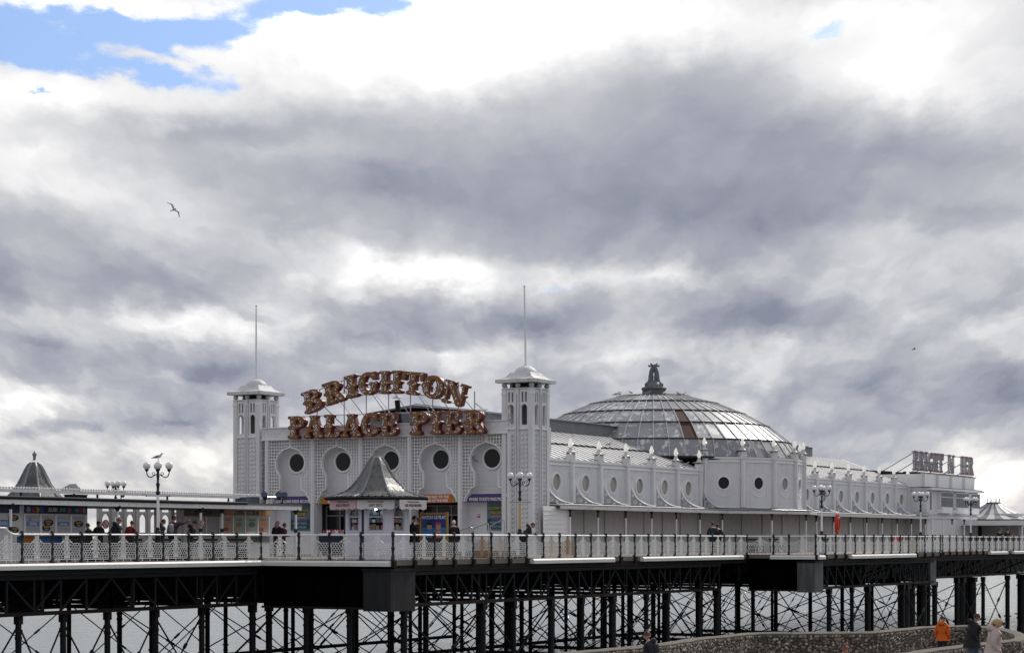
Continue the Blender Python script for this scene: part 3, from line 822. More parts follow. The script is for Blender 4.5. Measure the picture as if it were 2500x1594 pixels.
# fascia boards under the screen spring, then the door zone
SIGN_TXT = {0: (PURPLE, ['CASH MACHINE INSIDE ARCADE'], PRINT_W), 1: (ORANGE, ['THIS WAY TO THE', 'END OF THE PIER'], PRINT_W), 2: (PURPLE, ['PALACE OF FUN'], PRINT_W), 3: (ORANGE, ['THIS WAY TO THE', 'END OF THE PIER'], PRINT_W), 4: (PURPLE, ['WHERE TICKETS MAKE PRIZES'], PRINT_W)}
for i, c in enumerate(BAYC):
    col, lines, ink = SIGN_TXT[i]
    if i == 2: lines = []
    poly = [(-1.33, 2.80), (1.33, 2.80), (1.30, 2.95), (1.2, 3.08), (1.02, 3.17), (.95, 3.24), (-.95, 3.24), (-1.02, 3.17), (-1.2, 3.08), (-1.30, 2.95)]
    sg = part('arch_sign', MB().plate([poly], .04, (c, UF + .10, 0), (1, 0, 0), (0, 0, 1)), col, front)
    for k, tx in enumerate(lines):
        if len(lines) == 1: lettering(tx, (c, UF + .072, 2.95), (1, 0, 0), (0, 0, 1), .235, ink, sg, xs=.70, bold=.004)
        else: lettering(tx, (c + .05, UF + .072, 3.10 - k * .2), (1, 0, 0), (0, 0, 1), .19, ink, sg, xs=.95, bold=.006)
    if col is ORANGE:
        for s in (-1, 1):
            part('sign_flash', MB().plate([[(-.07, -.16), (.07, -.16), (.07, .10), (0, .18), (-.07, .10)]], .012, (c + s * 1.13, UF + .07, 2.98), (1, 0, 0), (0, 0, 1)), GREEN, sg)
# entrances in the three middle bays
for i in (1, 2, 3):
    c = BAYC[i]
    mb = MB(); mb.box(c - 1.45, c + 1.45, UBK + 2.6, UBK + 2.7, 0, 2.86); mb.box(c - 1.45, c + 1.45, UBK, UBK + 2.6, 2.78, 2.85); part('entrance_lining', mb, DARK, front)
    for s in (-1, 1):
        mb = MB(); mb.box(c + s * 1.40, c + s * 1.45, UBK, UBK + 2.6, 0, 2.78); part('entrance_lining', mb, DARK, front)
    fr = MB()
    for x in (-1.36, -.45, .45, 1.36): fr.box(c + x - .04, c + x + .04, UBK + .25, UBK + .33, 0, 2.66)
    for z in (2.12, 2.62): fr.box(c - 1.36, c + 1.36, UBK + .245, UBK + .335, z, z + .07)
    o = part('door_frame', fr, plain('door_frame_grey', (.16, .16, .17), .5), front)
    mb = MB(); mb.box(c - 1.32, c + 1.32, UBK + .29, UBK + .30, 2.20, 2.60); part('transom_pane', mb, GLASS_DARK, o)
    mb = MB(); mb.box(c - 1.32, c - .49, UBK + .29, UBK + .30, .05, 2.1); part('door_pane', mb, GLASS_DARK, o)
# dim arcade machines inside the doorways
mach = plain('machine_blue', (.03, .05, .12), .35, 0, .4, 4)
for v, c_ in ((-63.7, mach), (-57.0, plain('machine_red', (.18, .03, .03), .35, 0, .4, 4))):
    mb = MB(); mb.prism([(0, 0), (.7, 0), (.7, 1.0), (.5, 1.15), (.5, 1.75), (.62, 1.95), (0, 1.95)], (v - .4, UBK + 1.9, 0), (0, -1, 0), (0, 0, 1), (.8, 0, 0))
    mt = thing('arcade_machine', 'dim blue arcade cabinet inside the doorway near the goods table' if c_ is mach else 'dim red arcade cabinet inside the doorway behind the poster board', 'machine', (v, UBK + 1.6, 0), 0)
    part('cabinet', mb, c_, mt)
    mb = MB(); mb.box(v - .3, v + .3, UBK + 1.385, UBK + 1.395, 1.2, 1.7); part('screen', mb, plain('machine_screen', (.1, .12, .2), .2, 0, .4, 6), mt)
# parapet with relief of shallow arches
mb = MB(); mb.box(VL, VR, UF - .06, UBK + .1, 6.37, 7.02); mb.box(VL, VR, UF - .12, UBK + .15, 7.02, 7.09); part('parapet', mb, WHITE_WORN, front)
mb = MB(); mb.box(VL, VR, UF - .14, UF - .064, 6.37, 6.44); part('string_course', mb, WHITE_TRIM, front)
for j in range(30):
    v = VL + .3 + j * .54
    mb = MB(); mb.tube([(v + .2 * math.cos(q), UF - .062, 6.68 + .2 * math.sin(q)) for q in [k * math.pi / 8 for k in range(9)]], .02, 4); part('relief_arch', mb, WHITE, front)
# body of the front hall behind
mb = MB(); mb.box(-68.2, -52.4, UBK + 2.75, 95.0, 0, 6.9); mb.box(-68.2, -67.9, UBK + .1, UBK + 2.75, 0, 6.9); part('hall_body', mb, WHITE, front)
# posters
POSTER_BG = plain('poster_teal', (.10, .17, .22), .5, 0, .25, 4)
TEALD = plain('poster_dark', (.02, .05, .06), .5)
LIME = plain('poster_lime', (.42, .45, .08), .5); PINK = plain('poster_pink', (.42, .16, .38), .5); SKYB = plain('poster_sky', (.20, .36, .45), .5)
def redemption(c, arrow):
    t = thing('prize_poster', 'teal redemption machines poster on the wall %s' % ('beside the lamp-lit tower corner' if arrow < 0 else 'behind the shelter end'), 'poster', (c, UBK - .06, 1.3))
    y = UBK - .05
    mb = MB(); mb.box(c - .66, c + .66, y, y + .02, 1.32, 2.82); part('backing', mb, POSTER_BG, t)
    mb = MB(); mb.box(c - .64, c + .64, y - .008, y - .003, 1.42, 1.95); part('lower_panel', mb, TEALD, t)
    X, Zv = (1, 0, 0), (0, 0, 1)
    lettering('Collect our', (c, y - .01, 2.70), X, Zv, .15, SKYB, t, .008, .9)
    for z, s_ in ((2.48, 'REDEMPTION'), (2.24, 'MACHINES')):
        lettering(s_, (c, y - .008, z), X, Zv, .25, PRINT_BLK, t, .006, .72, .03)
        lettering(s_, (c, y - .016, z), X, Zv, .25, LIME, t, .006, .72, .005)
    ar = [(-.45, 0), (-.3, .09), (-.3, .045), (.2, .045), (.2, -.045), (-.3, -.045), (-.3, -.09)]
    part('arrow', MB().plate([[(x * -arrow * -1, z) for x, z in ar]], .006, (c, y - .008, 2.06), X, Zv), PINK, t)
    lettering('in the Palace of Fun', (c, y - .016, 1.90), X, Zv, .12, SKYB, t, .006, .9)
    lettering('WHERE TICKETS', (c, y - .016, 1.73), X, Zv, .17, SKYB, t, .006, .78, .006)
    lettering('MEAN PRIZES!', (c, y - .016, 1.52), X, Zv, .17, SKYB, t, .006, .82, .006)
redemption(-53.35, 1); redemption(-66.15, -1)
t = thing('wall_notice', 'tiny pink notice on the boarded wall beside the prize poster', 'notice', (-54.55, UBK - .06, 1.95))
mb = MB(); mb.box(-54.62, -54.46, UBK - .05, UBK - .03, 2.0, 2.18); part('plate', mb, plain('notice_pink', (.45, .08, .22), .5), t)
mb = MB(); mb.box(-54.60, -54.48, UBK - .056, UBK - .051, 2.09, 2.16); part('symbol', mb, PRINT_W, t)
# security camera and bell box
t = thing('security_camera', 'white security camera on the wall in the horseshoe arch', 'camera', (-54.6, UBK - .1, 5.0))
mb = MB(); mb.bar((-54.75, UBK - .35, 5.2), (-54.5, UBK - .55, 5.12), .11, .12); part('housing', mb, STEEL, t)
mb = MB(); mb.tube([(-54.62, UBK - .02, 5.0), (-54.62, UBK - .3, 5.0), (-54.62, UBK - .42, 5.1)], .03, 6); part('bracket', mb, STEEL, t)
mb = MB(); mb.box(-54.95, -54.8, UBK - .12, UBK - .025, 4.1, 4.35); single('alarm_box', mb, WHITE_TRIM, 'small white alarm box under the security camera', 'alarm', (-54.9, UBK - .07, 4.1))

# ------------------------------------------------------------------ corner towers
def tower(label, cv, lean=0.0):
    cu = 91.155; w = 1.75; h = w / 2
    t = thing('corner_tower', label, 'tower', (cv, cu, 0), 0, None)
    zb, zt = 6.62, 8.66
    mb = MB(); mb.box(cv - h + .05, cv + h - .05, cu - h + .05, cu + h - .05, 0, zb); part('shaft', mb, WHITE, t)
    mb = MB(); mb.box(cv - .25, cv + .25, cu - .25, cu + .25, zb, 8.6); part('core', mb, plain('belfry_core', (.10, .09, .085), .8), t)
    mb = MB(); mb.box(cv - h + .06, cv + h - .06, cu - h + .06, cu + h - .06, zb + .004, zb + .10); part('belfry_floor', mb, WHITE_WORN, t)
    faces = [((cv, cu - h, 0), (1, 0, 0)), ((cv + h, cu, 0), (0, 1, 0)), ((cv, cu + h, 0), (-1, 0, 0)), ((cv - h, cu, 0), (0, -1, 0))]
    for fi, (o, ex) in enumerate(faces):
        o, ex = Vector(o), Vector(ex); nrm = ex.cross(Vector((0, 0, 1)))
        for bx in (-.40, .40):
            hw = .275; aw = .175
            arch = [(bx - aw, 6.80), (bx + aw, 6.80), (bx + aw, 7.68)] + [(bx + aw * math.cos(q), 7.68 + aw * math.sin(q)) for q in [k * math.pi / 8 for k in range(1, 8)]] + [(bx - aw, 7.68)]
            slots = [[(bx + s * .10 - .055, 7.98), (bx + s * .10 + .055, 7.98), (bx + s * .10 + .055, 8.5), (bx + s * .10 - .055, 8.5)] for s in (-1, 1)]
            mb = MB(); mb.plate([[(bx - hw, zb), (bx + hw, zb), (bx + hw, zt), (bx - hw, zt)], arch] + slots, .10, o - nrm * .05, ex, (0, 0, 1)); b = part('belfry_arch', mb, WHITE, t)
            mb = MB(); mb.tube([o + nrm * .01 + ex * (bx + (aw + .035) * math.cos(q)) + Vector((0, 0, 7.68 + (aw + .035) * math.sin(q))) for q in [k * math.pi / 8 for k in range(9)]], .022, 5); part('arch_rim', mb, WHITE_TRIM, b)
            mb = MB(); c0 = o + ex * bx
            mb.bar(c0 + Vector((0, 0, zb - .06)) - nrm * .0, c0 + Vector((0, 0, zb + .02)) - nrm * .0, .56, .10, nrm); part('sill', mb, WHITE_TRIM, t)
            # relief lozenges on the lower panel
            if fi < 2:
                mb = MB(); n = 26
                for j in range(n):
                    z = .35 + j * .238
                    if z > 6.4: break
                    for s in (-1, 1):
                        q = o + ex * (bx + s * .12) - nrm * .045 + Vector((0, 0, z))
                        mb.prism([(-.075, -.075), (.075, -.075), (.075, .075), (-.075, .075)], q, ex, (0, 0, 1), nrm * .035)
                        mb.prism([(-.045, -.03), (.045, -.03), (.045, .03), (-.045, .03)], q + nrm * .035, ex, (0, 0, 1), nrm * .03)
                part('relief_panel', mb, WHITE, t, kind='stuff')
        # pilasters: one at each end (owned by the corners) and one in the middle
        mb = MB(); a = o + nrm * .0
        mb.bar(a + Vector((0, 0, 0)), a + Vector((0, 0, zt + .01)), .20, .12, nrm); pz = part('pilaster', mb, WHITE, t)
        mb = MB(); mb.bar(a + nrm * .064 + Vector((0, 0, .3)), a + nrm * .064 + Vector((0, 0, 8.4)), .035, .01, nrm); part('fillet', mb, plain('shadow_gap_grey', (.2, .2, .21), .7), pz)  # dark strip: the shadow of a gap put into the grey
    for sx in (-1, 1):
        for sy in (-1, 1):
            mb = MB(); x, y = cv + sx * (h - .08), cu + sy * (h - .08); mb.box(x - .125, x + .125, y - .125, y + .125, 0, zt + .012); p_ = part('corner_pier', mb, WHITE, t)
            mb = MB(); mb.box(x - .15, x + .15, y - .15, y + .15, 8.38, 8.5); part('corbel', mb, WHITE_TRIM, p_)
    mb = MB(); mb.box(cv - h - .06, cv + h + .06, cu - h - .06, cu + h + .06, zt + .012, zt + .06); part('wall_cap', mb, WHITE_WORN, t)
    for i in range(3):
        for j in range(3):
            if i == j == 1: continue
            mb = MB(); mb.sphere((cv + (i - 1) * (h - .06), cu + (j - 1) * (h - .06), zt + .205), .145, 14, 10); part('ball', mb, GREY_SHADED, t, True)
    mb = MB(); mb.box(cv - .5, cv + .5, cu - .5, cu + .5, zt + .06, 9.0); part('roof_support', mb, DARK, t)
    e = 1.17
    mb = MB(); mb.box(cv - e, cv + e, cu - e, cu + e, 8.99, 9.16)
    ring = []
    prof = [(e, 9.162), (.95, 9.24), (.72, 9.38), (.60, 9.55)]
    vs = []; fs = []
    for r, z in prof: vs += [(cv - r, cu - r, z), (cv + r, cu - r, z), (cv + r, cu + r, z), (cv - r, cu + r, z)]
    for i in range(len(prof) - 1):
        for k in range(4): fs.append((i * 4 + k, i * 4 + (k + 1) % 4, i * 4 + 4 + (k + 1) % 4, i * 4 + 4 + k))
    mb.add(vs, fs + [(12, 13, 14, 15)])
    rf = part('roof', mb, ROOF_WORN, t)
    mb = MB(); mb.lathe([(.64 * math.cos(q), 9.42 + .52 * math.sin(q)) for q in [k * R(90) / 8 for k in range(9)]][:8] + [(.09, 9.945), (.09, 9.97)], 24, cv, cu); part('dome_cap', mb, ROOF_WORN, rf, True)
    fp = part('flagpole', MB().tube([(cv, cu, 9.9), (cv + lean * .5, cu, 12), (cv + lean, cu, 14.08)], [.055, .05, .035], 8), WHITE_TRIM, t, True)
    mb = MB(); mb.lathe([(.02, 14.06), (.07, 14.09), (.07, 14.12), (.01, 14.14)], 8, cv + lean, cu); part('truck', mb, WHITE_TRIM, fp, True)
tower('square white tower with domed cap and flagpole beyond the shelter', -69.40)
tower('square white tower with flagpole joined to the oval-windowed wing', -51.80, -.08)

# ------------------------------------------------------------------ illuminated letters
GX, GY = 72, 88
def _sd():
    xs = np.linspace(-.15, 1.15, GX * 1); ys = np.linspace(-.12, 1.12, GY)
    return np.meshgrid(xs, ys)
X_, Y_ = _sd()
def sbox(x0, x1, y0, y1):
    cx, cy, hw, hh = (x0 + x1) / 2, (y0 + y1) / 2, (x1 - x0) / 2, (y1 - y0) / 2
    dx, dy = np.abs(X_ - cx) - hw, np.abs(Y_ - cy) - hh
    return np.hypot(np.maximum(dx, 0), np.maximum(dy, 0)) + np.minimum(np.maximum(dx, dy), 0)
def disc(cx, cy, r): return np.hypot(X_ - cx, Y_ - cy) - r
def ell(cx, cy, rx, ry): return (np.hypot((X_ - cx) / rx, (Y_ - cy) / ry) - 1) * min(rx, ry)
def cap(x0, y0, x1, y1, r):
    px, py, bx, by = X_ - x0, Y_ - y0, x1 - x0, y1 - y0
    h = np.clip((px * bx + py * by) / (bx * bx + by * by), 0, 1)
    return np.hypot(px - bx * h, py - by * h) - r
def uni(*a):
    o = a[0]
    for b in a[1:]: o = np.minimum(o, b)
    return o
def sub(a, b): return np.maximum(a, -b)
def stem(x, w=.105):
    return uni(sbox(x - w, x + w, .02, .98), disc(x - w - .01, .5, .07), disc(x + w + .01, .5, .07), sbox(x - w - .08, x + w + .08, .91, 1.0),
               disc(x - w - .02, .075, .075), disc(x + w + .02, .075, .075), sbox(x - w, x + w, .0, .13))
def bowl(cx, cy, ro, ri, xr=1.0): return np.maximum(sub(ell(cx, cy, ro * xr, ro), ell(cx, cy, ri * xr * .9, ri)), cx - .06 - X_)
def glyphs():
    g = {}
    g['I'] = (stem(.22), .44)
    g['B'] = (uni(stem(.21), bowl(.34, .755, .245, .10, 1.15), bowl(.35, .27, .27, .115, 1.2), sbox(.2, .42, .45, .56)), .70)
    g['P'] = (uni(stem(.21), bowl(.34, .735, .265, .12, 1.2)), .68)
    g['R'] = (uni(stem(.21), bowl(.34, .745, .255, .11, 1.15), cap(.42, .46, .60, .12, .10), disc(.64, .075, .075), disc(.50, .06, .06), sbox(.3, .5, .44, .55)), .74)
    g['H'] = (uni(stem(.21), stem(.68), sbox(.2, .7, .44, .56)), .89)
    g['T'] = (uni(stem(.42), sbox(.02, .82, .87, 1.0), sbox(.02, .14, .70, 1.0), sbox(.70, .82, .70, 1.0), disc(.08, .70, .065), disc(.76, .70, .065)), .84)
    ring = sub(ell(.42, .5, .41, .5), ell(.42, .5, .16, .36))
    g['O'] = (uni(ring, disc(.06, .5, .09), disc(.78, .5, .09), disc(.24, .5, .06), disc(.60, .5, .06)), .84)
    cring = sub(sub(ell(.42, .5, .41, .5), ell(.44, .5, .18, .36)), sbox(.52, 1.1, .36, .74))
    g['C'] = (uni(cring, sbox(.62, .78, .66, .99), disc(.06, .5, .08), disc(.23, .5, .06), disc(.70, .22, .13)), .82)
    g['G'] = (uni(sub(cring, sbox(.55, 1.1, .05, .3)), sbox(.62, .78, .66, .99), disc(.06, .5, .08), disc(.23, .5, .06), sbox(.54, .76, .08, .5), disc(.54, .47, .07), disc(.78, .47, .07), disc(.5, .1, .09)), .86)
    g['N'] = (uni(cap(.15, .88, .15, .10, .045), sbox(.0, .36, .92, 1.0), disc(.08, .07, .07), disc(.22, .07, .07), cap(.24, .86, .70, .10, .105), cap(.80, .9, .80, .10, .045), sbox(.66, .95, .92, 1.0), disc(.085, .5, .05), disc(.86, .5, .05)), .95)
    g['A'] = (uni(cap(.16, .1, .40, .9, .06), cap(.43, .88, .66, .10, .115), sbox(.26, .6, .29, .38), sbox(.28, .58, .92, 1.0), disc(.09, .07, .075), disc(.24, .07, .075), disc(.58, .075, .08), disc(.77, .075, .08), disc(.25, .42, .07), disc(.68, .45, .075)), .86)
    g['L'] = (uni(stem(.21), sbox(.2, .6, .0, .13), disc(.58, .16, .12), disc(.68, .24, .06)), .72)
    g['E'] = (uni(stem(.21), sbox(.2, .64, .87, 1.0), sbox(.52, .66, .70, 1.0), sbox(.2, .5, .45, .56), disc(.50, .5, .10), sbox(.2, .62, .0, .13), disc(.60, .17, .12), disc(.66, .26, .06)), .72)
    return g
GLY = glyphs()
def contour(F, lev):
    """marching squares -> closed polygons"""
    ny, nx = F.shape; segs = {}
    xs, ys = X_[0], Y_[:, 0]
    def ip(a, b, fa, fb): t_ = (lev - fa) / (fb - fa); return a + (b - a) * t_
    nxt = {}
    B = F < lev
    pts = {}
    def edge(kind, j, i):
        key = (kind, j, i)
        if key not in pts:
            if kind == 0: pts[key] = (ip(xs[i], xs[i + 1], F[j, i], F[j, i + 1]), ys[j])
            else: pts[key] = (xs[i], ip(ys[j], ys[j + 1], F[j, i], F[j + 1, i]))
        return key
    for j in range(ny - 1):
        for i in range(nx - 1):
            c = B[j, i] | B[j, i + 1] << 1 | B[j + 1, i + 1] << 2 | B[j + 1, i] << 3
            if c in (0, 15): continue
            b, r, t_, l = (0, j, i), (1, j, i + 1), (0, j + 1, i), (1, j, i)
            tab = {1: [(l, b)], 2: [(b, r)], 3: [(l, r)], 4: [(r, t_)], 5: [(l, t_), (r, b)], 6: [(b, t_)], 7: [(l, t_)], 8: [(t_, l)], 9: [(t_, b)], 10: [(b, l), (t_, r)], 11: [(t_, r)], 12: [(r, l)], 13: [(r, b)], 14: [(b, l)]}
            for p, q in tab[int(c)]: nxt[edge(*p)] = edge(*q)
    out = []
    while nxt:
        k0, k = nxt.popitem(); loop = [k0]
        while k != k0 and k in nxt: loop.append(k); k = nxt.pop(k)
        P = [pts[q] for q in loop]
        # thin out nearly straight points
        Q = [P[i] for i in range(len(P)) if i % 2 == 0]
        if len(Q) > 5: out.append(Q)
    return out
L_RED = plain('letter_red', (.11, .007, .013), .45, 0, .25, 5)
L_GOLD = plain('letter_gold', (.28, .075, .015), .45, 0, .35, 9)
L_OCHRE = plain('letter_face', (.20, .11, .038), .5, 0, .3, 9)
B_LIT = plain('bulb_lit', (.8, .8, .85), .3, 0, .05, 3, emit=(.5, .6, 1.0), estr=.7)
B_DIM = plain('bulb_amber', (.20, .13, .05), .3, 0, .4, 8)
_let = {}
def letter_meshes(ch):
    if ch in _let: return _let[ch]
    F, w = GLY[ch]
    body = MB().plate(contour(F, .022), .30, (0, .15, 0), (1, 0, 0), (0, 0, 1))
    rim = MB().plate(contour(F, .004), .03, (0, -.012, 0), (1, 0, 0), (0, 0, 1))
    face = MB().plate(contour(F, -.018), .02, (0, -.03, 0), (1, 0, 0), (0, 0, 1))
    lit, dim = MB(), MB(); rnd = random.Random(ord(ch))
    def bulb(mb, x, z):
        r = .0115; mb.add([(x, -.066, z), (x - r, -.038, z - r), (x + r, -.038, z - r), (x + r, -.038, z + r), (x - r, -.038, z + r)], [(0, 1, 2), (0, 2, 3), (0, 3, 4), (0, 4, 1)])
    ny, nx = F.shape; row = 0
    for j in np.arange(.0, 1.02, .048):
        for i in np.arange(-.1 + (.026 if row % 2 else 0), 1.1, .052):
            a = F[min(ny - 1, int(round((j + .12) / 1.24 * (ny - 1)))), min(nx - 1, int(round((i + .15) / 1.30 * (nx - 1))))]
            if a < -.036: bulb(lit if rnd.random() < .27 else dim, i, j)
        row += 1
    _let[ch] = (body.mesh('letter', L_RED), rim.mesh('rim', L_GOLD), face.mesh('face', L_OCHRE), lit.mesh('lit_bulbs', B_LIT), dim.mesh('dim_bulbs', B_DIM), w)
    return _let[ch]
sign = thing('pier_sign', 'large gold and red bulb-lit sign reading BRIGHTON PALACE PIER', 'sign', (-60, 89.7, 6.4))
US = 89.62
def put_letter(ch, c, h, wid, rot):
    """centre c (v,z), height h, width wid, turned by rot about the plane's normal"""
    b, r, f, l1, l2, w = letter_meshes(ch)
    ca, sa = math.cos(rot), math.sin(rot)
    sx, sz = wid / w, h
    o = inst('letter', b, sign, (0, 0, 0)); o['label'] = 'gold bulb-studded letter ' + ch
    # centre of glyph (w/2, .5) goes to c
    M = Matrix.Translation(Vector((c[0], US, c[1])) - ORG[sign]) @ Matrix.Rotation(-rot, 4, 'Y') @ Matrix.Diagonal((sx, 1, sz, 1)) @ Matrix.Translation((-w / 2, 0, -.5))
    o.matrix_local = M
    for nm, me in (('rim', r), ('face', f), ('lit_bulbs', l1), ('dim_bulbs', l2)):
        q = bpy.data.objects.new(nm, me); COL.objects.link(q); q.parent = o
        if 'bulbs' in nm: q['kind'] = 'stuff'
for ch, a, b, yt, yb in (('P', 701, 746, 1016, 1071), ('A', 739, 791, 1014, 1070), ('L', 789, 832, 1012, 1068), ('A', 829, 884, 1011, 1067), ('C', 880, 924, 1008, 1065), ('E', 926, 970, 1007, 1064), ('P', 998, 1047, 1005, 1061), ('I', 1048, 1080, 1003, 1060), ('E', 1083, 1127, 1002, 1060), ('R', 1130, 1186, 1001, 1059)):
    p, q = at(a, yb, u=US), at(b, yt, u=US); m = at((a + b) / 2, (yt + yb) / 2, u=US)
    put_letter(ch, (m.x, m.z), 1.22, (q.x - p.x) * .93, 0)
arc = []
for ch, px, py, rot, wid in (('B', 762, 978, 15, 1.32), ('R', 814, 957, 13, 1.38), ('I', 857, 943, 9, 0.88), ('G', 899, 936, 4, 1.28), ('H', 953, 933, -1, 1.45), ('T', 1007, 936, -6, 1.42), ('O', 1057, 945, -11, 1.34), ('N', 1110, 961, -16, 1.42)):
    m = at(px, py, u=US); put_letter(ch, (m.x, m.z), 1.18, wid, R(rot)); arc.append((m.x, m.z))
# scaffold of tubes behind the letters
frame = MB(); YB = US + .32
top = [Vector((x, YB, z + .52)) for x, z in arc]; bot = [Vector((x, YB, z - .55)) for x, z in arc]
top = catmull([top[0] + Vector((-.3, 0, -.3))] + top + [top[-1] + Vector((.3, 0, -.3))], 3); bot = catmull(bot, 3)
part('arc_tube', MB().tube(top, .03, 5), STEEL, sign); part('arc_tube', MB().tube(bot, .025, 5), STEEL, sign)
part('arc_tube', MB().tube([(-65.6, YB, 7.62), (-53.4, YB, 7.62)], .025, 5), STEEL, sign)
for v in (-64.3, -62.5, -61.05, -59.6, -58.2, -56.8, -55.2, -54.2):
    zt = max((p.z for p in top if abs(p.x - v) < .6), default=8.6)
    part('prop', MB().tube([(v, YB + .02, 6.9), (v, YB + .02, zt)], .032, 5), STEEL, sign)
    part('stay', MB().tube([(v, YB + .03, zt - .6), (v + .25, YB + 2.6, 6.95)], .026, 5), STEEL, sign)
for v in (-63, -60.4, -57.6): part('stay', MB().tube([(v, YB + .05, 8.6), (v + 1.3, YB + .05, 7.2)], .024, 5), STEEL, sign)
mb = MB(); mb.tube([(-52.95, 91.2, 7.0), (-52.95, 91.2, 8.9)], .035, 6); mb.tube([(-53.2, 91.2, 7.0), (-52.97, 91.2, 8.3)], .022, 5); single('roof_mast', mb, STEEL, 'short grey mast with stay between sign and tower', 'mast', (-52.95, 91.2, 7.0))
t = thing('roof_flue', 'dark metal flue pipe standing behind the sign', 'flue', (-60.6, 93, 7))
part('pipe', MB().tube([(-60.85, 93, 6.9), (-61.05, 93, 8.55)], .15, 8), IRON_GREY, t); part('cowl', MB().lathe([(.3, 8.68), (.04, 8.84)], 8, -61.05, 93), STEEL, t)

# ------------------------------------------------------------------ arcade: long side wing and the halls behind
VW = -52.1
ZE = 5.10          # eaves
ZC = 2.78          # canopy level on the wall
def sheet_mat(name, dark, light, lo, hi, rough=.38, metal=.25):
    m, k, b = base_mat(name)
    pos = k.new('ShaderNodeNewGeometry'); P = pos.outputs['Position']; isl = pos.outputs['Random Per Island']
    a = k.noise(P, 2.3, 6, .62, .3); c2 = k.noise(P, .35, 3, .5); f = k.noise(P, 18, 4, .6)
    t_ = k.m('ADD', a, k.m('MULTIPLY', k.m('SUBTRACT', c2, .5), .5))
    mask = k.smooth(t_, lo, hi)
    c = k.mix(mask, dark, light); c = k.mix(k.m('MULTIPLY', f, .14), c, tuple(x * .5 for x in dark))
    ob = k.new('ShaderNodeObjectInfo').outputs['Random']
    c = k.mix(k.m('MULTIPLY', ob, .22), c, tuple(x * .6 for x in dark))
    k.put(b.inputs['Base Color'], c); b.inputs['Roughness'].default_value = rough; b.inputs['Metallic'].default_value = metal
    bn = k.new('ShaderNodeBump'); bn.inputs['Strength'].default_value = .08; bn.inputs['Distance'].default_value = .02
    k.put(bn.inputs['Height'], a); k.l.new(bn.outputs[0], b.inputs['Normal'])
    return m
ROOF_SHEET = sheet_mat('roof_sheet', (.66, .66, .68), (.88, .88, .88), .30, .46, .25, .05)
DOME_SHEET = sheet_mat('dome_sheet', (.25, .255, .275), (.62, .62, .63), .52, .58, .40, .05)
RIB = plain('roof_rib', (.016, .018, .024), .8, 0, .4, 5)
RIB_L = plain('dome_rib', (.42, .425, .44), .4, 0, .35, 5)
LEAD = plain('lead_grey', (.17, .18, .20), .5, .1, .3, 2, .3, 6)
LAMP_GLASS = plain('lamp_glass', (.72, .70, .66), .1, 0, .1, 8, emit=(1.0, .97, .93), estr=.32)
LAMP_LIT = plain('lamp_filament', (.9, .8, .6), .3, 0, 0, 1, emit=(1.0, .82, .5), estr=9)
# one bay: window plate with a true hole
RW = .53
circ = lambda r, n=32: [(r * math.cos(2 * math.pi * k / n), r * math.sin(2 * math.pi * k / n)) for k in range(n)]
def bay_wall(w, zlo, zhi, zc, ws=1.0):
    mb = MB(); hw = w / 2
    mb.plate([[(-hw, zlo), (hw, zlo), (hw, zhi), (-hw, zhi)], [(x, zc + y) for x, y in circ(RW * .86 * ws)]], .08, (0, 0, 0), (1, 0, 0), (0, 0, 1))
    return mb.mesh('bay_panel', WHITE)
def ring(r0, r1, dep): return MB().plate([circ(r1), circ(r0)], dep, (0, 0, 0), (1, 0, 0), (0, 0, 1))
WIN_FRAME = ring(RW * .84, RW * 1.05, .14).mesh('oculus', WHITE_TRIM)
PANE_P = MB().plate([circ(RW * .85)], .02, (0, .03, 0), (1, 0, 0), (0, 0, 1)).mesh('pane', GLASS_PALE)
PANE_D = MB().plate([circ(RW * .85)], .02, (0, .03, 0), (1, 0, 0), (0, 0, 1)).mesh('pane', GLASS_DARK)
def batten_mesh(w, zlo, zhi, zc):
    """raised battens and blind arches that divide the boarded panel"""
    mb = MB(); hw = w / 2 - .03; y0, y1 = -.062, -.043
    for x in (-.42, -.14, .14, .42): mb.box(x * w - .012, x * w + .012, y0, y1, zc + .78, zhi - .2)
    for x in (-.30, .30): mb.box(x * w - .014, x * w + .014, y0, y1, zlo + .15, zc - .1)
    mb.box(-hw, hw, y0 - .03, y1, zhi - .22, zhi - .13); mb.box(-hw, hw, y0 - .03, y1, zlo + .04, zlo + .14)
    for s in (-1, 1):
        mb.tube([(s * (.395 * w) + .12 * w * math.cos(q), -.05, zc + .36 + .2 * math.sin(q)) for q in [k * math.pi / 6 for k in range(7)]], .016, 4)
    mb.tube([(.80 * math.cos(q), -.05, zc - .06 + .80 * math.sin(q)) for q in [math.pi * 1.22 + k * math.pi * .56 / 8 for k in range(9)]], .02, 4)
    return mb.mesh('batten', WHITE_TRIM)
BW = {}
def bay(parent, o, ex, w, zlo, zhi, zc, pane, ws=1.0):
    """o: plan midpoint of the bay, ex: unit direction along the wall"""
    key = (round(w, 2), round(zhi, 2))
    if key not in BW: BW[key] = (bay_wall(w, zlo, zhi, zc, ws), batten_mesh(w, zlo, zhi, zc))
    ang = math.atan2(ex[1], ex[0])
    a = inst('bay_panel', BW[key][0], parent, (o[0], o[1], 0), (0, 0, ang)); b = inst('batten', BW[key][1], parent, (o[0], o[1], 0), (0, 0, ang))
    f = inst('oculus', WIN_FRAME, parent, (o[0], o[1], zc), (0, 0, ang), (ws, 1, ws))
    p = bpy.data.objects.new('pane', pane); COL.objects.link(p); p.parent = f
PIER = {}
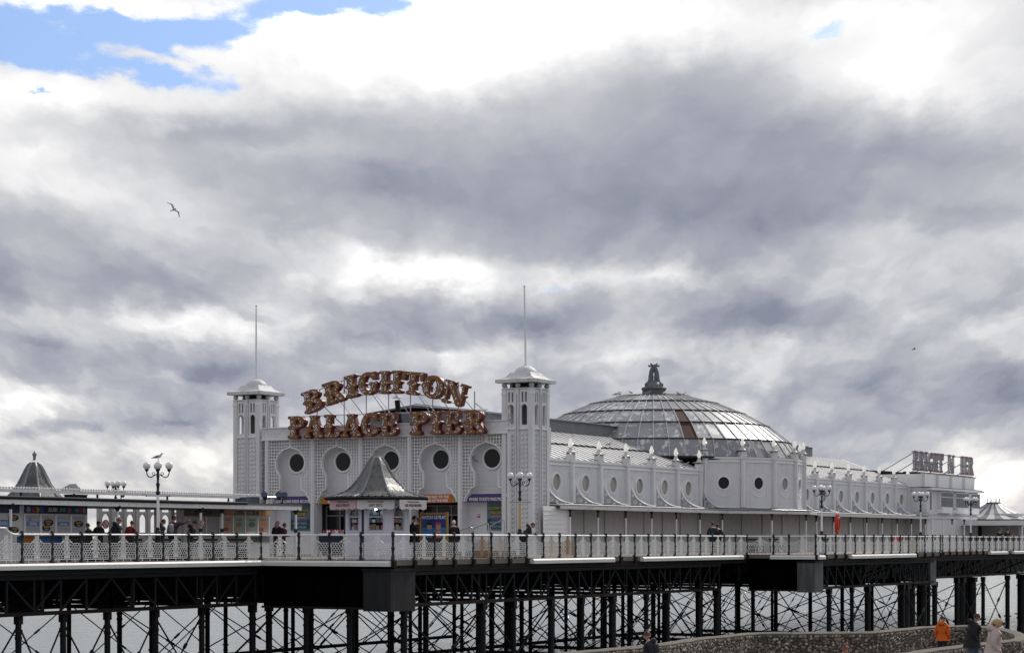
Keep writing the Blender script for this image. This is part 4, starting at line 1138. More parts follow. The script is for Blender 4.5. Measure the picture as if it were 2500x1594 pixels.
def pier_meshes(h):
    key = round(h, 2)
    if key in PIER: return PIER[key]
    a = MB(); a.box(-.17, .17, -.16, .12, ZC - .1, h)
    b = MB(); b.box(-.055, .055, -.20, -.163, ZC + .1, h - .1)
    c = MB(); c.box(-.2, .2, -.2, .2, h - .06, h + .42); 
    d = MB(); d.box(-.30, .30, -.30, .30, h + .50, h + .53); d.lathe([(.25, h + .53), (.16, h + .61), (.095, h + .74), (.085, h + .80)], 8)
    for x in (-.12, 0, .12):
        for y in (-.17, .17): d.box(x - .03, x + .03, y - .03, y + .03, h + .42, h + .50)
    e = MB(); e.lathe([(.07, h + .80), (.125, h + .89), (.135, h + .98), (.105, h + 1.10), (.05, h + 1.23), (.005, h + 1.30)], 10)
    f = MB(); f.sphere((.10, -.07, h + .98), .035, 6, 4)
    PIER[key] = (a.mesh('pier', WHITE), b.mesh('fillet', WHITE_TRIM), c.mesh('pedestal', WHITE), d.mesh('lamp_cap', GREY_SHADED), e.mesh('lamp_glass', LAMP_GLASS, True), f.mesh('filament', LAMP_LIT))
    return PIER[key]
def pier(parent, o, ang, h, lit=True):
    a, b, c, d, e, f = pier_meshes(h)
    P = inst('pier', a, parent, (o[0], o[1], 0), (0, 0, ang))
    q = bpy.data.objects.new('fillet', b); COL.objects.link(q); q.parent = P
    pd = inst('pedestal', c, parent, (o[0], o[1], 0), (0, 0, ang))
    for nm, me in (('lamp_cap', d), ('lamp_glass', e)) + ((('filament', f),) if lit else ()):
        q = bpy.data.objects.new(nm, me); COL.objects.link(q); q.parent = pd
# scrolled bracket standing on the canopy
def bracket_mesh():
    mb = MB(); top = 1.28; L = 1.45
    cur = [(L - L * math.sin(a) if False else 0, 0) for a in (0,)]
    pts = [(L * (1 - math.cos(q)) , top * (1 - math.sin(q))) for q in [k * R(90) / 12 for k in range(13)]]
    pts = [(x, z) for x, z in pts]           # concave quarter from (0,top) to (L,0)
    mb.tube([(x + .05, 0, z) for x, z in pts], .045, 6)
    poly = [(0.03, 0)] + [(x + .03, z * .96) for x, z in pts]
    return mb, poly
_bm, _poly = bracket_mesh()
BR_RIM = _bm.mesh('bracket_rim', WHITE_TRIM, True)
FRET = plain('fretwork_grey', (.40, .40, .42), .6, 0, .5, 14, .6, 22)
holes = [[(.28 + .13 * math.cos(a), .24 + .13 * math.sin(a)) for a in [k * math.pi / 5 for k in range(10)]], [(.15 + .06 * math.cos(a), .60 + .09 * math.sin(a)) for a in [k * math.pi / 4 for k in range(8)]], [(.60 + .09 * math.cos(a), .12 + .06 * math.sin(a)) for a in [k * math.pi / 4 for k in range(8)]]]
_fm = MB(); _fm.plate([_poly] + holes, .03, (0, 0, 0), (1, 0, 0), (0, 0, 1)); _fm.tube([(.28 + .085 * math.cos(a), 0, .24 + .085 * math.sin(a)) for a in [k * .6 for k in range(10)]], .02, 5); _fm.tube([(.28 + .03 * math.cos(a), 0, .24 + .03 * math.sin(a)) for a in [k * .9 for k in range(7)]], .015, 5)
BR_FRET = _fm.mesh('fretwork', FRET)

def wing(parent, u_list, pane_seq, scroll=True, ends=(True, True)):
    for i, u in enumerate(u_list):
        if (i or ends[0]) and (i < len(u_list) - 1 or ends[1]): pier(parent, (VW, u), R(90), ZE, True)
        if scroll and i < len(u_list) - (0 if ends[1] else 1):
            rim = inst('bracket_rim', BR_RIM, parent, (VW + .22, u + .15, ZC - .02), (0, 0, R(38)))
            q = bpy.data.objects.new('fretwork', BR_FRET); COL.objects.link(q); q.parent = rim
        if i < len(u_list) - 1:
            w = u_list[i + 1] - u - .30
            bay(parent, (VW, (u + u_list[i + 1]) / 2), (0, 1), w, ZC - .05, ZE - .02, 3.95, pane_seq)
            mb = MB(); mb.box(VW - .06, VW + .10, u + .17, u_list[i + 1] - .17, ZE - .02, ZE + .09); part('eaves_gutter', mb, WHITE_TRIM, parent)
U1 = [93.35] + [96.66 + 3.365 * i for i in range(6)]
wing(front, U1, PANE_P, True, (False, True))
# standing-seam roofs
def sheet_roof(parent, v0, z0, v1, z1, ua, ub, step, rows=((0, 1),), skew=0.0, rows_break=None):
    n = int(round((ub - ua) / step)); st = (ub - ua) / n
    L = math.hypot(v1 - v0, z1 - z0)
    for (f0, f1) in rows:
        va, za = v0 + (v1 - v0) * f0, z0 + (z1 - z0) * f0; vb, zb = v0 + (v1 - v0) * f1, z0 + (z1 - z0) * f1
        sm = MB(); sm.prism([(0, 0), (st - .04, 0), (st - .04, .03), (0, .03)], (0, 0, 0), (0, 1, 0), (0, 0, 1), (vb - va, 0, zb - za)); me = sm.mesh('roof_sheet', ROOF_SHEET)
        rb = MB(); rb.bar((va, 0, za + .036), (vb, 0, zb + .036), .17, .018, (0, 0, 1)); mr = MB(); mr.v = [(x - va, y, z - za) for x, y, z in rb.v]; mr.f = rb.f; mr.mi = rb.mi
        mer = mr.mesh('seam', RIB)
        for i in range(n):
            inst('roof_sheet', me, parent, (va, ua + i * st + .02, za)); inst('seam', mer, parent, (va, ua + i * st, za))
def hall_roof(parent, ua, ub, uc0, uc1, label_ridge=True):
    # lower slope, broken by a flashing, up to the clerestory
    sheet_roof(parent, VW + .05, ZE + .10, -57.6, 7.25, ua, ub, .76, ((0, .49), (.51, 1)))
    mb = MB(); mb.bar((VW + .05 + (-57.6 - VW - .05) * .5, ua, ZE + .1 + (7.25 - ZE - .1) * .5 + .06), (VW + .05 + (-57.6 - VW - .05) * .5, ub, ZE + .1 + (7.25 - ZE - .1) * .5 + .06), .10, .09); part('flashing', mb, RIB, parent)
    mb = MB(); mb.prism([(-52.15, ZE), (-57.6, 7.2), (-63.8, 7.2), (-69.2, ZE), (-69.2, 0), (-52.6, 0), (-52.6, ZC - .1), (-52.2, ZC - .1)], (0, ua, 0), (1, 0, 0), (0, 0, 1), (0, ub - ua, 0)); part('hall_body', mb, DARK, parent)
    # clerestory
    mb = MB(); mb.box(-63.8, -57.6, uc0, uc1, 7.2, 7.98); part('clerestory', mb, LEAD, parent)
    mb = MB(); mb.prism([(-57.4, 7.96), (-60.7, 8.36), (-64.0, 7.96), (-60.7, 8.2)], (0, uc0 - .15, 0), (1, 0, 0), (0, 0, 1), (0, uc1 - uc0 + .3, 0)); part('clerestory_roof', mb, LEAD, parent)
    k = 0
    for i in range(int((uc1 - uc0) / 1.1)):
        mb = MB(); mb.tube([(-57.42, uc0 + i * 1.1, 8.0), (-60.7, uc0 + i * 1.1 + .02, 8.42)], .03, 5); part('roof_roll', mb, RIB_L, parent)
hall_roof(front, 93.0, 113.6, 94.2, 113.6)
# weatherboarded shed between tower and wing, then the arcade wall under the canopy
for j in range(11):
    z = j * .235
    mb = MB(); mb.prism([(0, z), (.035, z), (.008, z + .238), (0, z + .238)], (-50.62, 90.9, 0), (1, 0, 0), (0, 0, 1), (0, 2.62, 0)); part('weatherboard', mb, WHITE_TRIM, front)
mb = MB(); mb.box(-52.0, -50.62, 92.05, 93.5, 0, 2.55); part('store_shed', mb, WHITE, front)
mb = MB(); mb.box(-50.66, -50.55, 93.5, 93.62, 0, 2.58); part('corner_board', mb, WHITE_TRIM, front)
def lower_wall(parent, ua, ub, n):
    for i in range(n):
        a, b = ua + (ub - ua) * i / n, ua + (ub - ua) * (i + 1) / n
        mb = MB(); mb.box(VW - .3, VW - .2, a, b - .01, 0, ZC); o = part('lower_panel', mb, GREY_SHADED, parent)
        mb = MB(); mb.box(VW - .2, VW - .13, a - .08, a + .08, 0, ZC); part('mullion', mb, GREY_SHADED, o)
        for k in range(1, 4):
            x = a + (b - a) * k / 4; mb = MB(); mb.box(VW - .2, VW - .185, x - .012, x + .012, .9, ZC - .2); part('bead', mb, WHITE_TRIM, o)
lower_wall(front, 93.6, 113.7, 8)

# ------------------------------------------------------------------ domed hall
hall = thing('domed_hall', 'white hall with a great grey glazed-looking ribbed dome', 'building', (-58.8, 120.85, 0))
DC = Vector((-58.8, 120.85)); Lf = 2.55
ang = [R(-45), R(-27), R(-9), R(9), R(27), R(45)]
verts = [Vector((VW, 120.85 - Lf * (math.cos(R(45)) + math.cos(R(27)) + math.cos(R(9)))))]
for q in ang: verts.append(verts[-1] + Vector((-math.sin(q), math.cos(q))) * Lf)
ZD = 5.92
for i in range(6):
    a, b = verts[i], verts[i + 1]; ex = (b - a).normalized(); m = (a + b) / 2
    bay(hall, m, ex, Lf - .36, ZC - .05, ZD - .02, 4.38, PANE_D if i < 2 else PANE_P, .84)
    mb = MB(); nrm = Vector((ex.y, -ex.x)); p, q = a + ex * .17, b - ex * .17
    mb.bar((p.x, p.y, ZD + .035), (q.x, q.y, ZD + .035), .16, .11); part('eaves_gutter', mb, WHITE_TRIM, hall)
for i, p in enumerate(verts):
    q = ang[max(0, i - 1)] / 2 + ang[min(5, i)] / 2 if 0 < i < 6 else ang[0 if i == 0 else 5]
    pier(hall, p, R(90) + q, ZD, True)
mb = MB(); mb.prism([tuple(v_ - Vector((.12, 0))) for v_ in verts] + [(-69, verts[-1].y), (-69, verts[0].y)], (0, 0, ZC - .1), (1, 0, 0), (0, 1, 0), (0, 0, 5.8 - ZC + .1)); part('hall_body', mb, DARK, hall)
# dome: base ring follows the bow of the wall, then closes to a circle
PROF = [(1.0, 5.95), (.935, 7.12), (.787, 8.24), (.625, 9.10), (.445, 9.82), (.25, 10.33)]
R0 = 9.78; NR = 60
def base_r(a):
    """radius of the wall line seen from the dome centre in direction a"""
    d = Vector((math.cos(a), math.sin(a))); best = None
    for p, q in zip(verts, verts[1:]):
        e = q - p; den = d.x * e.y - d.y * e.x
        if abs(den) < 1e-6: continue
        w = p - DC; t_ = (w.x * e.y - w.y * e.x) / den; s_ = (w.x * d.y - w.y * d.x) / den
        if t_ > 0 and -.001 <= s_ <= 1.001: best = t_
    return best if best else R0
def dome_pt(i, k):
    a = 2 * math.pi * k / NR + .03; f, z = PROF[i]
    r = base_r(a) if i == 0 else R0 * f
    if i == 0: r = min(r, 10.2)
    return Vector((DC.x + r * math.cos(a), DC.y + r * math.sin(a), z))
dome = part('dome', MB().lathe([(R0 * f * .975, z - .12) for f, z in PROF] + [(.3, 10.4)], 40, DC.x, DC.y), RIB, hall, True)
def _px(p): return 1250 + F_PX * (C30 * p.x + S30 * p.y) / (-S30 * p.x + C30 * p.y)
HOLE_K = min((k for k in range(NR) if (dome_pt(1, k).xy - DC).dot(Vector((.5, -.866))) > 0), key=lambda k: abs(_px((dome_pt(2, k) + dome_pt(2, k + 1)) / 2) - 1668))
RUSTGAP = plain('rust_hole', (.05, .018, .012), .8, 0, .5, 5)
for i in range(5):
    for k in range(NR):
        a, b, c, d = dome_pt(i, k), dome_pt(i, k + 1), dome_pt(i + 1, k + 1), dome_pt(i + 1, k)
        m_ = (a + b + c + d) / 4; sh = .985
        a, b, c, d = [m_ + (p - m_) * sh for p in (a, b, c, d)]
        n = (b - a).cross(d - a).normalized() * .035
        mb = MB(); mb.add([a - n, b - n, c - n, d - n, a, b, c, d], [(4, 5, 6, 7), (0, 1, 5, 4), (1, 2, 6, 5), (2, 3, 7, 6), (3, 0, 4, 7)])
        hole = i in (1, 2) and k == HOLE_K
        part('dome_panel', mb, RUSTGAP if hole else DOME_SHEET, dome)
for k in range(NR):
    pts = [dome_pt(i, k) for i in range(6)]
    mb = MB(); mb.tube([p + (p - Vector((DC.x, DC.y, 2))).normalized() * .02 for p in pts], .04, 4); part('dome_rib', mb, RIB_L, dome)
for i in range(0, 6):
    mb = MB(); mb.tube([dome_pt(i, k) + Vector((0, 0, .03)) for k in range(NR)], .055 if i else .07, 5, closed=True); part('dome_ring', mb, RIB, dome)
# cap slab, drum and lead finial of two entwined tails
mb = MB(); mb.lathe([(2.6, 10.28), (2.5, 10.36), (.8, 10.5)], 32, DC.x, DC.y); part('dome_cap', mb, LEAD, hall, True)
drum = part('drum', MB().lathe([(.78, 10.40), (.78, 10.82), (.84, 10.86), (.84, 10.96), (.78, 11.02)], 8, DC.x, DC.y, R(22.5)), plain('drum_grey', (.10, .10, .095), .7, 0, .5, 3), hall)
FIN = plain('finial_lead', (.12, .13, .155), .55, .1, .4, 6, .4, 14)
fb = MB()
rt = Vector((C30, S30, 0)); c0 = Vector((DC.x, DC.y, 0))
def fp(x, z, y=0): return c0 + rt * x + Vector((0, 0, z)) + Vector((-S30, C30, 0)) * y
fin = part('finial', MB().lathe([(.62, 11.02), (.58, 11.12), (.45, 11.28), (.28, 11.42), (.2, 11.5)], 12, DC.x, DC.y), FIN, hall, True)
for s in (-1, 1):
    mb = MB(); mb.tube(catmull([fp(s * .42, 11.1, -.1), fp(s * .30, 11.28), fp(s * .20, 11.55), fp(s * .19, 11.85), fp(s * .15, 12.1), fp(s * .05, 12.3), fp(-s * .05, 12.42), fp(-s * .12, 12.52)], 4), [.22] * 4 + [.185] * 8 + [.16] * 8 + [.10] * 9, 8); part('dolphin_tail', mb, FIN, fin, True)
    mb = MB(); mb.prism([(0, 0), (.30, .02), (.34, .16), (.16, .12), (.20, .30), (.06, .22)], fp(-s * .06, 12.36, -.06), rt * -s, (0, 0, 1), Vector((-S30, C30, 0)) * .1); part('fluke', mb, FIN, fin)
    mb = MB(); mb.sphere(tuple(fp(s * .42, 11.16, -.12)), .22, 10, 6); part('dolphin_head', mb, FIN, fin, True)

# ------------------------------------------------------------------ rear hall, beyond the dome
rear = thing('rear_hall', 'white oval-windowed hall with ribbed roof beyond the dome', 'building', (-60, 142, 0))
U2 = [127.5, 129.66] + [132.98 + 3.33 * i for i in range(6)] + [152.9]
wing(rear, U2[1:], PANE_P, True, (True, True))
hall_roof(rear, 127.6, 153.0, 127.6, 146.5)
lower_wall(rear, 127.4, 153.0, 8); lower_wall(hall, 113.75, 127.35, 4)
mb = MB(); mb.box(-52.3, VW - .13, 127.5, 129.5, ZC, ZE); part('bay_panel', mb, WHITE, rear)
# corner box with its lean-to canopy
# ------------------------------------------------------------------ veranda canopy along the whole side
ver = thing('veranda', 'long shallow veranda canopy on slim columns along the side wall', 'veranda', (-51, 120, 0))
CAN = paint('canopy_edge', (.56, .56, .57), dirt=(.14, .13, .12), amount=.9, rust=.1)
FELT = plain('canopy_felt', (.10, .105, .12), .7, 0, .45, 3)
line = [(-50.3, 90.9), (-50.3, 113.2)] + [(v_.x + 1.5 + .2 * math.cos(i), v_.y) for i, v_ in enumerate(verts[1:6])] + [(-50.3, 128.8), (-50.3, 160.5)]
line = [(-50.3, 92.2), (-50.3, 113.4), (-49.5, 115.3), (-48.5, 117.6), (-47.7, 120.85), (-48.5, 124.1), (-49.5, 126.6), (-50.3, 128.6), (-50.3, 153.6)]
for (a, b) in zip(line, line[1:]):
    a, b = Vector((*a, 0)), Vector((*b, 0)); L = (b - a).length; n = max(1, int(round(L / 3.3)))
    for i in range(n):
        p, q = a.lerp(b, i / n), a.lerp(b, (i + 1) / n); d = (q - p).normalized()
        mb = MB(); mb.bar(p + d * .005 + Vector((0, 0, 2.53)), q - d * .005 + Vector((0, 0, 2.53)), .06, .17); part('fascia', mb, CAN, ver)
        mb = MB(); mb.add([p + Vector((-.03, 0, 2.62)), q + Vector((-.03, 0, 2.62)), (VW, q.y, 2.80), (VW, p.y, 2.80), p + Vector((-.03, 0, 2.52)), q + Vector((-.03, 0, 2.52)), (VW, q.y, 2.60), (VW, p.y, 2.60)], [(0, 1, 2, 3), (7, 6, 5, 4)]); part('roof_panel', mb, FELT, ver)
    mb = MB(); mb.tube([a + Vector((-.25, 0, 2.70)), b + Vector((-.25, 0, 2.70))], .035, 6); part('cable_pipe', mb, STEEL, ver)
    mb = MB(); mb.tube([a + Vector((-.6, 0, 2.78)), b + Vector((-.6, 0, 2.76))], .03, 6); part('cable_pipe', mb, IRON_GREY, ver)
COLM = MB().lathe([(.055, 0), (.05, 1.9), (.05, 2.05)], 8).mesh('column', WHITE_TRIM, True)
COLB = MB().lathe([(.075, 2.05), (.075, 2.11), (.05, 2.13), (.05, 2.28), (.10, 2.40), (.14, 2.45)], 8).mesh('column_head', POST_BLACK, True)
cols = [(-50.45, u) for u in (93.56, 96.75, 100.1, 103.4, 106.7, 110.0, 113.3)] + [(-48.7, 117.0), (-47.95, 120.85), (-48.7, 124.6)] + [(-50.45, 129.0 + 3.32 * i) for i in range(8)]
for v, u in cols:
    o = inst('column', COLM, ver, (v, u, 0)); q = bpy.data.objects.new('column_head', COLB); COL.objects.link(q); q.parent = o
for i in range(9):
    u = 98 + i * 6.1
    mb = MB(); mb.tube([(-50.9, u, 2.66), (-51.9, u + .1, 3.25)], .02, 5); part('stay', mb, STEEL, ver)
t = thing('wall_flood', 'grey bulkhead lamp on the corner pier of the domed hall', 'lamp', (verts[0].x + .25, verts[0].y - .2, 3.1))
mb = MB(); mb.lathe([(.05, 3.05), (.17, 3.12), (.17, 3.35), (.10, 3.5)], 10, verts[0].x + .35, verts[0].y - .2); part('housing', mb, STEEL, t, True)
mb = MB(); mb.tube([(verts[0].x + .35, verts[0].y - .2, 3.05), (verts[0].x + .35, verts[0].y - .2, 2.8)], .02, 5); part('stem', mb, STEEL, t)

# ------------------------------------------------------------------ two-storey block with roof sign
blk = thing('two_storey_block', 'white two-storey block with ribbon windows and roof letters', 'building', (-52, 160, 0))
B0, B1 = 153.0, 166.6; BVf = -50.6
mb = MB(); mb.box(-62, BVf, B0 + .02, B1, 0, 4.75); part('wall', mb, WHITE, blk)
mb = MB(); mb.box(-62, BVf + .45, B0 - .05, B1 + .35, 4.75, 4.93); part('eaves', mb, WHITE_WORN, blk)
mb = MB(); mb.box(-61.5, BVf + .30, B0 - .1, B1 + .2, 4.934, 5.0); part('roof_felt', mb, FELT, blk)
for i in range(4):
    a, b = B0 - .5 + i * 3.5, B0 - .5 + (i + 1) * 3.5
    mb = MB(); mb.box(BVf - .35, BVf - .25, a, b - .03, 5.0, 6.0); o = part('parapet_panel', mb, WHITE_TRIM, blk)
    mb = MB(); mb.box(BVf - .25, BVf - .22, a + .15, a + .75, 5.0, 6.0); part('parapet_patch', mb, GREY_SHADED, o)
mb = MB(); mb.box(-61, BVf - .34, B0 - .5, B0 - .4, 5.0, 6.0); part('parapet_panel', mb, WHITE_TRIM, blk)
mb = MB()
for i in range(90): mb.box(BVf - .32, BVf - .28, B0 - .4 + i * .16, B0 - .36 + i * .16, 6.0, 6.10)
part('bird_spikes', mb, STEEL, blk, kind='stuff')
# three bowed window groups
wy = [(155.6, 159.0), (159.5, 163.2), (163.6, 166.3)]
for a, b in wy:
    m_ = (a + b) / 2
    mb = MB(); mb.prism([(0, a), (.35, a + .5), (.35, b - .5), (0, b)], (BVf, 0, 2.95), (1, 0, 0), (0, 1, 0), (0, 0, .42)); part('bay_apron', mb, WHITE_TRIM, blk)
    mb = MB(); mb.prism([(0, a), (.30, a + .12), (.30, b - .12), (0, b)], (BVf, 0, 3.374), (1, 0, 0), (0, 1, 0), (0, 0, 1.3)); wd = part('bay_window', mb, WHITE, blk)
    n = 6
    for k in range(n):
        y0 = a + .15 + (b - a - .3) * k / n; y1 = a + .15 + (b - a - .3) * (k + 1) / n
        mb = MB(); mb.box(BVf + .30, BVf + .312, y0 + .04, y1 - .04, 3.46, 4.2); part('pane', mb, plain('pane_blue', (.02, .028, .04), .15, 0, .3, 2, spec=.2), wd)
        mb = MB(); mb.box(BVf + .30, BVf + .312, y0 + .04, y1 - .04, 4.27, 4.6); part('pane', mb, MATS['pane_blue'], wd)
mb = MB(); mb.box(BVf, BVf + .02, 153.9, 154.2, 3.2, 4.55); part('slit_window', mb, MATS['pane_blue'], blk)
mb = MB(); mb.box(BVf, BVf + .12, B0, B1, 2.52, 2.72); part('string_course', mb, WHITE_WORN, blk)
mb = MB(); mb.tube([(BVf + .16, B0, 2.80), (BVf + .16, B1, 2.76)], .03, 5); part('pipe', mb, STEEL, blk)
for i in range(5):
    y = 154.2 + i * 2.85
    mb = MB(); mb.box(BVf, BVf + .10, y - .16, y + .16, 0, 2.5); part('pilaster', mb, WHITE_TRIM, blk)
    if i < 4:
        mb = MB(); mb.box(BVf + .002, BVf + .03, y + .4, y + 2.45, .1, 2.35); d_ = part('door', mb, WHITE, blk)
        for k in range(4):
            mb = MB(); mb.box(BVf + .03, BVf + .04, y + .6 + k * .5, y + .62 + k * .5, .3, 1.1); part('door_groove', mb, GREY_SHADED, d_)
# two lean-to columns in front
for u in (155.4, 158.6):
    o = inst('column', COLM, ver, (-50.2 + .9, u, 0)); q = bpy.data.objects.new('column_head', COLB); COL.objects.link(q); q.parent = o
# grey service box jutting from the seaward end
mb = MB(); mb.box(-51.5, -47.6, 168.3, 171.5, 0, 3.05); end = single('end_kiosk', mb, WHITE, 'white corrugated store at the end of the block', 'store', (-49.5, 170, 0))
for i in range(10):
    mb = MB(); mb.box(-47.6, -47.54, 168.4 + i * .31, 168.53 + i * .31, .1, 2.4); part('corrugation', mb, WHITE_TRIM, end)

# roof letters, two of them missing
rs = thing('roof_sign', 'faded white and red roof letters reading BRIGHT N IER', 'sign', (-53.5, 166, 6.3))
R_FACE = plain('roof_letter', (.50, .47, .48), .6, 0, .25, 6); R_RED = plain('roof_letter_red', (.34, .11, .11), .6, 0, .4, 9); R_STUD = plain('roof_letter_stud', (.10, .085, .12), .5)
_rl = {}
def roof_letter(ch):
    if ch in _rl: return _rl[ch]
    F, w = GLY[ch]
    body = MB().plate(contour(F, -.012), .16, (0, .08, 0), (1, 0, 0), (0, 0, 1)).mesh('letter', R_FACE)
    trim = MB(); studs = MB(); ny, nx = F.shape
    for j in np.arange(.04, 1.0, .075):
        for i in np.arange(0, 1.0, .09):
            a = F[int(round((j + .12) / 1.24 * (ny - 1))), int(round((i + .15) / 1.30 * (nx - 1)))]
            if a < -.02: studs.box(i - .03, i + .03, -.03, -.004, j - .02, j + .018)
    tr = MB()
    for z0, z1 in ((.0, .10), (.90, 1.0)): 
        q = contour(np.maximum(F + .005, sbox(-.2, 1.2, z0, z1)), 0)
        if q: tr.plate(q, .02, (0, -.012, 0), (1, 0, 0), (0, 0, 1))
    _rl[ch] = (body, tr.mesh('red_trim', R_RED), studs.mesh('studs', R_STUD), w); return _rl[ch]
VS = -53.5
for ch, a, b in (('B', 2231, 2245), ('R', 2245, 2259), ('I', 2258, 2267), ('G', 2268, 2280), ('H', 2280, 2293), ('T', 2293, 2306), ('N', 2316, 2332), ('I', 2346, 2356), ('E', 2356, 2366), ('R', 2366, 2379)):
    p, q = at(a, v=VS), at(b, v=VS); bo, tr, st_, w = roof_letter(ch)
    o = inst('letter', bo, rs, (VS, p.y, 6.48), (0, 0, R(90)), ((q.y - p.y) / w * .92, 1, 1.66))
    for nm, me in (('red_trim', tr), ('studs', st_)):
        c_ = bpy.data.objects.new(nm, me); COL.objects.link(c_); c_.parent = o
        if nm == 'studs': c_['kind'] = 'stuff'
for z in (6.42, 8.05): part('rail', MB().tube([(VS - .2, 158.6, z), (VS - .2, 175.2, z)], .035, 5), IRON_GREY, rs)
part('base_beam', MB().box(VS - .4, VS - .05, 157, 172.5, 6.22, 6.36), IRON_GREY, rs)
for u in (159.5, 163, 167, 171): part('leg', MB().box(VS - .35, VS - .05, u - .35, u + .35, 5.4, 6.22), IRON_GREY, rs)
for u in (159, 166.5, 170, 174):
    for z in (8.0, 7.2): part('stay', MB().tube([(VS - .15, u, z), (VS - 1.5, u - 3.6, z - 1.6)], .03, 5), IRON_GREY, rs)
part('plant_deck', MB().box(-58, -54, 152.5, 159, 6.15, 6.3), IRON_GREY, rs)
for u in (153, 156): part('deck_leg', MB().box(-56, -55.6, u, u + .4, 5.0, 6.15), IRON_GREY, rs)

# ------------------------------------------------------------------ pavilion with glint-striped tent roof at the far end
pav = thing('striped_pavilion', 'open pavilion with blue tent roof striped with painted rib glints', 'pavilion', (-49, 186, 0))
TENT_GLINT = paint('tent_glint', (.34, .35, .38), amount=.3); TENT_B = plain('tent_blue', (.03, .038, .065), .6, 0, .2, 3)  # pale stripes put the sun glint on the ribs into colour
PCc = at(2425, v=-50.5); pc = Vector((-50.5, PCc.y, 0))
rad = [(.62, 3.95), (1.5, 3.45), (2.8, 2.92), (4.6, 2.55)]
NS = 40
for k in range(NS):
    a0, a1 = 2 * math.pi * k / NS, 2 * math.pi * (k + 1) / NS; mb = MB()
    for (r0, z0), (r1, z1) in zip(rad, rad[1:]):
        P = lambda r, z, a: (pc.x + r * math.cos(a), pc.y + r * math.sin(a), z)
        mb.quad(P(r1, z1, a0), P(r1, z1, a1), P(r0, z0, a1), P(r0, z0, a0))
    part('roof_stripe', mb, TENT_GLINT if k % 2 else TENT_B, pav)
mb = MB(); mb.lathe([(.62, 3.95), (.66, 4.0), (.3, 4.08)], 16, pc.x, pc.y); part('roof_cap', mb, TENT_B, pav)
for k in range(8): part('crown_picket', MB().tube([(pc.x + .55 * math.cos(k * .785), pc.y + .55 * math.sin(k * .785), 3.98), (pc.x + .55 * math.cos(k * .785), pc.y + .55 * math.sin(k * .785), 4.38)], .035, 5), BULB_OFF, pav)
part('fascia', MB().box(pc.x - 5.4, -45.3, pc.y - 9, pc.y + 14, 2.0, 2.4), WHITE_TRIM, pav)
mb = MB()
for i in range(40):
    mb.tube([(-45.28 + .02, pc.y - 9 + i * .58 + .2 * math.cos(q), 2.5 + .09 * math.sin(q)) for q in [j * math.pi / 4 for j in range(8)]], .025, 4, closed=True)
part('crest_fretwork', mb, GREY_SHADED, pav, kind='stuff')
for i in range(14): part('column', MB().tube([(-45.5, pc.y - 8.8 + i * 1.75, 0), (-45.5, pc.y - 8.8 + i * 1.75, 2.0)], .06, 6), WHITE_TRIM, pav)
for i in range(26): part('fairy_lamp', MB().sphere((-45.4, pc.y - 8.6 + i * .88, 1.9), .05, 6, 4), B_LIT, pav)
part('back_wall', MB().box(-51, -50.8, pc.y - 9, pc.y + 14, 0, 2.0), DARK, pav)

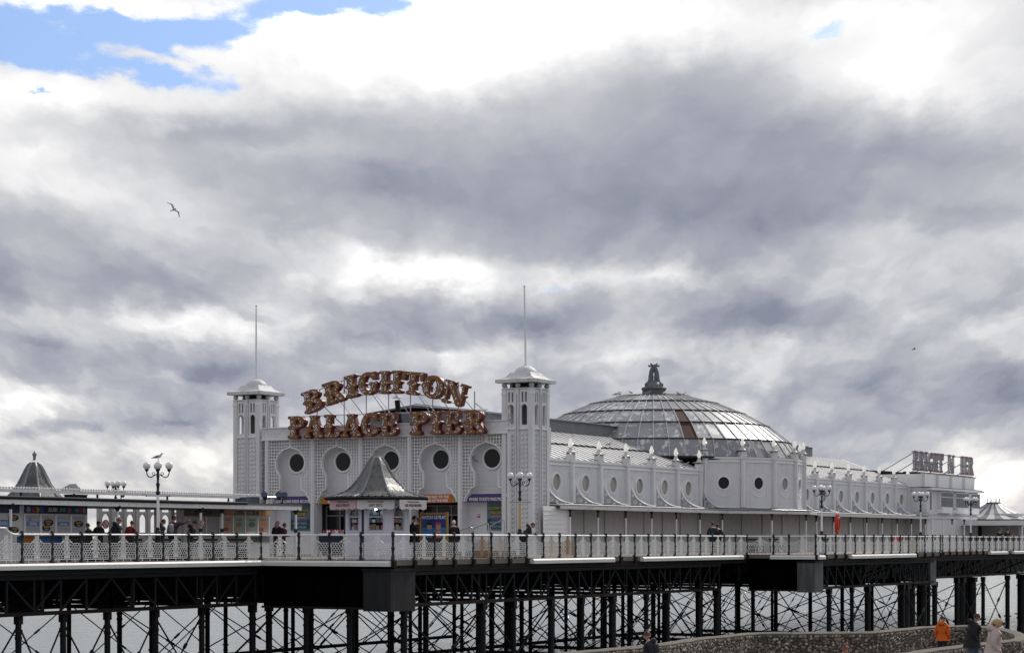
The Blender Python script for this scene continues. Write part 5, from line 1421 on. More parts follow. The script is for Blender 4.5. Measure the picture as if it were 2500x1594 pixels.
# ------------------------------------------------------------------ bell-roofed kiosks
SLATE = sheet_mat('slate', (.055, .06, .066), (.14, .138, .132), .42, .62, .45, 0.0)
HIP = plain('hip_lead', (.20, .21, .23), .45, .1, .3, 6)
BELL0 = [(2.33, 2.60), (2.20, 2.63), (1.73, 2.71), (1.33, 2.90), (1.10, 3.10), (.77, 3.48), (.55, 3.85), (.45, 4.02), (.365, 4.15), (.28, 4.26), (.14, 4.34)]
def scale_tile(w, L):
    pts = [(-w / 2, L)] + [(-w / 2 * math.cos(a * math.pi / 6), L * .42 - L * .42 * math.sin(a * math.pi / 6)) for a in range(7)] + [(w / 2, L)]
    return MB().prism(pts, (0, 0, 0), (1, 0, 0), (0, 1, 0), (0, 0, .022))
def bell_roof(parent, cx, cy, a0, sides_full, rs=1.0, dz=0.0):
    BELL = [(r * rs, z + dz) for r, z in BELL0]
    def bell_r(z):
        for (r0, z0), (r1, z1) in zip(BELL, BELL[1:]):
            if z0 <= z <= z1: return r0 + (r1 - r0) * (z - z0) / (z1 - z0)
        return BELL[-1][0]
    roof = part('roof', MB().lathe([(r * .985, z - .03) for r, z in BELL], 8, cx, cy, a0), SLATE, parent)
    rows = [z + dz for z in (2.62, 2.68, 2.76, 2.86, 2.98, 3.12, 3.27, 3.43, 3.60, 3.78, 3.96, 4.13, 4.26)]
    tiles = {}
    stuff = MB()
    for f in range(8):
        aa, ab = a0 + f * math.pi / 4, a0 + (f + 1) * math.pi / 4; am = (aa + ab) / 2
        nrm2 = Vector((math.cos(am), math.sin(am), 0)); tan = Vector((-math.sin(am), math.cos(am), 0))
        for j in range(len(rows) - 1):
            z0, z1 = rows[j], rows[j + 1] + .06
            ap0, ap1 = bell_r(z0) * math.cos(math.pi / 8), bell_r(min(z1, 4.3 + dz)) * math.cos(math.pi / 8)
            L = math.hypot(ap0 - ap1, z1 - z0); half = bell_r(z0) * math.sin(math.pi / 8)
            n = max(1, int(round(2 * half / .27))); w = 2 * half / n
            slope = Vector((nrm2.x * (ap1 - ap0), nrm2.y * (ap1 - ap0), z1 - z0)).normalized()
            up = tan.cross(slope)
            o = Vector((cx, cy, 0)) + nrm2 * ap0 + Vector((0, 0, z0))
            for i in range(n + (j % 2)):
                x = -half + (i + .5 - (j % 2) * .5) * w
                ww = w * .97
                if x - ww / 2 < -half: ww = (x + ww / 2 + half); x = -half + ww / 2
                if x + ww / 2 > half: ww = half - (x - ww / 2); x = half - ww / 2
                if ww < .04: continue
                M = Matrix((tan, slope, up)).transposed().to_4x4()
                M.translation = o + tan * x + up * (.006 + random.uniform(0, .014))
                if f in sides_full:
                    key = (round(ww, 2), round(L, 2))
                    if key not in tiles: tiles[key] = scale_tile(*key).mesh('slate_tile', SLATE)
                    q = bpy.data.objects.new('slate_tile', tiles[key]); COL.objects.link(q); q.parent = roof
                    M2 = Matrix.Translation(-ORG[parent]) @ M; q.matrix_local = M2
                else:
                    tm = scale_tile(ww, L); tm.xf(M); stuff.add(tm.v, tm.f)
    o = part('slate_tiles', stuff, SLATE, roof, kind='stuff')
    for f in range(8):
        a = a0 + f * math.pi / 4
        mb = MB(); mb.tube([(cx + (r + .015) * math.cos(a), cy + (r + .015) * math.sin(a), z + .02) for r, z in BELL], .048, 6); part('hip_roll', mb, HIP, parent, True)
    mb = MB(); mb.lathe([(r, z) for r, z in ((2.36 * rs, 2.52 + dz), (2.38 * rs, 2.60 + dz), (2.30 * rs, 2.615 + dz), (2.2 * rs, 2.55 + dz))], 8, cx, cy, a0); part('eaves', mb, IRON_GREY, parent)
    mb = MB(); mb.lathe([(.20 * rs, 4.31 + dz), (.17 * rs, 4.36 + dz), (.10, 4.385 + dz), (.05, 4.395 + dz)], 8, cx, cy, a0); part('roof_cap', mb, HIP, parent)
    return roof
A10 = R(10)
KC = (-47.75, 71.15)
gk = thing('gift_kiosk', 'octagonal white gift kiosk with grey fish-scale slate bell roof', 'kiosk', (*KC, 0))
bell_roof(gk, *KC, A10, (4, 5, 6, 7, 3))
mb = MB()
fz = [(KC[0], KC[1], 4.45)]
mb.tube([(KC[0], KC[1], 4.36), (KC[0], KC[1], 4.62)], .022, 6)
mb.tube([(KC[0] + .10 * math.cos(q) * C30, KC[1] + .10 * math.cos(q) * S30, 4.66 + .10 * math.sin(q)) for q in [R(-200) + k * .35 for k in range(12)]], .018, 5); part('weathervane_finial', mb, HIP, gk)
KW = paint('kiosk_white', (.68, .67, .78), amount=.15)
VIOLET = plain('display_violet', (.30, .26, .5), .5)
RB = 1.42
def kp(i, r=RB): a = A10 + i * math.pi / 4; return Vector((KC[0] + r * math.cos(a), KC[1] + r * math.sin(a), 0))
pointed = lambda hw, z0, zs, zt: [(-hw, z0), (hw, z0), (hw, zs)] + [(hw * (1 - (k / 6) ** 1.7), zs + (zt - zs) * math.sin(k / 6 * math.pi / 2)) for k in range(1, 6)] + [(0, zt)] + [(-hw * (1 - (k / 6) ** 1.7), zs + (zt - zs) * math.sin(k / 6 * math.pi / 2)) for k in range(5, 0, -1)] + [(-hw, zs)]
goods_cols = [plain('goods_%s' % n_, c_, .5) for n_, c_ in (('cream', (.5, .45, .36)), ('teal', (.08, .2, .22)), ('pinkish', (.42, .16, .22)), ('grey', (.2, .2, .22)), ('amber', (.4, .24, .06)), ('white', (.62, .62, .64)))]
for i in range(8):
    a, b = kp(i), kp(i + 1); m_ = (a + b) / 2; ex = (b - a).normalized(); nrm = Vector((ex.y, -ex.x, 0)); L = (b - a).length
    if i in (4,):      # open side on the west, stock on show
        continue
    hw = L / 2 - .03
    mb = MB(); mb.plate([[(-hw, 0), (hw, 0), (hw, 2.5), (-hw, 2.5)], pointed(.29, 1.22, 1.80, 2.28)], .08, m_, ex, (0, 0, 1)); w_ = part('wall_panel', mb, KW, gk)
    mb = MB(); mb.tube([m_ + nrm * .05 + ex * x + Vector((0, 0, z)) for x, z in pointed(.34, 1.18, 1.80, 2.34)], .025, 5, closed=True); part('window_frame', mb, KW, w_)
    mb = MB(); mb.bar(m_ - ex * .30 + Vector((0, 0, 1.80)), m_ + ex * .30 + Vector((0, 0, 1.80)), .07, .05); part('glazing_bar', mb, KW, w_)
    mb = MB(); mb.plate([[(-hw + .12, .15), (hw - .12, .15), (hw - .12, 1.0), (-hw + .12, 1.0)]], .02, m_ + nrm * .052, ex, (0, 0, 1)); part('apron_panel', mb, KW, w_)
    for k in range(12):       # stock on the shelves behind the window
        x = -.24 + (k % 4) * .16 + random.uniform(-.02, .02); z = 1.26 + (k // 4) * .30
        mb = MB(); q = m_ - nrm * .18 + ex * x
        mb.bar(q + Vector((0, 0, z)), q + Vector((0, 0, z + random.uniform(.12, .24))), .13, .08, nrm)
        g_ = thing('boxed_gift', 'small boxed gift on a shelf behind the kiosk window', 'gift', q + Vector((0, 0, z)), 0, 'stock in the kiosk windows'); part('box', mb, goods_cols[random.randrange(6)], g_)
    part('shelf', MB().bar(m_ - nrm * .2 - ex * .32 + Vector((0, 0, 1.24)), m_ - nrm * .2 + ex * .32 + Vector((0, 0, 1.24)), .22, .02), KW, w_)
for i in range(8):
    p = kp(i, RB + .02); mb = MB(); mb.lathe([(.075, 0), (.06, .1), (.05, 2.5)], 8, p.x, p.y); part('corner_post', mb, KW if i not in (5, 6) else plain('kiosk_navy', (.012, .014, .04), .5), gk)
mb = MB(); mb.lathe([(.9, .02), (.9, 2.4)], 8, *KC, A10); part('inner_core', mb, DARK, gk)
part('lamp', MB().sphere((*(kp(6) * .48 + kp(7) * .48 + Vector((KC[0], KC[1], 0)) * .04).xy, 2.12), .05, 8, 6), plain('kiosk_lamp', (.9, .9, .9), .3, emit=(.9, .9, 1.0), estr=14), gk)
# scalloped awnings with printed names
AWN = plain('awning_cream', (.66, .62, .62), .7, 0, .1, 3); AWN_P = plain('awning_pink', (.62, .42, .45), .7, 0, .1, 3)
for i, tx in ((4, None), (5, 'BODY SPRAYS'), (6, 'GIFT SETS'), (7, 'AIR FRESHENERS'), (0, None), (3, None)):
    a, b = kp(i, 2.12), kp(i + 1, 2.12); m_ = (a + b) / 2; ex = (b - a).normalized(); L = (b - a).length
    nrm = Vector((ex.y, -ex.x, 0)); 
    z0, z1 = 2.10, 2.50
    n = 4; poly = [(-L / 2 + .02, z1), (-L / 2 + .02, z0 + .04)]
    for k in range(n):
        for j in range(1, 7):
            f_ = (k + j / 6) / n; poly.append((-L / 2 + .02 + (L - .04) * f_, z0 + .04 - .05 * math.sin(j / 6 * math.pi)))
    poly.append((L / 2 - .02, z1))
    if i == 7: m_ = m_ + nrm * .25
    o = part('awning', MB().plate([poly], .015, m_, ex, (0, 0, 1)), AWN_P if i == 5 else AWN, gk)
    if tx:
        lettering(tx, m_ + nrm * .016 + Vector((0, 0, 2.27)), ex, (0, 0, 1), .155, plain('awning_ink', (.12, .06, .07), .6), o, .006, .85, .003)
        part('small_print', MB().plate([[(-.34, 0), (.34, 0), (.34, .04), (-.34, .04)]], .004, m_ + nrm * .012 + Vector((0, 0, 2.40)), ex, (0, 0, 1)), MATS['awning_ink'], o)
# goods table left of the kiosk
gt = thing('goods_table', 'white goods table of small red bottles beside the gift kiosk', 'table', (-50.2, 71.8, 0))
part('table_top', MB().box(-51.0, -49.3, 71.5, 72.3, 1.05, 1.12), KW, gt)
for x in (-50.95, -49.35):
    for y in (71.55, 72.25): part('leg', MB().box(x - .03, x + .03, y - .03, y + .03, 0, 1.05), KW, gt)
part('table_skirt', MB().box(-51.0, -49.3, 71.46, 71.49, .35, 1.04), plain('skirt_navy', (.02, .022, .05), .7), gt)
bt = MB().lathe([(.035, 0), (.035, .09), (.015, .11), (.015, .15)], 8)
btm = [bt.mesh('bottle', m_) for m_ in (plain('bottle_red', (.35, .03, .03), .3), goods_cols[5], goods_cols[2])]
for i in range(22):
    me = btm[i % 3]; o = bpy.data.objects.new('bottle', me); COL.objects.link(o); o.location = (-50.9 + .072 * i, 71.7 + (i % 2) * .18, 1.122)
    o['label'] = 'tiny bottle standing on the goods table by the kiosk'; o['category'] = 'bottle'; o['group'] = 'bottles on the goods table'
sh = thing('wire_rack', 'tall dark display rack with shiny goods at the kiosk opening', 'rack', (-49.2, 71.9, 0))
for z in (.4, .8, 1.2, 1.6, 2.0): part('shelf', MB().box(-49.45, -48.95, 71.8, 72.1, z, z + .02), STEEL, sh)
for x in (-49.44, -48.96): part('upright', MB().box(x - .015, x + .015, 71.94, 71.97, 0, 2.2), IRON, sh)
for k in range(8): 
    g_ = thing('boxed_gift', 'small shiny packet hanging on the display rack', 'gift', (-49.35 + .06 * k, 71.82, 1.23 + .4 * (k % 2)), 0, 'packets on the display rack'); part('box', MB().box(-49.37 + .06 * k, -49.33 + .06 * k, 71.8, 71.84, 1.23 + .4 * (k % 2), 1.4 + .4 * (k % 2)), goods_cols[k % 6], g_)

# poster board by the railing
pb = thing('poster_board', 'wood-framed poster board reading WATCH US PLAY beside the kiosk', 'poster board', (-46.3, 73.4, 0))
WOODF = plain('frame_wood', (.34, .18, .05), .5, 0, .2, 8)
P0 = at(1029, v=-46.6); P1 = at(1091, u=P0.y + .0)
pa, pbv = Vector((P0.x, P0.y, 0)), Vector((P1.x, P0.y, 0)); ex = Vector((1, 0, 0)); wd = pbv.x - pa.x
X, Zv = (1, 0, 0), (0, 0, 1)
part('board', MB().box(pa.x, pbv.x, pa.y - .02, pa.y + .02, .35, 2.0), plain('poster_blue', (.02, .06, .22), .4, 0, .3, 2), pb)
for z0, z1 in ((.28, .36), (1.92, 2.0)): part('frame_rail', MB().box(pa.x - .04, pbv.x + .04, pa.y - .045, pa.y + .03, z0, z1), WOODF, pb)
for x in (pa.x - .06, pbv.x - .02): part('frame_stile', MB().box(x, x + .08, pa.y - .05, pa.y + .035, 0, 2.02), WOODF, pb)
part('wave_band', MB().box(pa.x + .02, pbv.x - .02, pa.y - .03, pa.y - .021, .95, 1.35), plain('poster_sea', (.05, .20, .40), .4, 0, .4, 6), pb)
part('ground_band', MB().box(pa.x + .02, pbv.x - .02, pa.y - .03, pa.y - .021, .37, .95), plain('poster_brown', (.07, .05, .035), .5, 0, .4, 6), pb)
lettering('WATCH US PLAY!', ((pa.x + pbv.x) / 2, pa.y - .03, 1.79), X, Zv, .205, PRINT_W, pb, .006, .80, .006)
for k, (fx, top_, shirt) in enumerate(((.33, PRINT_BLK, plain('print_blue', (.05, .25, .6), .5)), (.68, plain('print_magenta', (.55, .04, .16), .5), plain('print_rose', (.6, .2, .25), .5)))):
    cx = pa.x + wd * fx; y = pa.y - .034
    part('printed_figure', MB().plate([[(cx + .13 * math.cos(q), 1.40 + .14 * math.sin(q)) for q in [j * math.pi / 8 for j in range(16)]]], .004, (0, y, 0), X, Zv), plain('print_skin', (.55, .33, .22), .5), pb)
    part('printed_figure', MB().plate([[(cx + .17 * math.cos(q), 1.47 + .13 * math.sin(q)) for q in [j * math.pi / 8 for j in range(9)]]], .004, (0, y - .006, 0), X, Zv), top_, pb)
    part('printed_figure', MB().plate([[(cx - .12, 1.25), (cx + .12, 1.25), (cx + .15, .92), (cx - .15, .92)]], .004, (0, y, 0), X, Zv), shirt, pb)
# tubular ramp handrails
rh = thing('ramp_handrail', 'curved steel tube handrails of the entrance ramp', 'handrail', (-47, 79, 0))
for k, (x0, x1, z0, z1) in enumerate(((1068, 1109, 1.10, 1.28), (1112, 1153, 1.22, 1.42), (1156, 1193, 1.38, 1.58), (1197, 1232, 1.5, 1.74))):
    p, q = at(x0, u=78.0 + k * .0), at(x1, u=78.0)
    mb = MB(); mb.tube([(p.x, 78, .0), (p.x, 78, z0 - .08), (p.x + .05, 78, z0 - .02), (p.x + .12, 78, z0), (q.x - .12, 78, z1), (q.x - .04, 78, z1 - .03), (q.x, 78, z1 - .1), (q.x, 78, 0)], .028, 6); part('rail_loop', mb, STEEL, rh, True)
part('ramp', MB().prism([(-51, 0), (-45.6, 0), (-45.6, .35), (-47.5, .35)], (0, 78.4, 0), (1, 0, 0), (0, 0, 1), (0, 2, 0)), DECK, rh)

# ------------------------------------------------------------------ shelter canopy along the kiosks
VS_ = -54.0
she = thing('shelter_canopy', 'long flat white canopy with black gutter over the kiosks', 'canopy', (-56.5, 60, 0))
n = 8
for i in range(n):
    a, b = 42 + (74.3 - 42) * i / n, 42 + (74.3 - 42) * (i + 1) / n
    part('fascia', MB().box(VS_ - .03, VS_, a, b - .006, 2.17, 2.355), WHITE_TRIM, she)
    for k in range(8): part('fixing', MB().box(VS_, VS_ + .006, a + .25 + k * .5, a + .275 + k * .5, 2.25, 2.275), IRON_GREY, she)
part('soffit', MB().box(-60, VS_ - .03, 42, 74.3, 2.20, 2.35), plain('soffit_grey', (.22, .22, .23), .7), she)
part('end_fascia', MB().box(-60, VS_, 74.3, 74.33, 2.17, 2.355), WHITE_TRIM, she)
mb = MB(); mb.tube([(VS_ + .03, 42, 2.42), (VS_ + .05, 50, 2.41), (VS_ + .02, 58, 2.43), (VS_ + .04, 66, 2.41), (VS_ + .03, 70.2, 2.42)], .07, 8); part('gutter', mb, BLACKGUTTER, she, True)
part('gutter', MB().box(VS_ - .1, VS_ + .03, 70.2, 74.35, 2.357, 2.44), plain('gutter_grey', (.12, .12, .13), .6), she)
part('roof_felt', MB().box(-60, VS_ - .1, 42, 74.3, 2.352, 2.40), BLACKGUTTER, she)
for px in (26, 286.5, 490, 722, 542, -120):
    p = at(px, v=VS_ - (.12 if px != 542 else .55))
    o = part('column', MB().lathe([(.06, 0), (.055, 2.0)], 10, p.x, p.y), WHITE_TRIM, she, True)
    part('column_head', MB().lathe([(.055, 1.98), (.08, 2.02), (.12, 2.12), (.15, 2.2)], 10, p.x, p.y), POST_BLACK, o, True)
    part('column_guard', MB().lathe([(.085, 1.16), (.085, 1.32)], 10, p.x, p.y), POST_BLACK, o)
# lights beam with bulbs
fb = thing('festoon_beam', 'long white light beam with a row of bulbs above the shelter', 'light beam', (-55.6, 62, 2.7))
VF_ = -55.6
part('beam', MB().box(VF_ - .06, VF_ + .06, 44, 73.8, 2.68, 2.80), WHITE_WORN, fb)
mb = MB()
for i in range(186): mb.sphere((VF_, 44.1 + i * .16, 2.855), .05, 8, 5)
part('bulbs', mb, BULB_OFF, fb, True, kind='stuff')
for u in (58, 62.4, 66.8, 71.0): part('hanger', MB().box(VF_ - .03, VF_ + .03, u - .03, u + .03, 2.4, 2.68), IRON_GREY, fb)
part('beam_end', MB().tube([(VF_, 73.8, 2.74), (VF_, 74.6, 2.78), (VF_, 75.0, 2.72)], [.08, .06, .02], 8), STEEL, fb)
t = thing('floodlight', 'grey floodlight lantern on a stub pole beside the bell roof', 'floodlight', (-56, 61, 2.4))
q = at(170, 1190, v=-56)
part('lantern', MB().prism([(-.32, -.14), (.34, -.2), (.36, .02), (.25, .16), (.0, .14), (-.3, -.02)], (q.x, q.y, q.z), (C30, S30, 0), (0, 0, 1), Vector((-S30, C30, 0)) * .3), STEEL, t)
part('bracket', MB().tube([(q.x + .1, q.y + .15, 2.4), (q.x + .1, q.y + .15, q.z - .12)], .05, 6), IRON_GREY, t)
q = at(185, 1213, v=-55.5)
t = thing('roof_unit', 'low black box unit on the shelter roof', 'unit', (q.x, q.y, 2.4)); part('case', MB().box(q.x - .2, q.x + .2, q.y - .45, q.y + .45, 2.41, 2.62), IRON, t); part('lid', MB().box(q.x - .22, q.x + .22, q.y - .47, q.y + .47, 2.622, 2.65), IRON_GREY, t)
q = at(390, 1216, v=-55.5)
t = thing('roof_unit', 'small grey junction box on the roof behind the gull lamp post', 'unit', (q.x, q.y, 2.4)); part('case', MB().box(q.x - .2, q.x + .2, q.y - .35, q.y + .35, 2.41, 2.50), IRON_GREY, t); part('lid', MB().box(q.x - .21, q.x + .21, q.y - .36, q.y + .2, 2.502, 2.53), STEEL, t)
q = at(604, 1216, v=-55.5)
t = thing('roof_unit', 'slate blue cabinet at the end of the shelter roof', 'unit', (q.x, q.y, 2.4)); part('case', MB().box(q.x - .3, q.x + .3, q.y - .5, q.y + .5, 2.41, 2.74), plain('unit_blue', (.07, .10, .13), .6, 0, .3, 2), t); part('lid', MB().box(q.x - .31, q.x + .31, q.y - .02, q.y + .52, 2.742, 2.76), IRON_GREY, t)
for px, py, lb in ((648, 1212, 'small dark spotlight on the shelter roof end'), (690, 1212, 'pair of blue-grey spotlights aimed at the purple sign')):
    q = at(px, py, v=-55.0); t = thing('spotlight', lb, 'spotlight', (q.x, q.y, 2.4))
    for s in ((0,) if px == 648 else (-.22, .22)):
        part('head', MB().tube([(q.x, q.y + s - .1, q.z + .1), (q.x - .1, q.y + s + .12, q.z - .08)], [.16, .10], 8), plain('spot_blue', (.03, .05, .09), .4), t)
    part('stand', MB().tube([(q.x, q.y, 2.4), (q.x, q.y, q.z)], .03, 5), IRON, t)
q = at(300, 1205, v=-57); t = thing('loudspeaker', 'blue-grey horn loudspeaker above the shelter roof', 'loudspeaker', (q.x, q.y, 2.4))
part('horn', MB().lathe([(.04, q.z - .16), (.14, q.z + .02), (.20, q.z + .06), (.16, q.z + .1)], 10, q.x, q.y), plain('horn_blue', (.12, .17, .22), .5), t, True); part('pole', MB().tube([(q.x - .1, q.y, 2.4), (q.x - .1, q.y, q.z)], .025, 5), IRON, t)

for i, u in enumerate((58.6, 61.0, 63.4, 65.8, 68.0)):
    bt_ = thing('bench', ('dark bench behind the slush kiosk railing', 'dark bench under the brown-hatted person', 'dark bench under the red-jacketed person', 'dark bench below the pointing person', 'dark bench before the ice cream window')[i], 'bench', (-53.0, u, 0))
    for k in range(3): part('seat_slat', MB().box(-53.35 + k * .13, -53.24 + k * .13, u - .95, u + .95, .44, .47), IRON, bt_)
    for k in range(3): part('back_slat', MB().box(-52.88, -52.84, u - .95, u + .95, .52 + k * .13, .62 + k * .13), IRON, bt_)
    for q_ in (-.8, .8): part('leg', MB().box(-53.34, -52.85, u + q_ - .03, u + q_ + .03, 0, .44), IRON, bt_)
# ------------------------------------------------------------------ slush kiosk
sk = thing('slush_kiosk', 'white slush bar kiosk with blue banner and grey bell roof', 'kiosk', (-57.3, 58.8, 0))
VK = -55.2
bell_roof(sk, -57.2, 60.45, A10, (4, 5, 6, 7), .84, -.42)
part('finial', MB().lathe([(.10, 4.04), (.06, 4.08), (.06, 4.22), (.09, 4.25), (.09, 4.30), (.03, 4.38), (.005, 4.43)], 8, -57.2, 60.45), HIP, sk, True)
uK = lambda px: at(px, v=VK).y
E1, S1, S2 = uK(218), uK(62), uK(-60)
part('wall', MB().box(-60, VK - .1, S2, E1, 0, 2.18), WHITE, sk)
BANNER = plain('banner_navy', (.02, .035, .10), .45, 0, .8, 2.5); BLACKS = plain('banner_black', (.006, .008, .014), .4)
part('banner', MB().box(VK - .1, VK - .06, S1 + .03, E1 - .05, 1.86, 2.18), BANNER, sk)
part('banner', MB().box(VK - .1, VK - .06, S2, S1 - .25, 1.86, 2.18), BANNER, sk)
FY, FZ = (0, 1, 0), (0, 0, 1)
PR = lambda nm, c_: plain('print_' + nm, c_, .5)
nb = part('name_board', MB().box(VK - .06, VK - .045, uK(114), uK(165), 1.89, 2.14), BLACKS, sk)
lettering('SLUSH', (VK - .04, uK(131), 2.015), FY, FZ, .21, PRINT_W, nb, .006, .85, .004); lettering('BAR', (VK - .04, uK(155), 2.015), FY, FZ, .21, PR('mint', (.10, .5, .42)), nb, .006, .85, .004)
for px, c_ in ((72, (.3, .32, .4)), (86, (.45, .06, .05)), (93, (.5, .28, .06)), (104, (.06, .1, .3)), (172, (.25, .1, .2)), (190, (.06, .25, .3)), (200, (.4, .06, .08)), (208, (.3, .3, .35))):
    part('banner_print', MB().plate([[(.13 * math.cos(q) * random.uniform(.7, 1.2), .11 * math.sin(q)) for q in [j * math.pi / 5 for j in range(10)]]], .006, (VK - .055, uK(px), 2.02), FY, FZ), PR('b%d' % px, c_), sk)
COOLB = PR('cool', (.10, .22, .50)); SLB = PR('slush_black', (.01, .01, .012)); SLY = PR('slush_yellow', (.55, .30, .03))
def oval(parent, px, z, w, h):
    o = part('badge', MB().plate([[(w * math.cos(q), h * math.sin(q)) for q in [j * math.pi / 10 for j in range(20)]]], .008, (VK - .035, uK(px), z), FY, FZ), SLB, parent)
    lettering('SLUSH', (VK - .028, uK(px), z + h * .28), FY, FZ, h * .85, SLY, o, .006, .9, .006); lettering('puppy', (VK - .028, uK(px), z - h * .38), FY, FZ, h * .55, PRINT_W, o, .006, .9)
PANELW = plain('panel_poster', (.46, .45, .48), .5, 0, .12, 5)
for k, (a, b) in enumerate(((65, 99.6), (103.5, 136), (141, 173), (178, 209))):
    o = part('serving_shutter', MB().box(VK - .08, VK - .05, uK(a), uK(b), 1.15, 1.78), PANELW, sk)
    for j in range(3): part('shutter_line', MB().box(VK - .05, VK - .044, uK(a) + .02, uK(b) - .02, 1.22 + j * .055 + (.36 if j == 2 else 0), 1.235 + j * .055 + (.36 if j == 2 else 0)), PR('line', (.25, .22, .22)), o)
    if k == 0:
        part('blue_band', MB().box(VK - .05, VK - .042, uK(67), uK(98), 1.36, 1.55), COOLB, o); lettering('COOL!', (VK - .036, uK(83), 1.455), FY, FZ, .17, PRINT_W, o, .006, .8, .006); lettering('GET', (VK - .04, uK(76), 1.62), FY, FZ, .12, COOLB, o, .006, .8, .004)
    if k == 1: oval(o, 120, 1.51, .28, .14); oval(o, 115, 1.30, .22, .13)
    if k == 2: part('blue_band', MB().box(VK - .05, VK - .042, uK(143), uK(171), 1.38, 1.55), COOLB, o); lettering('FLAVOURS', (VK - .036, uK(157), 1.45), FY, FZ, .12, PRINT_W, o, .006, .75, .004)
    if k == 3: oval(o, 193.5, 1.47, .27, .135)
for px in (62.5, 101.5, 138.5, 175.5, 211): part('frame_post', MB().box(VK - .1, VK - .03, uK(px) - .045, uK(px) + .045, 1.04, 1.855), WHITE_TRIM, sk)
part('counter', MB().box(VK - .1, VK + .22, S1, E1, 1.0, 1.05), WHITE_TRIM, sk)
for (a, b, c_) in ((62, 86, (.45, .16, .02)), (97, 125, (.04, .14, .34)), (126, 156, (.03, .10, .30)), (168, 200, (.012, .012, .015)), (46, 62, (.03, .08, .2)), (201, 215, (.1, .06, .14))):
    part('lower_print', MB().box(VK - .1, VK - .085, uK(a), uK(b), .72, .97), PR('l%d' % a, c_), sk)
part('lower_print', MB().box(VK - .1, VK - .09, S1, E1 - .1, .1, .70), PR('lowshade', (.2, .19, .24)), sk)  # lower panel darkened, shelter shade put into its colour
lettering('SLUSH', (VK - .078, uK(190), .85), FY, FZ, .18, SLY, sk, .006, .9)
# the side of the kiosk towards the frame edge
part('blue_band', MB().box(VK - .1, VK - .085, uK(0), uK(33), 1.34, 1.6), COOLB, sk); lettering('COOL!', (VK - .08, uK(10), 1.47), FY, FZ, .2, PRINT_W, sk, .006, .9, .006)
oval(sk, 36, 1.68, .25, .12); oval(sk, 38, 1.22, .22, .11)

# ------------------------------------------------------------------ coffee and ice-cream kiosk
ik = thing('icecream_kiosk', 'white coffee and ice cream kiosk with menu posters', 'kiosk', (-57.5, 71.5, 0))
VI = -56.0; uI = lambda px: at(px, v=VI).y
a, b = uI(541), uI(660)
part('wall', MB().box(-58.6, VI - .06, a, b, 0, 2.19), WHITE, ik)
SAND = plain('banner_sand', (.38, .32, .22), .5, 0, .2, 5)
bn = part('banner', MB().box(VI - .06, VI - .02, a + .05, b, 1.90, 2.17), SAND, ik)
INK = PR('ink', (.015, .02, .02))
lettering('COFFEE', (VI - .015, uI(585), 2.035), FY, FZ, .26, INK, bn, .006, .8, .006); lettering('ICE CREAM', (VI - .015, uI(618), 2.035), FY, FZ, .26, INK, bn, .006, .72, .006)
for px, c_ in ((549, (.3, .12, .08)), (563, (.5, .18, .1)), (644, (.5, .16, .06)), (654, (.5, .3, .05))): part('banner_print', MB().box(VI - .02, VI - .012, uI(px) - .16, uI(px) + .16, 1.94, 2.13), PR('i%d' % px, c_), bn)
for k, (p0, p1, c_) in enumerate(((546, 568, (.42, .30, .22)), (573, 597, (.25, .40, .30)), (603, 629, (.25, .38, .30)), (632, 655, (.42, .28, .2)))):
    o = part('menu_poster', MB().box(VI - .06, VI - .03, uI(p0), uI(p1), 1.18, 1.86), PR('m%d' % k, c_), ik)
    m_ = (uI(p0) + uI(p1)) / 2; w = (uI(p1) - uI(p0)) / 2
    part('poster_print', MB().plate([[(w * .6 * math.cos(q), .12 * math.sin(q)) for q in [j * math.pi / 6 for j in range(12)]]], .006, (VI - .025, m_, 1.52), FY, FZ), PR('mp%d' % k, ((.5, .28, .1), (.30, .16, .08), (.10, .14, .13), (.45, .2, .1))[k]), o)
    part('poster_print', MB().box(VI - .03, VI - .022, m_ - w * .8, m_ + w * .1, 1.22, 1.38), PR('mq%d' % k, ((.30, .05, .06), (.5, .28, .08), (.5, .3, .35), (.28, .05, .05))[k]), o)
    part('poster_print', MB().box(VI - .03, VI - .022, m_ - w * .5, m_ + w * .6, 1.70, 1.76), PR('mr%d' % k, (.12, .16, .14)), o)
for px in (543, 570.5, 600, 630.5, 658): part('frame_post', MB().box(VI - .06, VI - .01, uI(px) - .04, uI(px) + .04, 1.10, 1.895), WHITE_TRIM, ik)
part('counter', MB().box(VI - .1, VI + .2, uI(452), b, 1.03, 1.09), WHITE_TRIM, ik)
lo = part('lower_print', MB().box(VI - .06, VI - .04, a, b, .66, .98), PR('lowsand', (.20, .22, .19)), ik)
lettering('COFFEE', (VI - .034, uI(628), .83), FY, FZ, .30, INK, lo, .006, .8, .008); lettering('ICE CREAM', (VI - .034, uI(566), .85), FY, FZ, .17, PR('redtxt', (.45, .08, .04)), lo, .006, .9, .004)
# open glazed end of the kiosk
part('banner', MB().box(VI - .06, VI - .02, uI(452), a - .05, 1.86, 2.17), plain('banner_brown', (.10, .09, .07), .6, 0, .3, 4), ik); lettering('ICE CREAM', (VI - .015, uI(497), 2.02), FY, FZ, .25, INK, ik, .006, .95, .006)
for px in (453, 538, 505): part('frame_post', MB().box(VI - .12, VI - .02, uI(px) - (.12 if px == 453 else .05), uI(px) + (.12 if px == 453 else .05), 0, 1.86), GREY_SHADED, ik)
part('front_panel', MB().box(VI - .10, VI - .04, uI(460), a - .05, 0, 1.03), GREY_SHADED, ik)
part('soft_serve_machine', MB().box(-57.6, -57.2, 73.0, 73.6, 1.0, 1.7), IRON_GREY, ik)
for u in (70.2, 71.4, 72.4): part('frame_post', MB().box(-59.2, -59.1, u, u + .12, 0, 2.2), GREY_SHADED, ik)
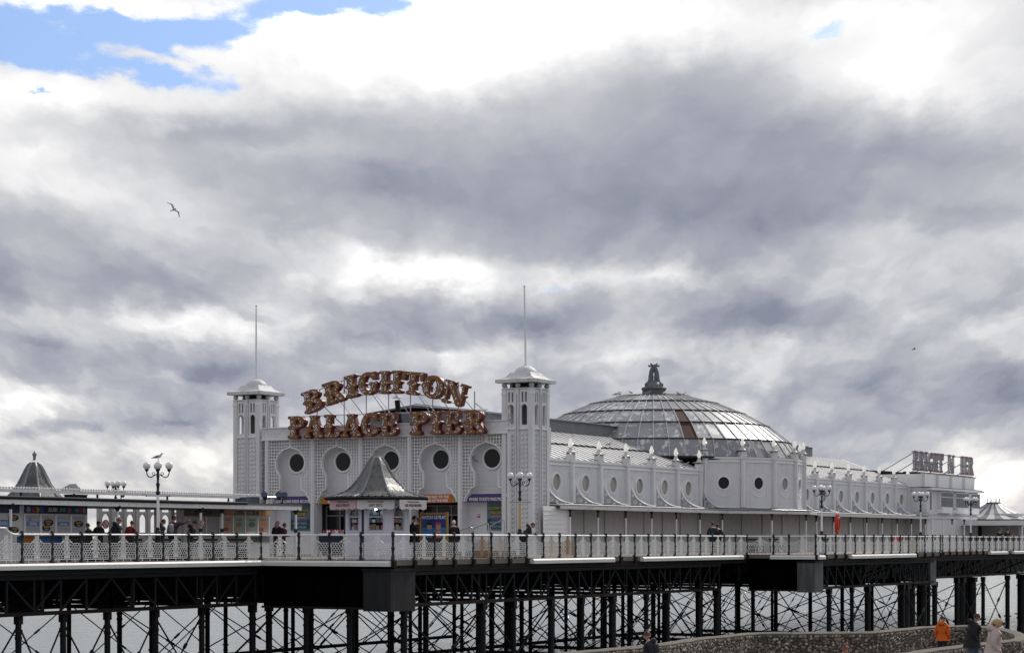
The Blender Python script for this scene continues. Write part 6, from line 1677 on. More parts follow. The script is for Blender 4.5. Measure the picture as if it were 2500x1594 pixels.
# round no-dogs/no-bikes plates
def round_plate(label, px, py, v, r):
    q = at(px, py, v=v); t = thing('round_notice', label, 'notice', (q.x, q.y, q.z - r))
    part('disc', MB().plate([circ(r, 20)], .02, q, FY, FZ), PR('plate', (.5, .46, .46)), t); part('ring', MB().plate([circ(r, 20), circ(r * .82, 20)], .02, q + Vector((.012, 0, 0)), FY, FZ), PR('plate_red', (.36, .03, .04)), t)
    part('bar', MB().bar(q + Vector((.014, r * .6, -r * .6)), q + Vector((.014, -r * .6, r * .6)), .02, r * .18, (1, 0, 0)), PR('plate_red', (.36, .03, .04)), t)
round_plate('red ringed prohibition disc on the shelter column', 493.5, 1277, VS_ + .02, .14)

# ------------------------------------------------------------------ glazed windbreak with pointed arches
wb = thing('arched_windbreak', 'pale arched windbreak screen in the middle of the deck', 'screen', (-62, 71, 0))
VWb = -62.0; uW = lambda px: at(px, v=VWb).y
WBM = paint('windbreak', (.36, .355, .36), amount=.5)  # screen and dado greyed, shade behind the railing put into the colour
openpx = [(248, 267), (278, 298), (308, 326), (339, 356), (366, 384), (394, 413), (421, 438)]
z_ = lambda y, px=340: at(px, y, v=VWb).z
ob = []
for p, q in openpx:
    a, b = uW(p), uW(q); c = (a + b) / 2; hw = (b - a) / 2
    ob.append([(c + x, z) for x, z in pointed(hw, 1.17, 1.75, 2.02)])
    ob.append([(a, 2.14), (b, 2.14), (b, 2.27), (a, 2.27)])
part('arcaded_panel', MB().plate([[(uW(242), 1.1), (uW(446), 1.1), (uW(446), 2.33), (uW(242), 2.33)]] + ob, .09, (VWb, 0, 0), FY, FZ), WBM, wb)
for p in (242, 272.5, 303, 332, 361, 389, 417, 442): part('post', MB().box(VWb - .08, VWb + .08, uW(p) - .09, uW(p) + .09, 0, 2.34), WBM, wb)
for i, (p, q) in enumerate(zip((242, 272.5, 303, 332, 361, 389, 417), (272.5, 303, 332, 361, 389, 417, 442))): part('dado_panel', MB().box(VWb - .03, VWb + .03, uW(p) + .09, uW(q) - .09, .05, 1.1), WBM, wb)
part('top_rail', MB().box(VWb - .06, VWb + .06, uW(240), uW(448), 2.34, 2.42), WBM, wb)
q = at(257.5, 1280, v=VWb + .06)
round_plate('large pale oval prohibition disc hung in a windbreak arch', 257.5, 1279, VWb + .06, .21)
# lifebuoy in its red case
lb = thing('lifebuoy_case', 'bright red oval lifebuoy case on a post by the railing', 'lifebuoy', (-42.6, 112.2, 0))
RED = plain('buoy_red', (.50, .035, .02), .4, 0, .12, 4)
q = at(2044.5, 1278, v=-42.6)
ex = Vector((.55, .83, 0)).normalized()
part('case', MB().plate([[(.30 * math.cos(a_), .56 * math.sin(a_)) for a_ in [j * math.pi / 14 for j in range(28)]]], .16, q, (0, 1, 0), FZ, bevel=.05), RED, lb, True)
part('buoy_ring', MB().tube([(q.x + .10, q.y + .16 * math.cos(a_), q.z + .34 * math.sin(a_)) for a_ in [j * math.pi / 12 for j in range(24)]], .05, 6, closed=True), plain('buoy_orange', (.55, .07, .03), .5), lb, True)
part('post', MB().tube([(q.x - .12, q.y + .08, 0), (q.x - .12, q.y + .08, q.z + .3)], .035, 6), RED, lb)
# benches and clutter under the veranda
for i, u in enumerate((118.0, 121.5, 130.5)):
    bt_ = thing('bench', 'dark slatted bench against the side wall under the veranda', 'bench', (-50.2, u, 0), 0, 'benches under the veranda')
    for k in range(3): part('seat_slat', MB().box(-50.4 + k * .13, -50.3 + k * .13, u - .8, u + .8, .45, .48), IRON, bt_)
    for k in range(2): part('back_slat', MB().box(-50.46, -50.42, u - .8, u + .8, .62 + k * .16, .74 + k * .16), IRON, bt_)
    for s in (-.7, .7): part('leg', MB().box(-50.45, -50.0, u + s - .03, u + s + .03, 0, .45), IRON, bt_)
t = thing('sandwich_board', 'red and orange advertising board behind the far railing', 'board', (-42.6, 128, 0))
part('panel', MB().box(-44.3, -44.25, 126.9, 128.7, .1, 1.0), plain('board_red', (.40, .04, .03), .5, 0, .3, 4), t); part('stripe', MB().box(-44.25, -44.24, 126.95, 128.65, .15, .6), plain('board_orange', (.5, .2, .05), .5, 0, .3, 4), t)

# ------------------------------------------------------------------ flint groyne walls and the walkway they guard
WT = -2.60
def pz(px, Z): 
    q = at(px, Z=Z); return (q.x, q.y)
far_px = [(1180, 56), (1360, 60.6), (1480, 63.2), (1600, 66.0), (1700, 69.9), (1790, 72.6), (1850, 74.2), (1960, 74.3), (2080, 74.8), (2140, 75.3), (2210, 77.8), (2290, 79.9), (2360, 80.3), (2420, 78.9), (2460, 76.7), (2486, 74.0), (2494, 71.5), (2478, 69.2), (2440, 68.2), (2390, 66.6), (2350, 65.3), (2280, 63.3), (2200, 60.6), (2080, 57.5), (1960, 55)]
line = catmull([(*pz(*q), 0) for q in far_px], 6)
line = [Vector((p.x, p.y, 0)) for p in line]
FLINT_BED = plain('flint_mortar', (.055, .048, .042), .95, 0, .35, 3, .6, 14)
def flint_mat():
    m, k, b = base_mat('flint'); g = k.new('ShaderNodeNewGeometry')
    r = g.outputs['Random Per Island']; n = k.noise(g.outputs['Position'], 9, 4, .6)
    c = k.ramp(k.m('ADD', k.m('MULTIPLY', r, .8), k.m('MULTIPLY', n, .2)), [(0, (.03, .027, .028)), (.3, (.08, .068, .06)), (.55, (.17, .14, .115)), (.78, (.28, .235, .195)), (.93, (.44, .40, .35)), (1, (.55, .52, .48))])
    k.put(b.inputs['Base Color'], c); b.inputs['Roughness'].default_value = .6; return m
FLINT = flint_mat()
COPING = plain('wall_coping', (.135, .12, .10), .95, 0, .35, 5, .9, 14)
gw = thing('flint_wall', 'curving flint cobble sea wall with pale rounded coping', 'wall', (line[len(line) // 2].x, line[len(line) // 2].y, -4))
TH = .42
def normals(L):
    out = []
    for i in range(len(L)):
        d = L[min(i + 1, len(L) - 1)] - L[max(i - 1, 0)]; d.normalize(); out.append(Vector((d.y, -d.x, 0)))
    return out
NM = normals(line)
mb = MB()
for i in range(len(line) - 1):
    a, b, na, nb_ = line[i], line[i + 1], NM[i], NM[i + 1]
    ai, ao, bi, bo = a + na * TH / 2, a - na * TH / 2, b + nb_ * TH / 2, b - nb_ * TH / 2
    lo, hi = Vector((0, 0, -7.4)), Vector((0, 0, WT - .05))
    mb.quad(ai + lo, bi + lo, bi + hi, ai + hi); mb.quad(bo + lo, ao + lo, ao + hi, bo + hi); mb.quad(ai + hi, bi + hi, bo + hi, ao + hi)
part('wall_core', mb, FLINT_BED, gw)
mb = MB()
sec = [(-TH / 2 - .02, WT - .09), (-TH / 2 - .025, WT - .04), (-TH / 4, WT + .005), (0, WT + .015), (TH / 4, WT + .005), (TH / 2 + .025, WT - .04), (TH / 2 + .02, WT - .09)]
vs = []; fs = []
for i, (p, n_) in enumerate(zip(line, NM)):
    j = random.uniform(-.012, .012)
    vs += [p + n_ * (x + j) + Vector((0, 0, z + random.uniform(-.012, .012))) for x, z in sec]
ns = len(sec)
for i in range(len(line) - 1):
    for k in range(ns - 1): fs.append((i * ns + k, i * ns + k + 1, (i + 1) * ns + k + 1, (i + 1) * ns + k))
mb.add(vs, fs); part('coping', mb, COPING, gw, True)
# cobbles
def ico():
    bm = bmesh.new(); bmesh.ops.create_icosphere(bm, subdivisions=1, radius=1); bm.verts.ensure_lookup_table()
    v = np.array([x.co[:] for x in bm.verts]); f = [[x.index for x in p.verts] for p in bm.faces]; bm.free(); return v, f
IV, IF = ico()
rng = np.random.default_rng(3)
cum = [0]
for a, b in zip(line, line[1:]): cum.append(cum[-1] + (b - a).length)
def along(s):
    i = min(len(line) - 2, max(0, int(np.searchsorted(cum, s)) - 1)); f_ = (s - cum[i]) / (cum[i + 1] - cum[i] + 1e-9)
    return line[i].lerp(line[i + 1], f_), (NM[i].lerp(NM[i + 1], f_)).normalized()
mb = MB()
for side in (1, -1):
    s = 0.0
    while s < cum[-1]:
        p, n_ = along(s)
        camd = Vector((-p.x, -p.y, 0)).normalized()
        if (n_ * side).dot(camd) < -.25: s += .3; continue
        z = WT - .14
        while z > WT - 1.75:
            r = rng.uniform(.045, .09); ss = s + rng.uniform(-.05, .05)
            if ss < 0 or ss > cum[-1]: z -= r * 2; continue
            q, nn = along(ss); nn = nn * side; tan = Vector((-nn.y, nn.x, 0))
            c = q + nn * (TH / 2 + .005) + Vector((0, 0, z))
            sx, sz, sy = r * rng.uniform(.8, 1.35), r * rng.uniform(.7, 1.05), r * rng.uniform(.5, .8)
            rot = rng.uniform(-.6, .6); cr, sr = math.cos(rot), math.sin(rot)
            V = IV * rng.uniform(.85, 1.15, size=(12, 1))
            vs = []
            for x, y, zz in V:
                lx, lz = x * sx, zz * sz; lx, lz = lx * cr - lz * sr, lx * sr + lz * cr
                vs.append(c + tan * lx + Vector((0, 0, lz)) + nn * (y * sy))
            mb.add(vs, IF); z -= r * 1.75
        s += .115
part('flint_cobbles', mb, FLINT, gw, True, kind='stuff')
# walkway
CONC = plain('walkway_concrete', (.20, .185, .165), .9, 0, .3, 2, .5, 10)
mb = MB()
def wz(X, Z): 
    f_ = min(1, max(0, (X - 9.8) / 2.8)); f_ = f_ * f_ * (3 - 2 * f_)
    return -3.80 + 1.1 * min(1, max(0, (72 - Z) / 20)) * f_
def sheet():
    rows = []
    for Z in np.linspace(34, 81, 40):
        row = []
        for px in np.linspace(700, 2900, 60): q = at(px, Z=Z); row.append((q.x, q.y, wz((px - 1250) / F_PX * Z, Z)))
        rows.append(row)
    return rows
rows = sheet()
def in_poly(x, y, P):
    c = False; j = len(P) - 1
    for i in range(len(P)):
        if (P[i][1] > y) != (P[j][1] > y) and x < (P[j][0] - P[i][0]) * (y - P[i][1]) / (P[j][1] - P[i][1]) + P[i][0]: c = not c
        j = i
    return c
region = [tuple(p.xy) for p in line[:line.index(max(line, key=lambda p: (C30 * p.x + S30 * p.y) / (-S30 * p.x + C30 * p.y))) + 1]]
keep = region + [pz(2560, 62), pz(2950, 36), pz(2400, 30), pz(600, 30), pz(600, 48)]
for i in range(39):
    for j in range(59):
        q = [rows[i][j], rows[i][j + 1], rows[i + 1][j + 1], rows[i + 1][j]]
        cx, cy = sum(p[0] for p in q) / 4, sum(p[1] for p in q) / 4
        if in_poly(cx, cy, keep): mb.quad(*q)
structure('walkway', mb, CONC)

# ------------------------------------------------------------------ gulls
G_W = plain('gull_white', (.62, .62, .63), .6, 0, .08, 20); G_G = plain('gull_grey', (.20, .21, .23), .6, 0, .1, 20); G_B = plain('gull_dark', (.03, .03, .035), .6); G_Y = plain('gull_beak', (.5, .28, .03), .5)
def egg(mb, pts, rs, n=8): mb.tube(pts, rs, n)
def standing_gull(label, loc, rz, group=None, sc=1.0, juv=False):
    t = thing('gull', label, 'gull', loc, rz, group); t.scale = (sc, sc, sc)
    mb = MB(); egg(mb, [(-.30, 0, .17), (-.22, 0, .19), (-.10, 0, .22), (.03, 0, .25), (.10, 0, .28), (.14, 0, .33), (.165, 0, .375), (.20, 0, .39), (.235, 0, .385)], [.012, .035, .075, .085, .07, .048, .05, .045, .012]); part('body', mb, G_G if juv else G_W, t, True, local=True)
    for s in (-1, 1):
        mb = MB(); egg(mb, [(-.36, s * .02, .15), (-.2, s * .06, .20), (-.05, s * .075, .245), (.06, s * .06, .27)], [.008, .035, .045, .02], 6); part('wing', mb, G_G, t, True, local=True)
        mb = MB(); mb.tube([(-.01, s * .035, .18), (0, s * .035, .01), (.05, s * .035, .005)], .009, 5); part('leg', mb, G_Y, t, local=True)
    mb = MB(); mb.tube([(.235, 0, .385), (.30, 0, .372)], [.014, .004], 5); part('beak', mb, G_Y, t, local=True)
    return t
zt = 3.79 + .155
standing_gull('grey and white gull standing on a lamp globe', (-52.25 + .44 * math.cos(R(42 - 90)), 62.2 + .44 * math.sin(R(42 - 90)), zt), R(30), sc=.8)
for k, (px, py, Zz) in enumerate(((1505, 962, 0), (1513, 962, 0), (1540, 958, 0), (1582, 960, 0), (1624, 959, 0), (1656, 961, 0), (1668, 963, 0))):
    q = at(px, py + 7, Z=131 if k != 3 else 130.4); standing_gull('tiny gull perched on the dome top', q, R(30 + 60 * (k % 3)), 'gulls on the dome', .85, k % 2 == 1)
for k, (px, py, v) in enumerate(((1488, 1092, -55.0), (1431, 1022, -57), (1675, 1142, -52.2))):
    q = at(px, py, v=v); standing_gull(('gull on the ribbed roof above the oval windows', 'gull on the edge of the clerestory roof', 'dark bird on the eaves beside the domed hall')[k], q, R(60), sc=.9, juv=k == 2)
def flying_gull(label, loc, sc, fwd, roll, lw, rw, span=None):
    t = thing('flying_gull', label, 'gull', loc); t.scale = (sc, sc, sc)
    f_ = Vector(fwd).normalized(); up = Vector((0, 0, 1)); r_ = f_.cross(up).normalized(); up = r_.cross(f_)
    if span is not None:
        r_ = Vector(span).normalized(); f_ = (f_ - r_ * f_.dot(r_)).normalized(); up = r_.cross(f_)
    M = Matrix((f_, r_, up)).transposed().to_4x4() @ Matrix.Rotation(roll, 4, 'X')
    mb = MB(); egg(mb, [(-.26, 0, 0), (-.18, 0, .0), (-.06, 0, -.01), (.06, 0, 0), (.14, 0, .01), (.18, 0, .02), (.23, 0, .015)], [.03, .035, .07, .07, .045, .045, .01]); mb.xf(M); part('body', mb, G_B if False else G_G, t, True, local=True)
    mb = MB(); mb.prism([(-.40, -.07), (-.40, .07), (-.2, .03), (-.2, -.03)], (0, 0, 0), (1, 0, 0), (0, 1, 0), (0, 0, .012)); mb.xf(M); part('tail', mb, G_G, t, local=True)
    for s, W in ((-1, lw), (1, rw)):
        mb = MB(); pts = [(0, 0), (.32, W[0]), (.66, W[1])]
        ch = [(.09, -.10), (.10, -.07), (-.10, -.14)]
        vs = []
        for (y, z), (a, b) in zip(pts, ch): vs += [(a, s * (y + .04), z), (b, s * (y + .04), z), (a, s * (y + .04), z + .02), (b, s * (y + .04), z + .015)]
        fs = []
        for i in (0, 4): fs += [(i, i + 4, i + 5, i + 1), (i + 2, i + 3, i + 7, i + 6), (i, i + 2, i + 6, i + 4), (i + 1, i + 5, i + 7, i + 3)]
        mb.add(vs, fs); mb.xf(M); part('wing', mb, G_G, t, local=True)
    return t
flying_gull('gull gliding with bent wings high above the shelter', at(425, 512, Z=118), .82, (.30, .95, -.1), 0, (.12, .0), (.14, .02), (C30 * .62, S30 * .62, -.75))
flying_gull('distant gull gliding over the far end of the pier', at(2232, 852, Z=300), 1.1, (C30, S30, 0), R(10), (.06, .02), (.06, .02))

# ------------------------------------------------------------------ people
PEOPLE = []
SHOE = plain('shoe_dark', (.02, .02, .022), .5)
def head_geo(c, pitch, yaw, hs=1.0):
    """head as one shaped surface: skull, brow, nose, chin, ears; faces +X"""
    n, m = 14, 12; vs = []; fs = []
    for i in range(m + 1):
        ph = math.pi * i / m - math.pi / 2
        for k in range(n):
            th = 2 * math.pi * k / n
            x, y, z = math.cos(ph) * math.cos(th), math.cos(ph) * math.sin(th), math.sin(ph)
            sx, sy, sz = .098, .076, .118
            if z < -.1: sy *= 1 + z * .32; x = x * (1 + z * .10) + (.10 * -z if x > 0 else 0)   # jaw
            if z < -.2 and x < 0: x *= .72                                                        # nape
            px, py, pz_ = x * sx, y * sy, z * sz
            if x > .8 and abs(y) < .35: px += .004
            if x > .82 and abs(y) < .22 and -.35 < z < .0: px += .022                            # nose
            if x > .6 and .25 < abs(y) < .6 and -.05 < z < .2: px -= .008                          # eye hollows
            if x > .75 and abs(y) < .4 and -.62 < z < -.4: px += .006                              # lips
            if abs(y) > .93 and -.25 < z < .2: py += .016 * (1 if y > 0 else -1); px -= .01        # ears
            vs.append(Vector((px * hs, py * hs, pz_ * hs)))
    for i in range(m):
        for k in range(n):
            fs.append((i * n + k, i * n + (k + 1) % n, (i + 1) * n + (k + 1) % n, (i + 1) * n + k))
    M = Matrix.Translation(c) @ Matrix.Rotation(yaw, 4, 'Z') @ Matrix.Rotation(pitch, 4, 'Y')
    return [M @ v for v in vs], fs, M
def person(label, loc, face, h=1.75, coat=(.02, .02, .025), legs=(.02, .022, .03), hair=(.05, .03, .02), lean=0, pitch=0, yaw=0, arms=('down', 'down'), stride=0.0,
           hairstyle='short', hat=None, hood=False, long_coat=0.0, bag=None, bulk=1.15, sit=False, skin=None, scarf=None):
    s = h / 1.75; la = R(lean)
    def T(x, y, z):      # upper body bends at the hips
        dz = z - .93
        return Vector((x * math.cos(la) + dz * math.sin(la), y, .93 + dz * math.cos(la) - x * math.sin(la)))
    V = []; E = []; Rr = []; tagv = []
    def add(p, r, tg, parent=None):
        V.append(Vector(p)); Rr.append(r); tagv.append(tg)
        if parent is not None: E.append((parent, len(V) - 1))
        return len(V) - 1
    b = bulk
    pel = add((0, 0, .93), .145 * b, 'coat'); wai = add(T(0, 0, 1.12), .135 * b, 'coat', pel); che = add(T(.0, 0, 1.30), .16 * b, 'coat', wai)
    upc = add(T(-.01, 0, 1.41), .12 * b, 'coat', che)
    nec = add(T(.0, 0, 1.50), .058, 'skin', upc); hb = add(T(.015, 0, 1.57), .052, 'skin', nec)
    hands = []
    for sd, mode in ((1, arms[0]), (-1, arms[1])):
        sh = add(T(0, sd * .185, 1.40), .072 * b, 'coat', upc)
        if mode == 'down': el, wr, hd = T(-.04, sd * .24, 1.12), T(.04, sd * .25, .90), T(.07, sd * .25, .82)
        elif mode == 'pocket': el, wr, hd = T(-.08, sd * .27, 1.14), T(.08, sd * .22, .96), T(.13, sd * .17, .95)
        elif mode == 'rail': el, wr, hd = T(.20, sd * .22, 1.20), Vector((T(.2, 0, 1.2).x + .22, sd * .12, 1.10 / s)), Vector((T(.2, 0, 1.2).x + .31, sd * .06, 1.11 / s))
        elif mode == 'point': el, wr, hd = T(.22, sd * .30, 1.44), T(.44, sd * .36, 1.53), T(.53, sd * .38, 1.57)
        elif mode == 'hold': el, wr, hd = T(.02, sd * .25, 1.14), T(.22, sd * .15, 1.12), T(.30, sd * .10, 1.15)
        elif mode == 'swing': el, wr, hd = T(.06, sd * .25, 1.13), T(.20, sd * .24, .96), T(.25, sd * .23, .90)
        else: el, wr, hd = T(-.10, sd * .25, 1.13), T(-.16, sd * .25, .92), T(-.17, sd * .25, .84)
        e = add(el, .056 * b, 'coat', sh); w = add(wr, .040 * b, 'coat', e); k = add(hd, .030, 'skin', w); hands.append((Vector(wr), Vector(hd), sd))
    for sd in (1, -1):
        st = stride * sd
        hp = add((0, sd * .095, .88), .105 * max(1, b * .93), 'leg', pel)
        if sit: kn, an, to = (.40, sd * .12, .50), (.42, sd * .12, .10), (.58, sd * .13, .04)
        else: kn, an, to = (.05 + st * .22, sd * .10, .49), (st * .42 - (.06 if st < 0 else 0), sd * .10, .09 + (.05 if st < 0 else 0)), (.15 + st * .42 - (.06 if st < 0 else 0), sd * .115, .045)
        kk = add(kn, .07, 'leg', hp); a = add(an, .052, 'leg', kk); add(to, .042, 'shoe', a)
    drop = -.43 if sit else 0
    V = [v * s + Vector((0, 0, drop * s)) for v in V]
    me = bpy.data.meshes.new('skel'); me.from_pydata(V, E, [])
    ob = bpy.data.objects.new('skel', me); COL.objects.link(ob)
    ob.modifiers.new('s', 'SKIN'); sub_ = ob.modifiers.new('u', 'SUBSURF'); sub_.levels = 1; sub_.render_levels = 1
    sv = me.skin_vertices[0].data
    for i, r in enumerate(Rr): sv[i].radius = (r * s, r * s * (.78 if i in (pel, wai, che, upc) else 1)) if False else (r * s, r * s)
    sv[pel].use_root = True
    root = thing('person', label, 'person', loc, face)
    PEOPLE.append((ob, root, V, tagv, dict(T=T, s=s, drop=drop, pitch=pitch, yaw=yaw, lean=la, coat=coat, legs=legs, hair=hair, hairstyle=hairstyle, hat=hat, hood=hood, long_coat=long_coat, bag=bag, b=b, skin=skin, hands=hands, scarf=scarf)))
def cmat(c, rough=.8):
    nm = 'cloth_%d_%d_%d' % tuple(int(x * 1000) for x in c)
    return plain(nm, c, rough, 0, .25, 11, .5, 30)
def finish_people():
    dg = bpy.context.evaluated_depsgraph_get()
    done = [(bpy.data.meshes.new_from_object(p[0].evaluated_get(dg)), p) for p in PEOPLE]
    for me, (ob, root, V, tagv, d) in done:
        s = d['s']; up = lambda x, y, z: d['T'](x, y, z) * s + Vector((0, 0, d['drop'] * s))
        mb = MB(); order = ['skin', 'coat', 'leg', 'shoe']
        vs = [v.co.copy() for v in me.vertices]
        # flatten the trunk front to back a little
        fs = [tuple(p.vertices) for p in me.polygons]; mi = []
        for f in fs:
            c = sum((vs[i] for i in f), Vector()) / len(f)
            k = min(range(len(V)), key=lambda i: (V[i] - c).length)
            mi.append(order.index(tagv[k]))
        mb.v = [tuple(v) for v in vs]; mb.f = [list(f) for f in fs]; mb.mi = mi
        hc = up(.03, 0, 1.645)
        hv, hf, HM = head_geo(hc, d['pitch'] + d['lean'] * .35, d['yaw'], s); mb.add(hv, hf, 0)
        for wr, hd, sd in d['hands']:              # palm fingers: four and a thumb, lightly curled
            wr, hd = wr * s + Vector((0, 0, d['drop'] * s)), hd * s + Vector((0, 0, d['drop'] * s))
            ax = (hd - wr).normalized(); side = ax.cross(Vector((0, 0, 1)))
            if side.length < .1: side = Vector((1, 0, 0))
            side.normalize(); cur = side.cross(ax)
            if cur.z > 0: cur = -cur
            for k in range(4):
                o_ = hd + side * (k - 1.5) * .019 * s; L = (.07, .08, .076, .06)[k] * s
                mb.tube([o_, o_ + ax * L * .55 + cur * .008, o_ + ax * L + cur * .03 * s], [.0095 * s, .009 * s, .007 * s], 5, mi=0)
            mb.tube([hd - ax * .02 * s + side * .03 * s, hd + side * .05 * s + ax * .02 * s, hd + side * .05 * s + ax * .05 * s + cur * .01], [.011 * s, .010 * s, .008 * s], 5, mi=0)
        sk = d['skin'] or SKIN
        part('body', mb, [sk, cmat(d['coat']), cmat(d['legs']), SHOE], root, True, local=True)
        H = lambda x, y, z: HM @ Vector((x * s, y * s, z * s))
        hm = cmat(d['hair'], .6)
        if d['hairstyle'] in ('short', 'long', 'grey', 'bun', 'tail'):
            hb = MB(); n, m = 14, 8; vs = []; fs = []
            for i in range(m + 1):
                ph = math.pi / 2 - (math.pi * .62) * i / m
                for k in range(n):
                    th = 2 * math.pi * k / n; x, y, z = math.cos(ph) * math.cos(th), math.cos(ph) * math.sin(th), math.sin(ph)
                    if x > .25 and z < .35: z = .35 + (z - .35) * .1; q = math.sqrt(max(0, 1 - z * z)); x, y = q * math.cos(th), q * math.sin(th)
                    vs.append(H(x * .107 - .004, y * .086, z * .127 + .004 + random.uniform(-.002, .002)))
            for i in range(m):
                for k in range(n): fs.append((i * n + (k + 1) % n, i * n + k, (i + 1) * n + k, (i + 1) * n + (k + 1) % n))
            hb.add(vs, fs)
            if d['hairstyle'] == 'long':
                hb.tube([H(-.06, 0, .05), H(-.10, 0, -.06), H(-.12, 0, -.18), H(-.11, 0, -.27)], [.085 * s, .09 * s, .08 * s, .03 * s], 8)
            if d['hairstyle'] == 'tail':
                hb.tube([H(-.07, 0, .05), H(-.105, .01, .02), H(-.125, .015, -.04), H(-.13, .02, -.11), H(-.11, .02, -.19)], [.03 * s, .034 * s, .036 * s, .03 * s, .008 * s], 8)
            if d['hairstyle'] == 'bun': hb.sphere(tuple(H(-.06, 0, .12)), .055 * s, 10, 6)
            part('hair', hb, hm, root, True, local=True)
        if d['hat'] == 'beanie' or d['hat'] == 'cap':
            col = d['hair'] if d['hairstyle'] == 'none' else (.03, .03, .035)
            hb = MB(); n, m = 14, 6; vs = []; fs = []
            for i in range(m + 1):
                ph = math.pi / 2 - R(92) * i / m
                for k in range(n):
                    th = 2 * math.pi * k / n; vs.append(H(math.cos(ph) * math.cos(th) * .118 - .005, math.cos(ph) * math.sin(th) * .096, math.sin(ph) * (.10 if d['hat'] == 'cap' else .14) + .025))
            for i in range(m):
                for k in range(n): fs.append((i * n + (k + 1) % n, i * n + k, (i + 1) * n + k, (i + 1) * n + (k + 1) % n))
            hb.add(vs, fs)
            if d['hat'] == 'cap': hb.prism([(.04, -.075), (.10, -.06), (.165, -.03), (.165, .03), (.10, .06), (.04, .075)], H(0, 0, .035), (HM.to_3x3() @ Vector((1, 0, -.12))), (HM.to_3x3() @ Vector((0, 1, 0))), HM.to_3x3() @ Vector((0, 0, .014)))
            if d['hat'] == 'beanie': hb.sphere(tuple(H(-.01, 0, .175)), .04 * s, 8, 6)
            part('hat', hb, cmat(col), root, True, local=True)
        if d['hood']:
            hb = MB(); hb.tube([up(-.03, -.13, 1.46), up(-.13, -.08, 1.50), up(-.17, 0, 1.50), up(-.13, .08, 1.50), up(-.03, .13, 1.46), up(.06, .07, 1.44)], [.05 * s, .075 * s, .09 * s, .075 * s, .05 * s, .03 * s], 8); part('hood', hb, cmat(d['coat']), root, True, local=True)
        if d['long_coat']:
            hb = MB(); L = d['long_coat']; r0 = .155 * d['b']
            prof = [(r0 * 1.02, 1.10), (r0 * 1.08, .98), (r0 * 1.2, .93 - L * .5), (r0 * 1.32, .93 - L)]
            vs = []; fs = []; n = 16
            for r, z in prof:
                for k in range(n):
                    a = 2 * math.pi * k / n; wv = 1 + .05 * math.sin(a * 5)
                    p = Vector((r * math.cos(a) * .85 * wv, r * math.sin(a) * wv, z)) if z < 1.0 else d['T'](r * .85 * math.cos(a), r * math.sin(a), z)
                    vs.append(p * s + Vector((0, 0, d['drop'] * s)))
            for i in range(3):
                for k in range(n): fs.append((i * n + k, (i + 1) * n + k, (i + 1) * n + (k + 1) % n, i * n + (k + 1) % n))
            hb.add(vs, fs); part('coat_skirt', hb, cmat(d['coat']), root, True, local=True)
        if d['bag']:
            hb = MB(); q = up(-.20, 0, 1.25); ex = (up(0, 0, 1.4) - up(0, 0, 1.1)).normalized()
            hb.tube([q - ex * .2 * s, q - ex * .12 * s, q + ex * .12 * s, q + ex * .18 * s], [.07 * s, .13 * s, .12 * s, .05 * s], 8); part('backpack', hb, cmat(d['bag']), root, True, local=True)
        if d['scarf']:
            hb = MB(); hb.tube([up(.05 + .07 * math.cos(a), .075 * math.sin(a), 1.49) - Vector((.03, 0, 0)) for a in [k * math.pi / 5 for k in range(10)]], .035 * s, 6, closed=True); part('scarf', hb, cmat(d['scarf']), root, True, local=True)
    for p in PEOPLE:
        m_ = p[0].data; bpy.data.objects.remove(p[0]); bpy.data.meshes.remove(m_)
F_R, F_AWAY, F_L, F_CAM = R(30), R(120), R(210), R(300)
def on(px, v, z=0.0): q = at(px, v=v); return (q.x, q.y, z)
person('person in dark coat and brown bobble hat stooping before the windbreak', on(279, -53.7), R(75), 1.70, (.012, .018, .03), (.015, .018, .03), (.12, .05, .03), 16, .3, 0, ('pocket', 'hold'), hairstyle='none', hat='beanie', bulk=1.3, hood=True)
person('seated-looking person in a red padded jacket under the shelter', on(316, -53.7), R(95), 1.62, (.17, .014, .018), (.015, .016, .025), (.02, .018, .018), 14, .3, 0, ('hold', 'hold'), bulk=1.3)
person('person in dark jacket half hidden by the gull lamp post', on(388, -53.7), R(60), 1.70, (.012, .016, .026), (.02, .03, .06), (.03, .02, .015), 14, .25, 0, ('hold', 'hold'), bulk=1.3, hood=True)
person('tall person in patterned jacket pointing with raised arm', on(424, -53.6), R(95), 1.84, (.05, .025, .05), (.012, .012, .014), (.035, .02, .012), 0, 0, -.3, ('down', 'point'), bag=(.30, .29, .33), bulk=1.15)
person('hooded person in black bending over by the ice cream window', on(464, -53.8), R(45), 1.62, (.01, .01, .012), (.01, .01, .012), (.01, .01, .012), 14, .35, 0, ('hold', 'hold'), hairstyle='none', hat='beanie', bulk=1.25, hood=True)
person('person in flat cap sitting low behind the windbreak corner', on(242, -56.5), R(150), 1.60, (.05, .05, .055), (.03, .03, .03), (.06, .055, .05), 6, .1, 0, ('hold', 'hold'), hairstyle='none', hat='cap', sit=False, bulk=1.2)
person('person with dark coat standing low beside the slush counter', on(218, -54.2), R(200), 1.48, (.012, .012, .016), (.012, .012, .014), (.02, .018, .016), 4, .1, 0, ('pocket', 'down'), bulk=1.2)
person('pink-haired person with a purple hood near the prize poster', on(676, -54.6), R(100), 1.68, (.015, .016, .03), (.10, .04, .03), (.45, .18, .28), 6, .1, 0, ('hold', 'hold'), hairstyle='long', bulk=1.2)
person('person in plum jacket standing beside the pink-haired person', on(690, -54.3), R(60), 1.58, (.10, .02, .06), (.012, .012, .016), (.05, .01, .03), 6, .1, 0, ('hold', 'hold'), hairstyle='short', bulk=1.2)
person('person in long black coat standing behind the poster board', on(1010, -46.6), R(20), 1.84, (.008, .008, .01), (.01, .01, .012), (.02, .015, .012), 0, .1, 0, ('down', 'pocket'), hairstyle='short', long_coat=.35)
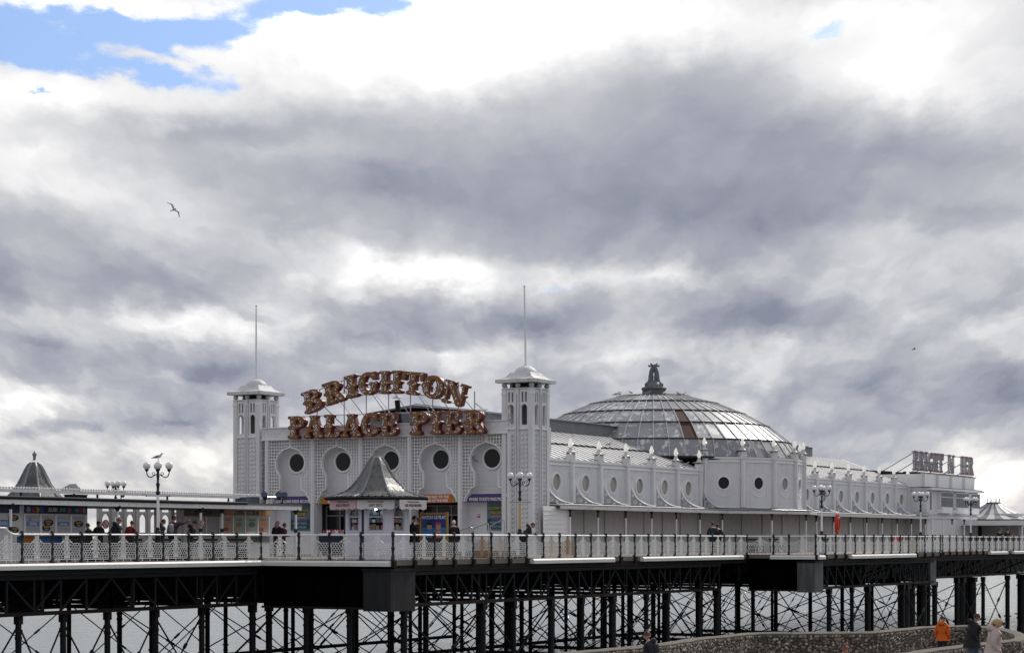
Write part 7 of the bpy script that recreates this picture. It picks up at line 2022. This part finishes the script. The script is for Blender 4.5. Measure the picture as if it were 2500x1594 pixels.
person('dark-haired person in brown coat close behind the poster board', on(1023, -47.6), R(200), 1.80, (.03, .018, .012), (.02, .015, .012), (.03, .015, .01), 0, .1, 0, ('down', 'hold'), hairstyle='long', long_coat=.3)
person('white-haired person in black coat walking to the entrance', on(1108, -47.4), F_AWAY, 1.70, (.008, .008, .01), (.012, .012, .014), (.55, .54, .52), 4, 0, 0, ('down', 'down'), stride=.4, long_coat=.2, bulk=1.25)
person('man in flat cap leaning on the railing before the tower', (VB - .52, at(1303, v=VB).y, 0), R(28), 1.74, (.022, .02, .014), (.012, .012, .014), (.03, .028, .026), 34, -.25, .1, ('rail', 'rail'), hairstyle='none', hat='cap', hood=True, bulk=1.35)
person('person in blue-grey jacket of the couple by the veranda', on(1740, -46.4), R(115), 1.80, (.018, .03, .045), (.012, .014, .02), (.02, .016, .014), 4, .1, .2, ('pocket', 'hold'), bulk=1.3)
person('person in black jacket of the couple by the veranda', on(1753, -46.4), R(135), 1.70, (.010, .010, .012), (.012, .012, .014), (.015, .012, .01), 4, .1, -.2, ('hold', 'pocket'), bulk=1.25)
person('dark-jacketed person leaning on the far railing by the pavilion', (VD - .5, at(2452, v=VD).y, 0), R(-30), 1.72, (.012, .012, .016), (.02, .02, .025), (.04, .03, .025), 24, -.1, .4, ('rail', 'rail'), bulk=1.3)
person('second dark-jacketed person leaning at the far railing with folded arms', (VD - .5, at(2470, v=VD).y, 0), R(-20), 1.74, (.010, .010, .013), (.02, .02, .025), (.02, .018, .016), 24, -.1, -.3, ('rail', 'rail'), hairstyle='none', hat='beanie', bulk=1.3)
# on the walkway between the flint walls
def gp(px, Z):
    q = at(px, Z=Z); return (q.x, q.y, wz((px - 1250) / F_PX * Z, Z))
person('person in bright orange jacket and dark cap between the flint walls', gp(2301, 75), R(85), 1.76, (.55, .10, .012), (.012, .016, .028), (.015, .016, .022), 3, .15, -.2, ('pocket', 'pocket'), hairstyle='none', hat='cap', hood=True, bulk=1.35, long_coat=.07)
person('man in black padded coat walking with head bowed by the wall', gp(2374, 62), R(30), 1.80, (.008, .009, .012), (.05, .075, .13), (.02, .017, .015), 8, .45, 0, ('pocket', 'pocket'), stride=.6, hood=True, long_coat=.2, bulk=1.6)
person('blonde woman in pale fleece jacket walking with head bowed', gp(2424, 50), R(25), 1.70, (.46, .38, .36), (.012, .012, .016), (.42, .30, .16), 8, .4, 0, ('swing', 'pocket'), stride=.7, hairstyle='tail', hood=True, long_coat=.2, bulk=1.42)
person('person in navy coat and bobble hat below the flint wall', gp(1586, 62.5), F_L, 1.74, (.012, .014, .022), (.015, .015, .02), (.06, .035, .03), 4, .15, 0, ('pocket', 'pocket'), hairstyle='none', hat='beanie', hood=True, bulk=1.35, bag=(.03, .035, .045))
person('auburn-haired woman with a bun passing below the flint wall', gp(2052, 56), R(35), 1.68, (.015, .012, .014), (.02, .02, .02), (.16, .06, .03), 8, .3, 0, ('hold', 'hold'), hairstyle='bun', bulk=1.2)
finish_people()
